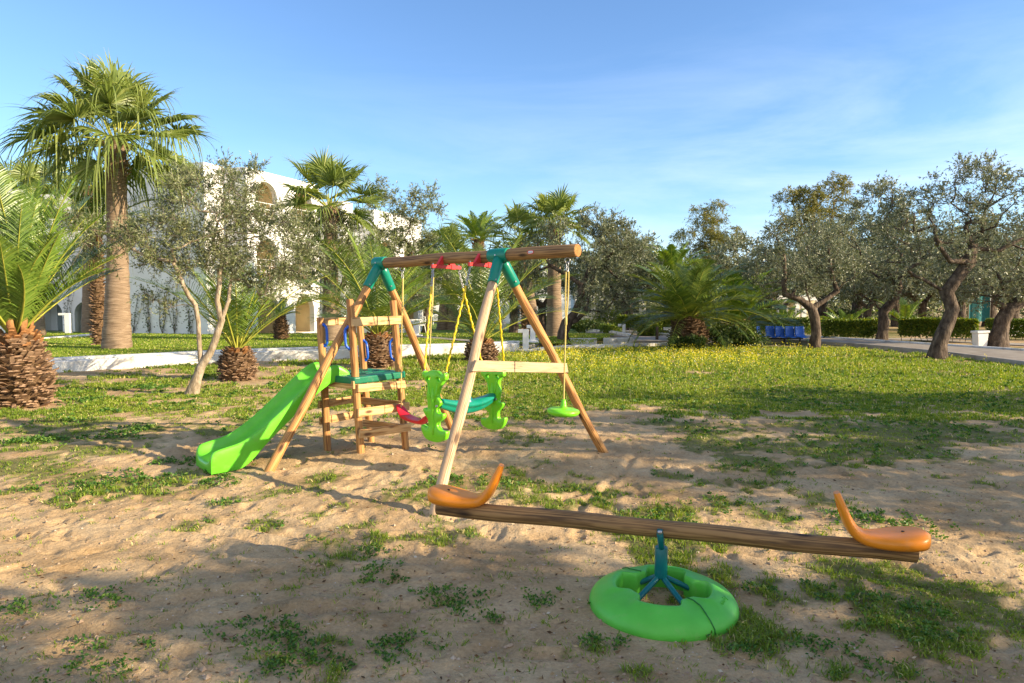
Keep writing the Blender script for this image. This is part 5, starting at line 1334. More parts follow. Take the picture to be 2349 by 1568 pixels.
make_tree('olive_tree', 'olive tree with forked trunk standing at the hedge across the road', 'olive tree', b0,
    [(None, [(0, 0, 0)] + LP(b0, (2025, 760), (2028, 735), (2024, 716))), ((0, 3), LP(b0, (2005, 695), (1980, 680))), ((0, 3), LP(b0, (2048, 695), (2060, 660), (2050, 600)))],
    [(LP(b0, (2030, 560))[0], (1.6, 1.6, 1.9)), (LP(b0, (1985, 640))[0], (1.0, 1.1, .8)), (LP(b0, (2020, 460))[0], (.8, .8, .8)), (LP(b0, (2090, 640))[0], (1.1, 1.1, .9))],
    15, r_base=0.20, nclump=175, r_tip=0.009, twigs=5, leaves=10, L=0.13, W=0.042, twl=0.5, leaf='olive_silver', rough=0.35)
b0 = G(2285, 797)
make_tree('olive_tree', 'thick knotted olive tree next to the white bin beyond the road', 'olive tree', b0,
    [(None, [(0, 0, 0)] + LP(b0, (2292, 765), (2300, 735), (2315, 712))), ((0, 3), LP(b0, (2285, 695), (2275, 660))), ((0, 3), LP(b0, (2345, 690), (2362, 660), (2370, 600)))],
    [(LP(b0, (2300, 620))[0], (1.6, 1.4, 1.0)), (LP(b0, (2390, 600))[0], (1.3, 1.3, 1.3)), (LP(b0, (2250, 670))[0], (.9, 1., .5))],
    16, r_base=0.26, nclump=190, r_tip=0.009, twigs=5, leaves=11, L=0.11, W=0.034, twl=0.48, leaf='olive_silver', rough=0.35)
# tall olive behind the swing beam
b0 = G(905, 778)
make_tree('olive_tree', 'tall bushy olive tree rising above the left end of the swing beam', 'olive tree', b0,
    [(None, [(0, 0, 0)] + LP(b0, (905, 720), (902, 660))), ((0, 2), LP(b0, (880, 600), (868, 540))), ((0, 2), LP(b0, (930, 600), (960, 540)))],
    [(LP(b0, (885, 510))[0], (.95, 1.2, 1.6)), (LP(b0, (965, 500))[0], (.9, 1.1, 1.2)), (LP(b0, (920, 600))[0], (1.9, 1.5, 1.3)), (LP(b0, (890, 440))[0], (.5, .5, .5)), (LP(b0, (985, 450))[0], (.5, .5, .4)), (LP(b0, (830, 610))[0], (.8, .9, .9)), (LP(b0, (990, 600))[0], (.8, .9, .8))],
    17, r_base=0.17, nclump=270, twigs=7, leaves=11, L=0.12, W=0.036, twl=0.5, leaf='olive', rough=0.2)
b0 = GL(775, 782)
make_tree('olive_tree', 'dense dark olive tree half hiding the hotel wall under the middle fan palm', 'olive tree', b0,
    [(None, [(0, 0, 0)] + LP(b0, (775, 740), (768, 690))), ((0, 2), LP(b0, (750, 640), (735, 590))), ((0, 2), LP(b0, (795, 630), (800, 570)))],
    [(LP(b0, (760, 550))[0], (.95, 1.1, 1.1)), (LP(b0, (720, 610))[0], (.8, 1., .9)), (LP(b0, (800, 610))[0], (.8, .9, 1.0)), (LP(b0, (775, 680))[0], (.75, .7, .5))],
    18, r_base=0.14, nclump=170, twigs=8, leaves=12, L=0.10, W=0.03, twl=0.4, leaf='olive', rough=0.2)
# background olives : two prototypes copied
def bg_olive(seed, base, label):
    return make_tree('olive_tree', label, 'olive tree', base, [(None, [(0, 0, 0), (0.08, 0, .6), (0.1, 0, 1.25)]), ((0, 2), [(-.45, .1, 1.75), (-.9, 0, 2.3)]), ((0, 2), [(.5, 0, 1.8), (.9, .1, 2.5)])],
        [((0, 0, 3.0), (1.9, 1.9, 1.3)), ((-1.0, 0, 2.4), (1.2, 1.2, .8)), ((1.1, 0, 2.5), (1.1, 1.2, .9))], seed, r_base=0.2, nclump=110, twigs=7, leaves=9, L=0.17, W=0.055, twl=0.55, leaf='olive_silver', seg=0.4, group='background olive trees')
GB = 'background olive trees'
o1 = bg_olive(31, G(1790, 764), 'pale background olive tree behind the blue seats'); o2 = bg_olive(32, G(1985, 760), 'background olive tree with split trunk behind the little palms')
bgs = [(o1, 2110, 757, 1.15, 'background olive tree between the two big right-hand trunks'), (o2, 2205, 762, 1.1, 'background olive tree behind the bin and the bright hedge'), (o1, 2330, 758, 1.25, 'background olive tree at the right picture edge behind the knotted trunk'),
       (o2, 1700, 757, 1.2, 'background olive tree behind the arching date palms'), (o1, 1880, 753, 1.35, 'background olive tree far behind the open-headed olive'), (o2, 1430, 758, 1.25, 'background olive tree right of the gnarled dark olive'), (o1, 1180, 757, 1.1, 'background olive tree left of the far fan palm trunks'),
       (o2, 2060, 748, 1.6, 'far background olive tree filling the gap over the road hedge'), (o1, 2270, 748, 1.6, 'far background olive tree behind the teal netting'), (o2, 1960, 745, 1.7, 'far background olive tree behind the small sprouting palm'), (o1, 1240, 752, 1.2, 'background olive tree against the pale far wall'), (o2, 980, 760, 1.0, 'background olive tree left of the twin rough palm trunks')]
for k, (p, x, y, s, lb) in enumerate(bgs):
    q_ = G(x, y)
    if x < 1320: q_.z = -0.2
    copy_tree(p, q_, s, k * 1.3, lb)
# olives to the right of the picture: their shade falls over the sand
def at_sc(s, c): return V3(.957 * s + .289 * c, -.289 * s + .957 * c, 0)
for k, (s_, c_, sc_, lb) in enumerate(((11.8, 2.3, 1.25, 'olive tree right of the camera shading the sandy foreground'), (7.2, 0.3, 1.0, 'olive tree just right of the camera over the foreground'), (9.2, 1.5, 1.15, 'olive tree right of the camera shading the seesaw'), (13.6, 8.2, 1.35, 'olive tree right of the camera shading the ground under the swings'), (16.0, 11.6, 1.35, 'olive tree right of the camera shading the middle grass'), (22.5, 12.8, 1.2, 'olive tree right of the picture shading the far grass'), (5.0, -3.2, 1.0, 'olive tree behind the camera at its right'))):
    copy_tree((o1, o2)[k % 2], at_sc(s_, c_), sc_, k * 2.1 + 0.5, lb)
# eucalypts
def euc(base, crowns, stems, seed, label):
    return make_tree('eucalyptus_tree', label, 'eucalyptus tree', base, stems, crowns, seed, r_base=0.24, r_tip=0.010, nclump=230, twigs=6, leaves=12, L=0.21, W=0.055, twl=0.85, bark='barkpale', leaf='eucalypt', droop=0.5, seg=0.6, rough=0.1)
b0 = G(1668, 733); b0 = V3(b0.x, b0.y, 0); b0 = AT(1668, 733, 58); b0.z = -.1
euc(b0, [(LP(b0, (1605, 495))[0], (.8, .9, .8)), (LP(b0, (1645, 488))[0], (.9, .9, 1.0)), (LP(b0, (1625, 530))[0], (1.0, 1, 1.0)), (LP(b0, (1575, 545))[0], (.9, 1, .7)), (LP(b0, (1680, 545))[0], (.9, 1, .9)), (LP(b0, (1610, 590))[0], (1.2, 1, 1.3)), (LP(b0, (1660, 620))[0], (1.5, 1, 1.4)), (LP(b0, (1640, 560))[0], (1., 1, 1.0)), (LP(b0, (1600, 640))[0], (1.0, 1, .9))],
    [(None, [(0, 0, 0)] + LP(b0, (1655, 640), (1645, 590), (1640, 550))), ((0, 2), LP(b0, (1600, 545))), ((0, 2), LP(b0, (1680, 560)))], 41, 'eucalyptus tree with rounded clumps standing alone above the date palms')
b0 = AT(1885, 733, 52); b0.z = -.1
euc(b0, [(LP(b0, (1910, 430))[0], (1.1, 1, .9)), (LP(b0, (1860, 460))[0], (1.2, 1.1, .9)), (LP(b0, (1815, 450))[0], (1.0, 1, .6)), (LP(b0, (1800, 515))[0], (1.0, 1, .7)), (LP(b0, (1880, 500))[0], (1.3, 1, 1.1)), (LP(b0, (1940, 480))[0], (.8, 1, .9)), (LP(b0, (1880, 560))[0], (1.4, 1, 1.3)), (LP(b0, (1850, 500))[0], (1., 1, .9)), (LP(b0, (1925, 540))[0], (1., 1, 1.))],
    [(None, [(0, 0, 0)] + LP(b0, (1890, 640), (1885, 590), (1880, 550))), ((0, 2), LP(b0, (1840, 520), (1820, 470))), ((0, 2), LP(b0, (1905, 520), (1915, 460)))], 42, 'taller eucalyptus tree rising above the open-headed olive')
belt = None
# small conifer
b0 = AT(1690, 740, 50); b0.z = -.1
make_tree('conifer', 'small dark pointed conifer between the eucalyptus trees', 'conifer', b0, [(None, [(0, 0, 0), (0, 0, 2.5), (0, 0, 5.2)])], [((0, 0, 2.2), (1.1, 1.1, 1.4)), ((0, 0, 3.6), (.7, .7, 1.1)), ((0, 0, 4.7), (.35, .35, .8))], 43, r_base=.12, nclump=70, twigs=8, leaves=9, L=.22, W=.07, twl=.35, leaf='bush', group=None)

# palms, left group
def fp(label, px, py, tx, ty, r0, r1, Rb, pet, nf, seed, **k):
    b = k.pop('base', None) or GL(px, py); t_ = AT(tx, ty, b.y); return fan_palm('fan_palm', label, b, t_, r0, r1, Rb, pet, nf, seed, **k)
fp('biggest fan palm with thick smooth trunk and shaggy drooping crown', 265, 800, 268, 330, 0.42, 0.27, 1.65, 1.35, 34, 51, droop=0.5, elmin=-0.75, eln=1.5, skirt=0.95, n=54)
fp('fan palm trunk with fresh orange leaf bases behind the biggest fan palm', 207, 764, 208, 430, 0.50, 0.37, 1.25, 1.1, 16, 52, droop=0.4, elmin=-0.15, skirt=0.9, bootcol='bootorange')
fp('fan palm with stiff upright leaves behind the squat date palm at left', 84, 770, 80, 500, 0.34, 0.24, 1.25, 1.7, 16, 53, droop=0.2, elmin=0.1, skirt=0.6)
fp('middle fan palm with open starry crown over the hotel arches', 765, 782, 757, 480, 0.42, 0.24, 1.40, 1.15, 17, 54, droop=0.3, elmin=-0.45, eln=1.5, skirt=0.5, n=44)
# squat date palm left edge
b0 = G(42, 932)
date_palm('date_palm', 'squat pineapple-shaped date palm at the left picture edge', b0, 0.45, 1.12, 2.85, 48, 61, el0=1.55, el1=0.78, arch=0.55, short=0.40, boots=760, n=72, lwid=0.0175, vee=0.6, bsize=0.092, spathe=3, lean=(.0, 0), neck=0.42)
b0 = G(545, 870); date_palm('date_palm', 'small date palm with orange boots right behind the young olive', b0, 0.36, 0.62, 2.5, 20, 62, el0=1.52, el1=0.75, arch=0.75, boots=380, n=50, lwid=0.0155, bsize=0.075, leaf='date', neck=0.42)
b0 = G(868, 842); date_palm('date_palm', 'date palm with round scaly trunk behind the climbing tower', b0, 0.43, 0.78, 3.0, 26, 63, el0=1.5, el1=0.42, arch=0.95, boots=420, n=52, lwid=0.019, bsize=0.085, neck=0.42)
b0 = G(1104, 830); date_palm('date_palm', 'date palm with dark upright fronds behind the right-hand swing legs', b0, 0.42, 0.55, 3.3, 24, 64, el0=1.5, el1=0.65, arch=0.85, boots=340, n=52, lwid=0.020, bsize=0.085, leaf='datedark', neck=0.4)
b0 = GL(228, 792); date_palm('date_palm', 'slim rough-trunked date palm squeezed between the two thick palm trunks', b0, 0.19, 3.6, 2.6, 20, 65, el0=1.3, el1=-.15, arch=1.1, boots=420, n=40, bsize=0.09, neck=0.75, leaf='datedark')
b0 = GL(645, 778); date_palm('date_palm', 'tiny bulb-shaped palm on the lawn before the hotel arches', b0, 0.27, 0.85, 0.9, 14, 66, el0=1.4, el1=.4, boots=150, n=24, bsize=0.08, neck=0.35, leaf='datedark', bootmat='fibre', fresh=False)
# right of centre
b0 = G(1578, 799); date_palm('date_palm', 'broad date palm with wide arching fronds in the middle of the far lawn edge', b0, 0.62, 1.05, 2.72, 58, 67, el0=1.45, el1=0.0, arch=1.2, boots=380, n=60, lwid=0.028, bsize=0.12, leaf='datedark', bootmat='fibre', fresh=False, neck=0.5)
b0 = G(1690, 786); date_palm('date_palm', 'lower date palm arching over the shrubs left of the blue seats', b0, 0.5, 0.8, 2.8, 38, 68, el0=1.3, el1=-0.05, arch=1.2, boots=140, n=40, lwid=0.05, bsize=0.14, leaf='date', neck=0.5)
b0 = AT(1540, 752, 38); b0.z = 0; date_palm('date_palm', 'taller date palm peeking over the broad one', b0, 0.4, 2.9, 2.7, 34, 69, el0=1.4, el1=-0.1, arch=1.1, boots=120, n=34, lwid=0.06, bsize=0.16, leaf='date', neck=0.7)
b0 = G(1938, 775); date_palm('date_palm', 'little sprouting palm on the verge across the road', b0, 0.13, 0.2, 1.6, 12, 70, el0=1.4, el1=.3, boots=30, n=30, lwid=0.04, bsize=0.07, leaf='date')
b0 = G(1800, 766); date_palm('date_palm', 'small low palm just behind the blue seats', b0, 0.13, 0.2, 1.8, 12, 71, el0=1.2, el1=.2, boots=30, n=30, lwid=0.05, bsize=0.07, leaf='date')
b0 = G(2075, 765); date_palm('date_palm', 'low palm behind the hedge between two old olive trunks', b0, 0.13, 0.5, 2.0, 12, 72, el0=1.2, el1=.2, boots=30, n=30, lwid=0.05, bsize=0.07, leaf='date')
# far fan palms
FG = 'far fan palms'
fp('left of the twin rough palm trunks, fan palm crown behind the swing ropes', 1014, 757, 1026, 575, 0.36, 0.26, 1.2, 1.0, 22, 81, droop=.45, trunkmat='trunkpalm', n=26)
fp('fan palm with two-toned rough trunk right beside its twin', 1034, 757, 1044, 590, 0.36, 0.28, 1.0, .8, 16, 82, droop=.5, n=24)
fp('far fan palm left of the taller one behind the beam', 1224, 768, 1196, 556, 0.30, 0.25, 1.15, 1.0, 22, 83, droop=.45, n=26)
fp('tall far fan palm with thick trunk above the gnarled olive', 1270, 772, 1276, 520, 0.38, 0.27, 1.1, .9, 24, 84, droop=.35, elmin=-.4, n=30)
fp('fan palm crown poking out behind the right side of the gnarled olive', 1440, 762, 1452, 612, 0.3, 0.24, 1.1, 1.0, 22, 85, droop=.4, n=26)
b0 = GL(1207, 768); date_palm('date_palm', 'slim date palm trunk left of the thick far palm trunk', b0, 0.24, 2.3, 1.8, 14, 73, el0=1.3, el1=0, boots=160, n=26, lwid=.05, bsize=.12, neck=.8, leaf='datedark')
b0 = GL(1098, 752); date_palm('date_palm', 'far date palm with yellowish crown above the red swing brackets', b0, 0.42, 6.2, 2.8, 30, 74, el0=1.4, el1=-.1, arch=.9, boots=260, n=34, lwid=.07, bsize=.18, neck=.8, leaf='date', tone=.15)

# hedges and shrubs
leafy_box('hedge', 'bright clipped hedge with bare stems between the two old olive trunks', 'hedge', G(2062, 783), G(2238, 787), 0.9, 0, 0.92, 91, n=9000, L=.10, clear=.22, group='clipped hedges across the road')
leafy_box('hedge', 'darker clipped hedge left of the forked olive trunk', 'hedge', G(1885, 780), G(2012, 782), 0.9, 0, 0.85, 92, n=6000, L=.10, clear=.15, group='clipped hedges across the road')
leafy_box('hedge', 'clipped hedge at the far right behind the knotted olive', 'hedge', G(2262, 778), G(2400, 782), 0.9, 0, 0.85, 93, n=5000, L=.10, clear=.1, group='clipped hedges across the road')
leafy_box('hedge', 'clipped hedge seen through the legs of the blue seats', 'hedge', G(1735, 764), G(1872, 771), 0.9, 0, 0.8, 96, n=5000, L=.11, clear=.1, group='clipped hedges across the road')
leafy_box('hedge', 'dark clipped hedge with rows of bare stalks behind the garden path', 'hedge', G(1432, 770), G(1502, 776), 0.9, 0, 0.95, 94, n=6500, L=.10, leaf='hedge', clear=.42)
leafy_box('hedge', 'thick clipped hedge behind the wooden stump post', 'hedge', G(1505, 766), G(1640, 770), 1.6, 0, 0.95, 95, n=8000, L=.11, leaf='hedge', stems=False)
for k, (x, y, r, h, lb, lf) in enumerate(((1653, 797, .55, .75, 'round dark shrub just right of the broad date palm trunk', 'bush'), (1700, 797, .62, .80, 'dark leafy shrub under the lower date palm', 'bush'), (1712, 796, .42, .60, 'low shrub touching the left end of the blue seats', 'bush'),
        (1560, 801, .28, .40, 'green tuft of leaves at the left foot of the broad date palm', 'bush'), (1596, 802, .30, .42, 'green tuft of leaves at the right foot of the broad date palm', 'bush'), (1400, 768, .5, .5, 'low green plants along the garden path', 'hedge'), (1365, 765, .5, .55, 'grey green plants beside the far white post', 'bush'), (1330, 762, .6, .6, 'leafy plants at the lawn tip behind the gnarled olive', 'bush'),
        (1488, 776, .40, .85, 'tall leafy bush at the right end of the stalky hedge', 'hedge'), (1940, 752, .9, 1.1, 'rounded dark bush clipped into a ball behind the verge', 'bush'), (1752, 752, .7, 2.2, 'narrow dark cypress-like bush behind the date palm fronds', 'bush'), (1405, 752, .9, 1.2, 'yellow green bush behind the garden path hedge', 'hedge'))):
    shrub('shrub', lb, G(x, y), r, h, 100 + k, leaf=lf, n=2600, L=.11, W=.05)
shrub('shrub', 'small ball-shaped topiary bush against the far pale wall', V3(AT(1252, 742, 44).x, 44, -.22), .5, 1.7, 130, leaf='hedge', n=2200, L=.12, W=.06)

# ------------------------------------------------------------------ hotel buildings
def arch_wall(mb, o, ux, uz, w, h, aw, sp, rise, base, thick, nrm, mi=0, n=16, x0=None):
    """wall w x h with one arched opening aw wide (springing height sp, arch rise), sill height base; nrm outward"""
    x0 = (w - aw) / 2 if x0 is None else x0; P = lambda x, z: o + ux * x + uz * z
    arch = [(x0 + aw / 2 - aw / 2 * math.cos(math.pi * i / n), sp + rise * math.sin(math.pi * i / n)) for i in range(n + 1)]
    def q(a, b, c, d): mb.add([P(*a), P(*b), P(*c), P(*d)], [(0, 1, 2, 3)], mi)
    q((0, 0), (x0, 0), (x0, h), (0, h)); q((x0 + aw, 0), (w, 0), (w, h), (x0 + aw, h))
    if base > 0: q((x0, 0), (x0 + aw, 0), (x0 + aw, base), (x0, base))
    for (a, b) in zip(arch[:-1], arch[1:]): q(a, b, (b[0], h), (a[0], h))
    # reveal
    loop = [(x0, base)] + arch + [(x0 + aw, base)]
    for (a, b) in zip(loop, loop[1:] + loop[:1]):
        mb.add([P(*a), P(*b), P(*b) - nrm * thick, P(*a) - nrm * thick], [(0, 1, 2, 3)], mi)
def railing(parent, o, ux, w, z, matl='whitep'):
    mb = MB(); 
    for zz in (0.32, 0.62, 0.92): mb.tube([o + V3(0, 0, z + zz), o + ux * w + V3(0, 0, z + zz)], 0.02, 6)
    for i in range(5): mb.tube([o + ux * w * i / 4 + V3(0, 0, z), o + ux * w * i / 4 + V3(0, 0, z + .92)], 0.015, 6)
    return mb.build('balcony_rail', M[matl], parent)
dF = V3(.36, .93, 0).normalized(); eF = V3(.93, -.36, 0).normalized(); UZ = V3(0, 0, 1)
ROOF = 8.0
hotel = empty('hotel_building', (-12.5, 34, 0), 'large white plastered hotel block with stepped bays and round arches at left', 'hotel')
K0 = V3(-14.1, 31.6, -.5); p1_ = K0 + dF * 1.25; p2_ = p1_ + eF * 1.3; p3_ = p2_ + dF * 5.5; p4_ = p3_ + eF * 1.5; p5_ = p4_ + dF * .9; p6_ = p5_ + eF * 1.35; p7_ = p6_ + dF * 5.3
HH = ROOF + .5
mb = MB()
def plain(mb, a, b, h, mi=0): mb.add([a, b, b + UZ * h, a + UZ * h], [(0, 1, 2, 3)], mi)
WL = K0 - eF * 4.95
plain(mb, WL, K0, HH); plain(mb, K0, p1_, HH)
plain(mb, p1_, p2_, HH - .1)
# bay 1 (2 columns of arches, 3 floors)
def bay(mb, root, a, L, h0, nflo, ncol, aw=1.55, first=.5, fh=2.75, rail=True, depth=1.6, doors=True):
    cw = L / ncol
    for f in range(nflo):
        z = first + f * fh; hh = fh if f < nflo - 1 else h0 - z
        for c in range(ncol):
            o = a + dF * cw * c + UZ * z
            arch_wall(mb, o, dF, UZ, cw, hh, aw, 1.15 if f else 1.2, aw / 2, 0.0 if f == 0 else 0.0, .3, eF)
            # recess box
            i0 = a + dF * (cw * c + 0.12) - eF * .3 + UZ * z; i1 = a + dF * (cw * (c + 1) - .12) - eF * .3 + UZ * z; top = 2.45
            b0_ = i0 - eF * depth; b1_ = i1 - eF * depth
            rb_ = MB(); rb_.add([b0_, b1_, b1_ + UZ * top, b0_ + UZ * top], [(0, 1, 2, 3)]); rb_.add([i0, b0_, b0_ + UZ * top, i0 + UZ * top], [(0, 1, 2, 3)]); rb_.add([i1, b1_, b1_ + UZ * top, i1 + UZ * top], [(0, 1, 2, 3)])
            rb_.add([i0 + UZ * top, i1 + UZ * top, b1_ + UZ * top, b0_ + UZ * top], [(0, 1, 2, 3)]); rb_.add([i0, i1, b1_, b0_], [(0, 1, 2, 3)])
            lg = rb_.build('loggia', M['recess'], root)
            dm = MB(); q = b0_.lerp(b1_, .74) + eF * .03; q2 = b0_.lerp(b1_, .98) + eF * .03
            dm.add([q, q2, q2 + UZ * 2.05, q + UZ * 2.05], [(0, 1, 2, 3)], 0)
            for s_ in (0, .5, 1): 
                c_ = q.lerp(q2, s_); dm.box(c_ + UZ * 1.03 + eF * .02, (.06, .05, 2.06), None, 1)
            dr = dm.build('balcony_door', [M['curtain'], M['whitep']], root)
            if f and rail: railing(root, a + dF * (cw * c + (cw - aw) / 2) - eF * .12 + UZ * z, dF, aw, 0)
    plain(mb, a, a + dF * L, first)
bay(mb, hotel, p2_, 5.5, HH - .1, 3, 2)
plain(mb, p3_, p4_, HH - 1.0); plain(mb, p4_, p5_, HH - 1.0); plain(mb, p5_, p6_, HH - 1.4)
bay(mb, hotel, p6_, 5.3, HH - 1.4, 2, 2, aw=1.6, first=.4, fh=3.2)
# back and the roof
BK = -eF * 9
plain(mb, WL, WL + dF * 6, HH); plain(mb, p7_ + BK * .9, p7_, HH - 1.4)
mb.build('wall', M['white'], hotel)
mb = MB()
for (a, b, h) in ((K0, p1_, HH), (p2_, p3_, HH - .1), (p4_, p5_, HH - 1.0), (p6_, p7_, HH - 1.4)):
    mb.add([a + UZ * (h - .02) , b + UZ * (h - .02), b + BK + UZ * (h - .02), a + BK + UZ * (h - .02)], [(0, 1, 2, 3)])
mb.build('roof', M['white'], hotel)
# west wing in shade with arches facing the camera
wing = empty('hotel_building', (-24, 42, -.2), 'shaded hotel wing with arched ground-floor doors seen between the left palms', 'hotel')
wx = V3(-1, .10, 0).normalized(); wn = V3(-.10, -1, 0).normalized()
W0 = V3(-17.0, 40.5, -.6)
mb = MB(); arch_cols = []
for c in range(8):
    a = W0 + wx * (c * 2.5)
    for f in range(3):
        z = .35 + f * 2.9; hh = 2.9 if f < 2 else 3.0
        arch_wall(mb, a + UZ * z, wx, UZ, 2.5, hh, 1.7 if f == 0 else 1.9, 1.15, .75 if f < 2 else .7, 0.0, .3, wn)
        i0 = a + wx * .1 - wn * .3 + UZ * z; i1 = a + wx * 2.4 - wn * .3 + UZ * z; b0_ = i0 - wn * 1.2; b1_ = i1 - wn * 1.2
        rb_ = MB(); t_ = 2.5
        for qd in ((b0_, b1_, b1_ + UZ * t_, b0_ + UZ * t_), (i0, b0_, b0_ + UZ * t_, i0 + UZ * t_), (i1, b1_, b1_ + UZ * t_, i1 + UZ * t_), (i0, i1, b1_, b0_), (i0 + UZ * t_, i1 + UZ * t_, b1_ + UZ * t_, b0_ + UZ * t_)): rb_.add(qd, [(0, 1, 2, 3)])
        rb_.build('loggia', M['white'], wing)
        dm = MB(); q = b0_.lerp(b1_, .2) + wn * .03; q2 = b0_.lerp(b1_, .8) + wn * .03
        dm.add([q, q2, q2 + UZ * 2.1, q + UZ * 2.1], [(0, 1, 2, 3)], 0)
        for s_ in (0, .5, 1): dm.box(q.lerp(q2, s_) + UZ * 1.05 + wn * .03, (.07, .05, 2.1), None, 1)
        dm.box(q.lerp(q2, .5) + UZ * 2.12 + wn * .03, ((q2 - q).length, .05, .08), None, 1)
        dm.build('patio_door', [M['curtain'], M['whitep']], wing)
        if f:
            sm = MB(); sm.add([a + wx * .3 + UZ * z + wn * .02, a + wx * 2.2 + UZ * z + wn * .02, a + wx * 2.2 + UZ * (z + .45) + wn * .02, a + wx * .3 + UZ * (z + .45) + wn * .02, ], [(0, 1, 2, 3)]); sm.build('balcony_front', M['white'], wing)
            railing(wing, a + wx * .45 + UZ * z - wn * .05, wx, 1.6, .1)
plain(mb, W0, W0 + wx * 20, .4)
mb.build('wall', M['white'], wing)
mb = MB(); a = W0 + UZ * 9.14; mb.add([a, a + wx * 20, a + wx * 20 - wn * 8, a - wn * 8], [(0, 1, 2, 3)]); mb.build('roof', M['white'], wing)
# far block behind the swings
far = empty('hotel_building', (2, 60, -.6), 'far pale hotel block with arched doors seen between swing ropes', 'hotel')
fx = V3(1, 0.02, 0).normalized(); fn = V3(.02, -1, 0).normalized(); F0 = AT(960, 745, 60); F0.z = -.9
mb = MB(); wid = 13.4
arches = [(980, 1018), (1028, 1066)]
x = 0.0
cellw = (AT(1074, 745, 60).x - F0.x) / 2.1
for c in range(2):
    o = F0 + fx * (cellw * c + .2)
    arch_wall(mb, o, fx, UZ, cellw, 2.9, 1.55, 1.05, .72, 0.0, .3, fn, x0=(cellw - 1.55) / 2)
    dm = MB(); q = o + fx * ((cellw - 1.5) / 2) - fn * .5; dm.add([q, q + fx * 1.5, q + fx * 1.5 + UZ * 1.9, q + UZ * 1.9], [(0, 1, 2, 3)], 0)
    for s_ in (0, .5, 1): dm.box(q + fx * 1.5 * s_ + UZ * .95 + fn * .03, (.08, .05, 1.9), None, 1)
    dm.build('patio_door', [M['curtain'], M['whitep']], far)
    # window over the arch
    wm = MB(); q = o + fx * (cellw * .3) + UZ * 3.35 + fn * .01; wm.add([q, q + fx * 1.1, q + fx * 1.1 + UZ * 1.3, q + UZ * 1.3], [(0, 1, 2, 3)], 0)
    for s_ in (0, .5, 1): wm.box(q + fx * 1.1 * s_ + UZ * .65 + fn * .03, (.06, .05, 1.3), None, 1)
    wm.build('window', [M['glass'], M['whitep']], far)
e_ = F0 + fx * (cellw * 2 + .2)
mb.add([F0, F0 + fx * .2, F0 + fx * .2 + UZ * 2.9, F0 + UZ * 2.9], [(0, 1, 2, 3)]); mb.add([F0 + UZ * 2.9, e_ + UZ * 2.9, e_ + UZ * 6.1, F0 + UZ * 6.1], [(0, 1, 2, 3)])
mb.add([e_, F0 + fx * wid, F0 + fx * wid + UZ * 5.2, e_ + UZ * 5.2], [(0, 1, 2, 3)])
mb.add([F0 + UZ * 6.1, e_ + UZ * 6.1, e_ + UZ * 6.1 - fn * 8, F0 + UZ * 6.1 - fn * 8], [(0, 1, 2, 3)]); mb.add([e_ + UZ * 5.2, F0 + fx * wid + UZ * 5.2, F0 + fx * wid + UZ * 5.2 - fn * 8, e_ + UZ * 5.2 - fn * 8], [(0, 1, 2, 3)])
mb.add([F0 + fx * wid, F0 + fx * wid - fn * 8, F0 + fx * wid - fn * 8 + UZ * 5.2, F0 + fx * wid + UZ * 5.2], [(0, 1, 2, 3)])
mb.add([F0, F0 - fn * 8, F0 - fn * 8 + UZ * 6.1, F0 + UZ * 6.1], [(0, 1, 2, 3)]); mb.add([e_ + UZ * 5.2, e_ + UZ * 5.2 - fn * 8, e_ + UZ * 6.1 - fn * 8, e_ + UZ * 6.1], [(0, 1, 2, 3)])
mb.build('wall', M['white'], far)
mb = MB()
q = F0 + fx * 8.0 + fn * .03 + UZ * 1.0; mb.add([q, q + fx * .9, q + fx * .9 + UZ * 1.1, q + UZ * 1.1], [(0, 1, 2, 3)]); mb.build('window', M['glass'], far)
b2 = empty('low_building', AT(1375, 742, 66) * 1.0, 'low pale building glimpsed behind the gnarled olive and far palms', 'building')
q = AT(1320, 745, 66); q.z = -.6; q2 = AT(1480, 745, 66); q2.z = -.6
mb = MB(); mb.box(((q + q2) / 2) + V3(0, 4, 2.1), ((q2 - q).length, 8, 4.2)); mb.build('wall', M['white'], b2)
for k in range(4): mb = MB(); c = q.lerp(q2, .15 + .23 * k); mb.box(c + V3(0, -.01, 1.7), (.9, .06, 1.2)); mb.build('window', M['glass'], b2)
mb = MB(); mb.box(((q + q2) / 2) + V3(0, 3.9, 4.3), ((q2 - q).length + .4, 8.6, .2)); mb.build('roof', M['white'], b2)
# columns and low wall of a building across the road, teal netting
pav = empty('pavilion', AT(1840, 745, 60), 'white columned pavilion glimpsed behind the blue seats', 'building')
for k, px in enumerate((1788, 1800, 1826, 1842, 1875)):
    c = AT(px, 745, 60); c.z = 0; mb = MB(); mb.box(c + V3(0, 0, 1.0), (.38, .38, 2.2)); mb.build('column', M['white'], pav)
mb = MB(); a = AT(1780, 700, 60); b = AT(1890, 700, 60); mb.box((a + b) / 2 + V3(0, 2, .6), ((b - a).length, 4.4, .4)); mb.build('roof', M['white'], pav)
mb = MB(); a = AT(1780, 745, 62); b = AT(1890, 745, 62); c = (a + b) / 2; mb.box(V3(c.x, c.y, .9), ((b - a).length, .2, 2.0)); mb.build('wall', M['recess'], pav)
net = empty('netting_screen', AT(2228, 765, 45), 'tall teal netting panel on a pole behind the right-hand olives', 'screen')
mb = MB(); a = AT(2222, 745, 45); a.z = 0; 
rows_ = [a + V3(x_ * .26, .12 * math.sin(x_ * 2.1), z_) for z_ in (0.3, 1.2, 2.2, 3.2) for x_ in range(6)]
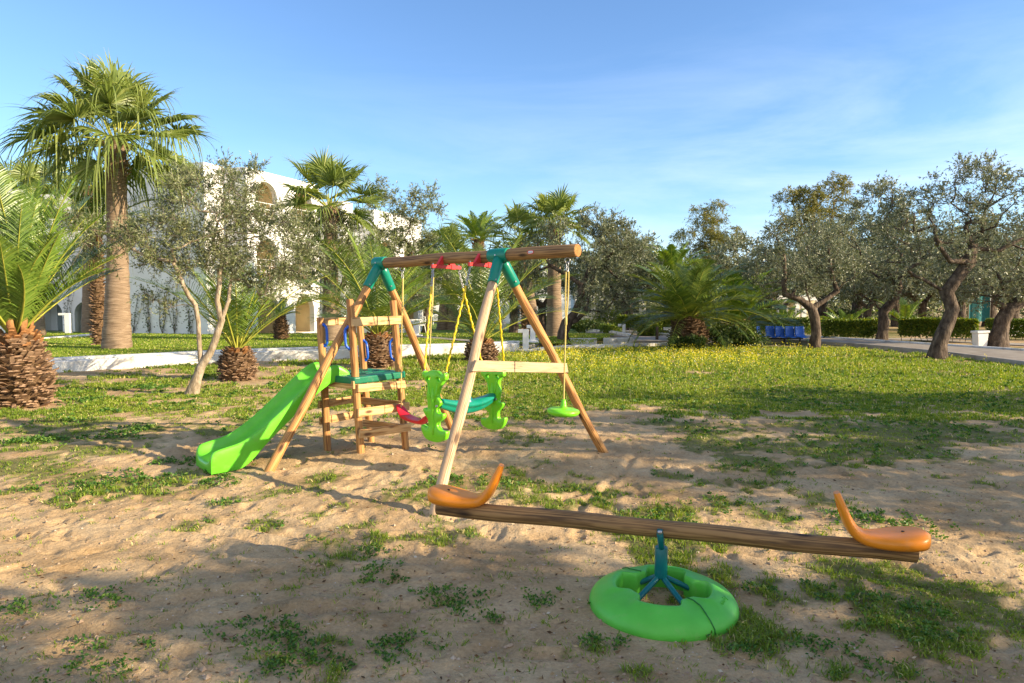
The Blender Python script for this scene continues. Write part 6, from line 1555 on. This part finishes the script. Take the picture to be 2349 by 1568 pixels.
mb.add([(p.x, p.y, p.z) for p in rows_] + [(p.x, p.y + .03, p.z) for p in rows_], [(r * 6 + i, r * 6 + i + 1, r * 6 + i + 7, r * 6 + i + 6) for r in range(3) for i in range(5)] + [(24 + r * 6 + i, 24 + r * 6 + i + 6, 24 + r * 6 + i + 7, 24 + r * 6 + i + 1) for r in range(3) for i in range(5)], smooth=True)
mb.build('net', plastic('teal_net', (0.015, .13, .13), .9), net)
mb = MB(); mb.tube([a - V3(.05, 0, 0), a + V3(-.05, 0, 3.4)], .04, 8); mb.tube([a + V3(1.35, 0, 0), a + V3(1.35, 0, 3.4)], .04, 8); mb.build('pole', M['steel'], net)
wl = empty('garden_wall', AT(2325, 770, 42), 'low grey block wall at the far right beyond the hedge', 'wall')
a = G(2285, 768); b = G(2420, 770); mb = MB(); mb.box((a + b) / 2 + V3(0, 0, .22), ((b - a).length, .3, .5)); mb.build('wall', M['kerb'], wl, bevel=.02)

# climbers on the hotel end wall
def climber(label, foot, up, spread, seed, n=110, nrm=V3(-.36, -.93, 0)):
    rng = np.random.default_rng(seed); root = empty('climbing_plant', foot, label, 'climbing plant', 'climbers on the white end wall')
    ax = V3(-nrm.y, nrm.x, 0); mb = MB(); tips = []
    for k in range(5):
        p = foot.copy(); pts = [p.copy()]; dx = rng.normal() * spread * .4
        for i in range(7):
            p = p + UZ * up / 7 + ax * (dx / 7 + rng.normal() * .06); pts.append(p.copy()); tips.append(p.copy())
        mb.tube(pts, [0.012 * (1 - i / 9) + .003 for i in range(8)], 4, caps=False)
    mb.build('stems', M['twig'], root)
    T = np.array([tuple(q) for q in tips]); k = rng.integers(0, len(T), n); P = T[k] + rng.normal(size=(n, 3)) * .10 * np.array([1, .3, 1]) + np.array(nrm) * .05
    V_, F_, A_ = leaves_np(P, rng.normal(size=(n, 3)), .09 * rng.uniform(.6, 1.3, n), .07 * rng.uniform(.6, 1.3, n), rng)
    np_mesh('foliage', V_, F_, M['ivy'], root, {'rnd': A_}); return root
for k, (px, up, sp, lb) in enumerate(((308, 1.9, 1.6, 'leftmost'), (345, 2.1, .6, 'second from the left'), (375, 2.3, 1.0, 'middle'), (402, 2.5, .9, 'second from the right'), (440, 1.4, .5, 'rightmost'))):
    # intersect pixel column with the end wall
    rx = ray(px, 760); t_ = (K0.x * dF.x + K0.y * dF.y) / (rx.x * dF.x + rx.y * dF.y); f_ = V3(rx.x * t_, rx.y * t_, .1) - dF * .06
    climber(lb + ' climbing plant trained up the shaded white end wall', f_, up, sp, 140 + k)
f_ = W0 + wx * 10.0 + wn * .06; climber('climbing plant on the pier between two shaded arches of the wing', V3(f_.x, f_.y, -.2), 2.6, .8, 150, nrm=wn)
a = F0 + fx * 7.2 + fn * .06; climber('large espaliered climber on the far pale wall', a.copy(), 2.6, 3.0, 151, n=420, nrm=fn)

# ------------------------------------------------------------------ white lamp posts, bin, seats, chairs
def bollard(base, h, w_, arm, label, rz=0.0, plinth=False, group='square white garden lamp posts'):
    root = empty('lamp_post', base, label, 'lamp post', group)
    Rz = Matrix.Rotation(rz, 3, 'Z'); mb = MB(); mb.box(base + UZ * (h / 2 - .02), (w_, w_, h + .04), Rz); mb.build('post', M['white'], root, bevel=.01)
    mb = MB(); mb.box(base + Rz @ V3(-arm / 2 - w_ / 2 + w_ / 2, 0, 0) + UZ * (h + .05), (arm + w_, w_ * 1.02, .11), Rz); mb.build('lamp_head', M['white'], root, bevel=.01)
    if plinth: mb = MB(); mb.box(base + UZ * .02, (w_ * 2.2, w_ * 2.2, .08), Rz); mb.build('plinth', M['white'], root, bevel=.01)
    return root
bollard(G(1206, 806), .62, .20, .16, 'nearest square white post standing on the low steps', plinth=True)
bollard(GL(1222, 786), .50, .18, .12, 'second square white post just behind the nearest one', plinth=True)
bollard(V3(AT(158, 757, 34).x, 34, .03), .92, .26, .30, 'white post with overhanging head beside the shaded hotel arches')
bollard(GL(955, 772), .55, .22, .16, 'white post beside the white garden chairs', plinth=True)
bollard(GL(1156, 758), .45, .30, .08, 'short white post in front of the far wall')
bollard(GL(976, 758), .6, .30, .25, 'small far white post left of the twin palm trunks')
bollard(GL(1361, 757), .45, .28, .08, 'little white post among the plants of the garden bed')
bollard(G(1431, 774), .50, .13, .20, 'slim white lamp with overhanging head before the stalky hedge')
bollard(G(1537, 786), .50, .12, .20, 'slim white lamp with overhanging head left of the broad date palm')
b0 = G(1507, 785); rt = empty('wooden_stump', b0, 'rough upright log post beside the slim white lamp', 'post'); mb = MB(); mb.tube([b0 - UZ * .05, b0 + UZ * .3, b0 + UZ * .62], [.065, .06, .06], 12); mb.build('log', M['bark'], rt)
b0 = GL(10, 765); mb = MB(); mb.box(b0 + UZ * .15, (1.8, .4, .45)); props(mb.build('planter_wall', M['white'], bevel=.02), 'low white block wall at the left edge behind the squat palm', 'wall')
kerb_run('lawn_step', [GL(90, 778), GL(165, 774), GL(232, 770)], .35, 0, .25, label='low white edging strip on the lawn before the shaded arches', cat='kerb')
b0 = G(2247, 797); root = empty('litter_bin', b0, 'tall white litter bin with sloping lid beside the knotted olive', 'litter bin')
mb = MB(); mb.prism([(-.15, 0), (.15, 0), (.19, .50), (-.19, .50)], .34, b0 + V3(0, 0, 0), V3(1, 0, 0), UZ); mb.build('body', M['white'], root, bevel=.01)
mb = MB(); mb.prism([(-.22, .505), (.22, .53), (.22, .61), (-.22, .585)], .40, b0, V3(1, 0, 0), UZ); mb.build('lid', M['white'], root, bevel=.01)
# row of five blue shell seats on a steel beam
sb0 = G(1742, 790); sa = V3(sb0.x - .0, sb0.y, 0); sb = G(1842, 792)
bench = empty('seat_row', (sa + sb) / 2, 'row of five blue plastic shell seats on a dark beam by the road', 'bench')
ux = (sb - sa).normalized(); LB = (sb - sa).length
mb = MB(); mb.box((sa + sb) / 2 + UZ * .24, (LB + .1, .10, .05)); mb.build('beam', M['dark'], bench)
for u in (.02, .58, .93): mb = MB(); c = sa.lerp(sb, u); mb.box(c + UZ * .11, (.05, .05, .24)); mb.box(c + UZ * .0, (.06, .34, .03)); mb.build('leg', M['dark'], bench)
def shell(c, rz, w_=.36):
    mb = MB(); Rz = Matrix.Rotation(rz, 3, 'Z'); n = 7; rows = []
    prof = [(.26, -.02), (.22, .0), (.10, -.012), (-.04, -.01), (-.10, .02), (-.125, .10), (-.15, .24), (-.17, .36), (-.175, .40)]
    vs = []
    for k, (y, z) in enumerate(prof):
        ww = w_ * (0.88 if k in (0, len(prof) - 1) else 1)
        for j in range(n):
            x = (j / (n - 1) - .5) * ww; lift = .03 * (2 * x / ww) ** 2
            vs.append(c + Rz @ V3(x, -y + (0 if k < 4 else -lift), z + (lift if k < 5 else 0)))
    mb.add(vs, [(i * n + j, i * n + j + 1, (i + 1) * n + j + 1, (i + 1) * n + j) for i in range(len(prof) - 1) for j in range(n - 1) ], smooth=True)
    o = mb.build('shell_seat', M['seatblue'], bench); q = o.modifiers.new('s', 'SOLIDIFY'); q.thickness = .012
    return o
for k in range(5): shell(sa.lerp(sb, .05 + .225 * k) + UZ * .30, (math.pi * 0 + (.9 if k == 0 else .15 - .03 * k)) + math.pi * 0)
# white monobloc chairs
def chair(base, rz, label, s=1.0):
    root = empty('garden_chair', base, label, 'chair', 'white plastic garden chairs'); Rz = Matrix.Rotation(rz, 3, 'Z'); T = lambda x, y, z: base + Rz @ (V3(x, y, z) * s)
    mb = MB(); mb.box(T(0, 0, .42), (.44 * s, .42 * s, .03), Rz); mb.build('seat', M['whitep'], root, bevel=.01)
    for sx_ in (-1, 1):
        mb = MB(); mb.tube([T(.20 * sx_, -.2, .41), T(.24 * sx_, -.24, 0)], .022, 6); mb.build('leg', M['whitep'], root)
        mb = MB(); mb.tube([T(.20 * sx_, .2, .41), T(.23 * sx_, .27, 0)], .022, 6); mb.build('leg', M['whitep'], root)
        mb = MB(); mb.tube([T(.24 * sx_, -.2, .41), T(.26 * sx_, -.2, .62), T(.26 * sx_, .0, .65), T(.22 * sx_, .24, .64)], .02, 6); mb.build('armrest', M['whitep'], root)
    mb = MB(); pts = [T(-.22, .2, .42), T(-.23, .26, .7), T(-.15, .30, .86), T(0, .31, .89), T(.15, .30, .86), T(.23, .26, .7), T(.22, .2, .42)]; mb.tube(pts, .022, 6)
    for x in (-.14, -.07, 0, .07, .14): mb.tube([T(x, .2, .42), T(x * 1.05, .30, .86)], .014, 5)
    mb.build('backrest', M['whitep'], root); return root
c1 = chair(AT(672, 765, 38.5), .5, 'white plastic garden chair in front of the lit hotel arches'); 
chair(AT(962, 764, 37) , -.6, 'white plastic garden chair right of the white post at the table'); chair(AT(940, 764, 36.5), 1.2, 'white plastic garden chair half hidden by the swing leg')
b0 = AT(950, 764, 37.2); tb = empty('garden_table', b0, 'white plastic garden table among the garden chairs', 'table'); mb = MB(); mb.rev(b0 + UZ * .70, [(0, 0), (.45, 0), (.46, .02), (.45, .03), (0, .03)], 20); mb.build('tabletop', M['whitep'], tb)
for k in range(4): mb = MB(); a_ = k * math.pi / 2 + .6; mb.tube([b0 + V3(.2 * math.cos(a_), .2 * math.sin(a_), .7), b0 + V3(.36 * math.cos(a_), .36 * math.sin(a_), 0)], .02, 6); mb.build('leg', M['whitep'], tb)
chair(V3(AT(1000, 743, 55).x, 55, -.33), .2, 'small white chair before the far arched doors'); chair(V3(-27.9, 42.35, 5.56), .4, 'white chair on the shaded upper balcony')

# ------------------------------------------------------------------ grass, weeds, flowers
rng = np.random.default_rng(7)
def gz_at(x, y): return ground_z(x, y) - 0.004 * y.clip(30, 90) + 0.12
def scatter(n, y0, y1, power=2.0, xm=0.95, pad=.6):
    # density falls with the square of the distance
    u = rng.uniform(0, 1, n); y = 1 / (1 / y0 + (1 / y1 - 1 / y0) * u); x = rng.uniform(-1, 1, n) * (y * 0.80 + pad); return x, y
def in_ring(x, y): 
    r = np.hypot(x - .835, y - 3.72); return (r > .19) & (r < .43)
def blocked(x, y):
    px, py = world_to_px(x, y)
    kl = np.interp(px, [p[0] for p in kb] + [1228, 1300, 1390, 1551, 1660, 1740, 1840, 1957, 2161, 2349, 2600, 3000], [p[1] for p in kb] + [808, 801, 798, 794, 794, 792, 789, 796, 816, 841, 878, 930])
    return py < kl + 0.5
def blades(x, y, n_per, hgt, wid, spread, lean, wlo=.0, seedc=0.0, tone=None):
    k = len(x); X = np.repeat(x, n_per) + rng.normal(size=k * n_per) * np.repeat(spread, n_per); Y = np.repeat(y, n_per) + rng.normal(size=k * n_per) * np.repeat(spread, n_per)
    Hh = np.repeat(hgt, n_per) * rng.uniform(.45, 1.2, k * n_per); Wd = np.repeat(wid, n_per) * rng.uniform(.7, 1.3, k * n_per)
    Z = gz_at(X, Y) - .005; az = rng.uniform(0, 2 * math.pi, k * n_per); l = lean * rng.uniform(.2, 1.6, k * n_per)
    dx = np.cos(az) * l * Hh; dy = np.sin(az) * l * Hh; a2 = rng.uniform(0, math.pi, k * n_per); sx_ = np.cos(a2) * Wd / 2; sy_ = np.sin(a2) * Wd / 2
    b1 = np.stack([X - sx_, Y - sy_, Z], 1); b2_ = np.stack([X + sx_, Y + sy_, Z], 1)
    m1 = np.stack([X + dx * .4 + sx_ * .8, Y + dy * .4 + sy_ * .8, Z + Hh * .62], 1); m2 = np.stack([X + dx * .4 - sx_ * .8, Y + dy * .4 - sy_ * .8, Z + Hh * .62], 1)
    t1 = np.stack([X + dx + sx_ * .1, Y + dy + sy_ * .1, Z + Hh * (1 - .25 * l)], 1); t2 = np.stack([X + dx - sx_ * .1, Y + dy - sy_ * .1, Z + Hh * (1 - .25 * l)], 1)
    V = np.stack([b1, b2_, m1, m2, t1, t2], 1).reshape(-1, 3); i = np.arange(len(X))[:, None] * 6
    F = np.concatenate([i + np.array([[0, 1, 2, 3]]), i + np.array([[3, 2, 4, 5]])])
    tn = rng.beta(2.2, 2.6, len(X)) if tone is None else np.clip(np.repeat(tone, n_per) + rng.normal(size=len(X)) * .13, 0, 1)
    tn = np.where(rng.uniform(size=len(X)) > .94, 1.0, tn * .9)
    return V, F, np.repeat(tn, 6)
def gather(parts, name, matl, kind='stuff', label=None, cat=None):
    V = []; F = []; A = []; nb = 0
    for v, f, a in parts: V.append(v); F.append(f + nb); A.append(a); nb += len(v)
    o = np_mesh(name, np.concatenate(V), np.concatenate(F), matl, attrs={'rnd': np.concatenate(A)}); return props(o, label, cat, None, kind)
# near tufts
x, y = scatter(60000, 2.3, 9.5); g = green(x, y); k = (rng.uniform(size=len(x)) < g * .55 + .03) & ~in_ring(x, y); x, y, g = x[k], y[k], g[k]
tone = .35 + .3 * fbm(x, y, 1.3, 2, 55)
A1 = blades(x, y, 7, .021 + .020 * vnoise(x * 1.7, y * 1.7, 8) * (1 + g), .0032 + .0007 * y, .018 + 0 * x, .95, tone=tone)
# mid distance sward
x, y = scatter(62000, 9.5, 24.5); g = green(x, y); k = (rng.uniform(size=len(x)) < g) & ~blocked(x, y); x, y, g = x[k], y[k], g[k]
tone = .35 + .35 * fbm(x, y, .8, 2, 56)
A2 = blades(x, y, 5, .028 + .045 * vnoise(x * .8, y * .8, 12) + .035 * sstep(12, 18, y), .0012 * y, .03 + 0 * x, .7, tone=tone)
gather([A1, A2], 'grass', M['grass'], label='patchy short grass growing in the sandy play area', cat='grass')
# far belt of trees beyond the road, reading as one mass
def far_belt():
    n = 70000; px = rng.uniform(1330, 2560, n); Y = rng.uniform(62, 74, n); x = (px - 1174.5) / F_PX * Y
    top = 3.4 + 2.6 * fbm(x, x * 0, .16, 3, 19) + .8 * vnoise(x * .8, x * 0, 20); z = -.5 + (top + .5) * rng.uniform(0, 1, n) ** .8
    g = fbm(x, z + Y * .2, .9, 3, 33); k = g > .40; x, Y, z = x[k], Y[k], z[k]; n = len(x)
    V_, F_, A_ = leaves_np(np.stack([x, Y, z], 1), rng.normal(size=(n, 3)), .34 * rng.uniform(.6, 1.3, n), .18 * rng.uniform(.6, 1.3, n), rng, np.clip(rng.beta(2, 3, n) * .8 + .3 * (vnoise(x * .35, z * .5, 5) - .3), 0, 1))
    gather([(V_, F_, A_)], 'far_trees', M['olive'], label='distant belt of olive trees beyond the road', cat='trees')
far_belt()
# broad-leaved weeds: rosettes and creeping mats
x, y = scatter(15000, 2.3, 22); g = green(x, y); wn_ = vnoise(x * 1.1 + 3, y * 1.1, 77); k = (rng.uniform(size=len(x)) < g * (wn_ > .45 - .25 * ((y > 9) & (y < 16))) * (.55 + .6 * sstep(8, 12, y)) * np.where((y > 8.5) & (y < 16), 2.2, 1)) & ~in_ring(x, y) & ~blocked(x, y); x, y = x[k], y[k]
# the clear individual clumps seen in the foreground
hand = [(580, 1460, .17), (700, 1482, .12), (672, 1510, .10), (745, 1522, .12), (870, 1510, .12), (625, 1545, .09), (240, 1372, .16), (60, 1402, .09), (205, 1520, .2), (640, 1475, .1), (860, 1272, .09), (880, 1330, .16), (1000, 1370, .15), (1050, 1390, .1), (930, 1480, .12), (1380, 1480, .1), (1640, 1450, .1), (1840, 1490, .14), (1970, 1530, .15), (2130, 1470, .12), (1720, 1350, .08), (220, 1112, .16), (300, 1095, .2), (500, 1108, .12), (1030, 1100, .08), (2050, 1200, .3), (1960, 1190, .2), (1250, 1385, .12), (1390, 1400, .07), (1710, 1500, .08), (110, 1010, .2), (40, 1015, .25), (265, 1000, .3), (330, 985, .2), (410, 1060, .18), (200, 920, .3), (350, 890, .3), (1110, 1420, .1), (1310, 1620, .1)]
hx, hy, hr = [], [], []
for (a, b, r_) in hand:
    q = G(a, b); nn_ = int(15 * r_ / .12); 
    for i in range(nn_): hx.append(q.x + rng.normal() * r_ * .7); hy.append(q.y + rng.normal() * r_ * .5)
x = np.concatenate([x, hx]); y = np.concatenate([y, hy]); nw = len(x); nl = 12
X = np.repeat(x, nl); Y = np.repeat(y, nl); dist = Y; az = rng.uniform(0, 6.283, nw * nl); el = rng.uniform(.05, .9, nw * nl)
X = X + rng.normal(size=nw * nl) * .018; Y = Y + rng.normal(size=nw * nl) * .018
Z = gz_at(X, Y) + .004 + rng.uniform(0, .022, nw * nl)
Vw, Fw, Aw = leaves_np(np.stack([X, Y, Z], 1), np.stack([np.cos(az) * np.cos(el), np.sin(az) * np.cos(el), np.sin(el)], 1), (.012 + .003 * dist) * rng.uniform(.6, 1.3, nw * nl), (.008 + .002 * dist) * rng.uniform(.6, 1.2, nw * nl), rng)
gather([(Vw, Fw, Aw)], 'weeds', M['weed'], label='low broad-leaved weeds creeping over the sand', cat='weeds')
# flowering band
x, y = scatter(34000, 11.5, 25); px, py = world_to_px(x, y); dens = np.exp(-((py - 822) / 24) ** 2) * sstep(1120, 1250, px) * sstep(2150, 1650, px) + .035 * (px > 950)
k = (rng.uniform(size=len(x)) < dens * (0.1 + 1.1 * vnoise(x * .7, y * .9, 91) ** 1.5) * (1 - .55 * sstep(1500, 2000, px))) & ~blocked(x, y); x, y = x[k], y[k]; n = len(x); q = 5
X = np.repeat(x, q) + rng.normal(size=n * q) * .05; Y = np.repeat(y, q) + rng.normal(size=n * q) * .05; Z = gz_at(X, Y) + rng.uniform(.06, .20, n * q) * np.repeat(sstep(8, 16, y) * .9 + .3, q)
P = np.stack([X, Y, Z], 1); sz = .00115 * Y
D = rng.normal(size=(n * q, 3)); Vf, Ff, Af = leaves_np(P, D, sz * rng.uniform(.8, 1.6, n * q), sz * rng.uniform(.8, 1.5, n * q), rng, rng.uniform(0, .93, n * q) + (rng.uniform(size=n * q) > .96) * .1)
gather([(Vf, Ff, Af)], 'wildflowers', M['flower'], label='band of small yellow wildflowers in the taller grass', cat='wildflowers')
A3 = blades(x, y, 3, .11 + .08 * rng.uniform(size=n), .0009 * y, .04 + 0 * x, .3, tone=.72 + 0 * x)
gather([A3], 'flower_stalks', M['grass'], label='taller stalks of the yellow wildflower band', cat='wildflowers')
# lawn fringe blades on the raised lawn
x, y = scatter(42000, 15.5, 34, xm=1); px, py = world_to_px(x, y)
yk = np.interp(x, [p.x for p in KB], [p.y + .3 for p in KB]); xr = np.interp(y, [15, 22, 26, 34], [.3, 2.2, 3.4, 5.5]); k = (y > yk) & (x < xr) & (x > -26); x, y = x[k], y[k]
lz = np.interp(y, [15, 18, 26, 32, 40, 50, 90], [0.25, 0.25, 0.21, 0.12, -0.2, -0.25, -0.6])
gz_keep = gz_at
gz_at = lambda X, Y: np.interp(Y, [15, 18, 26, 32, 40, 50, 90], [0.25, 0.25, 0.21, 0.12, -0.2, -0.25, -0.6]) + 0.03 * (fbm(X, Y, 0.7, 3, 3) - 0.5)
A4 = blades(x, y, 4, .045 + 0 * x, .0013 * y, .05 + 0 * x, .6, tone=.45 + .3 * fbm(x, y, .5, 2, 60)); gather([A4], 'lawn_grass', M['grass'], label='mown grass blades of the raised hotel lawn', cat='grass')
gz_at = gz_keep
# dry leaves, straw and twigs lying about
x, y = scatter(4200, 2.3, 14); k = ~in_ring(x, y); x, y = x[k], y[k]; n = len(x); az = rng.uniform(0, 6.283, n); long_ = rng.uniform(size=n) > .55
Vl, Fl, Al = leaves_np(np.stack([x, y, gz_at(x, y) + .006], 1), np.stack([np.cos(az), np.sin(az), rng.normal(size=n) * .12], 1), np.where(long_, .045, .024) * rng.uniform(.6, 1.6, n), np.where(long_, .0035, .010) * rng.uniform(.7, 1.3, n) * (1 + y * .05), rng)
M['litter'] = leafmat('dry_litter', [(0.0, (0.07, 0.04, 0.02)), (0.5, (0.22, 0.13, 0.06)), (0.85, (0.42, 0.31, 0.16)), (1.0, (0.62, 0.55, 0.42))], trans=.1, rough=.8, spec=.1)
gather([(Vl, Fl, Al)], 'leaf_litter', M['litter'], label='dry leaves, straw and twigs scattered on the sand', cat='litter')
# pebbles and clods: too many to count
n = 5200; x, y = scatter(n, 2.3, 10); g = green(x, y); k = (g < .4) & ~in_ring(x, y); x, y = x[k], y[k]; n = len(x); r = rng.gamma(2.0, .0028, n) + .002
oct_ = np.array([(1, 0, 0), (0, 1, 0), (-1, 0, 0), (0, -1, 0), (0, 0, .7), (0, 0, -.7)]); P = np.stack([x, y, gz_at(x, y) + r * .15], 1)
V = (P[:, None, :] + oct_[None] * r[:, None, None] * rng.uniform(.6, 1.3, (n, 6, 1))).reshape(-1, 3); tri = np.array([(0, 1, 4), (1, 2, 4), (2, 3, 4), (3, 0, 4), (1, 0, 5), (2, 1, 5), (3, 2, 5), (0, 3, 5)]); F = (np.arange(n)[:, None, None] * 6 + tri[None]).reshape(-1, 3)
props(np_mesh('pebbles', V, F, rough_mat('pebble_stone', [(.3, (.22, .15, .10)), (.55, (.40, .28, .18)), (.75, (.62, .55, .46))], 4.0, .2, .003)), 'scattered crumbs of sand and tiny pebbles', 'pebbles', None, 'stuff')
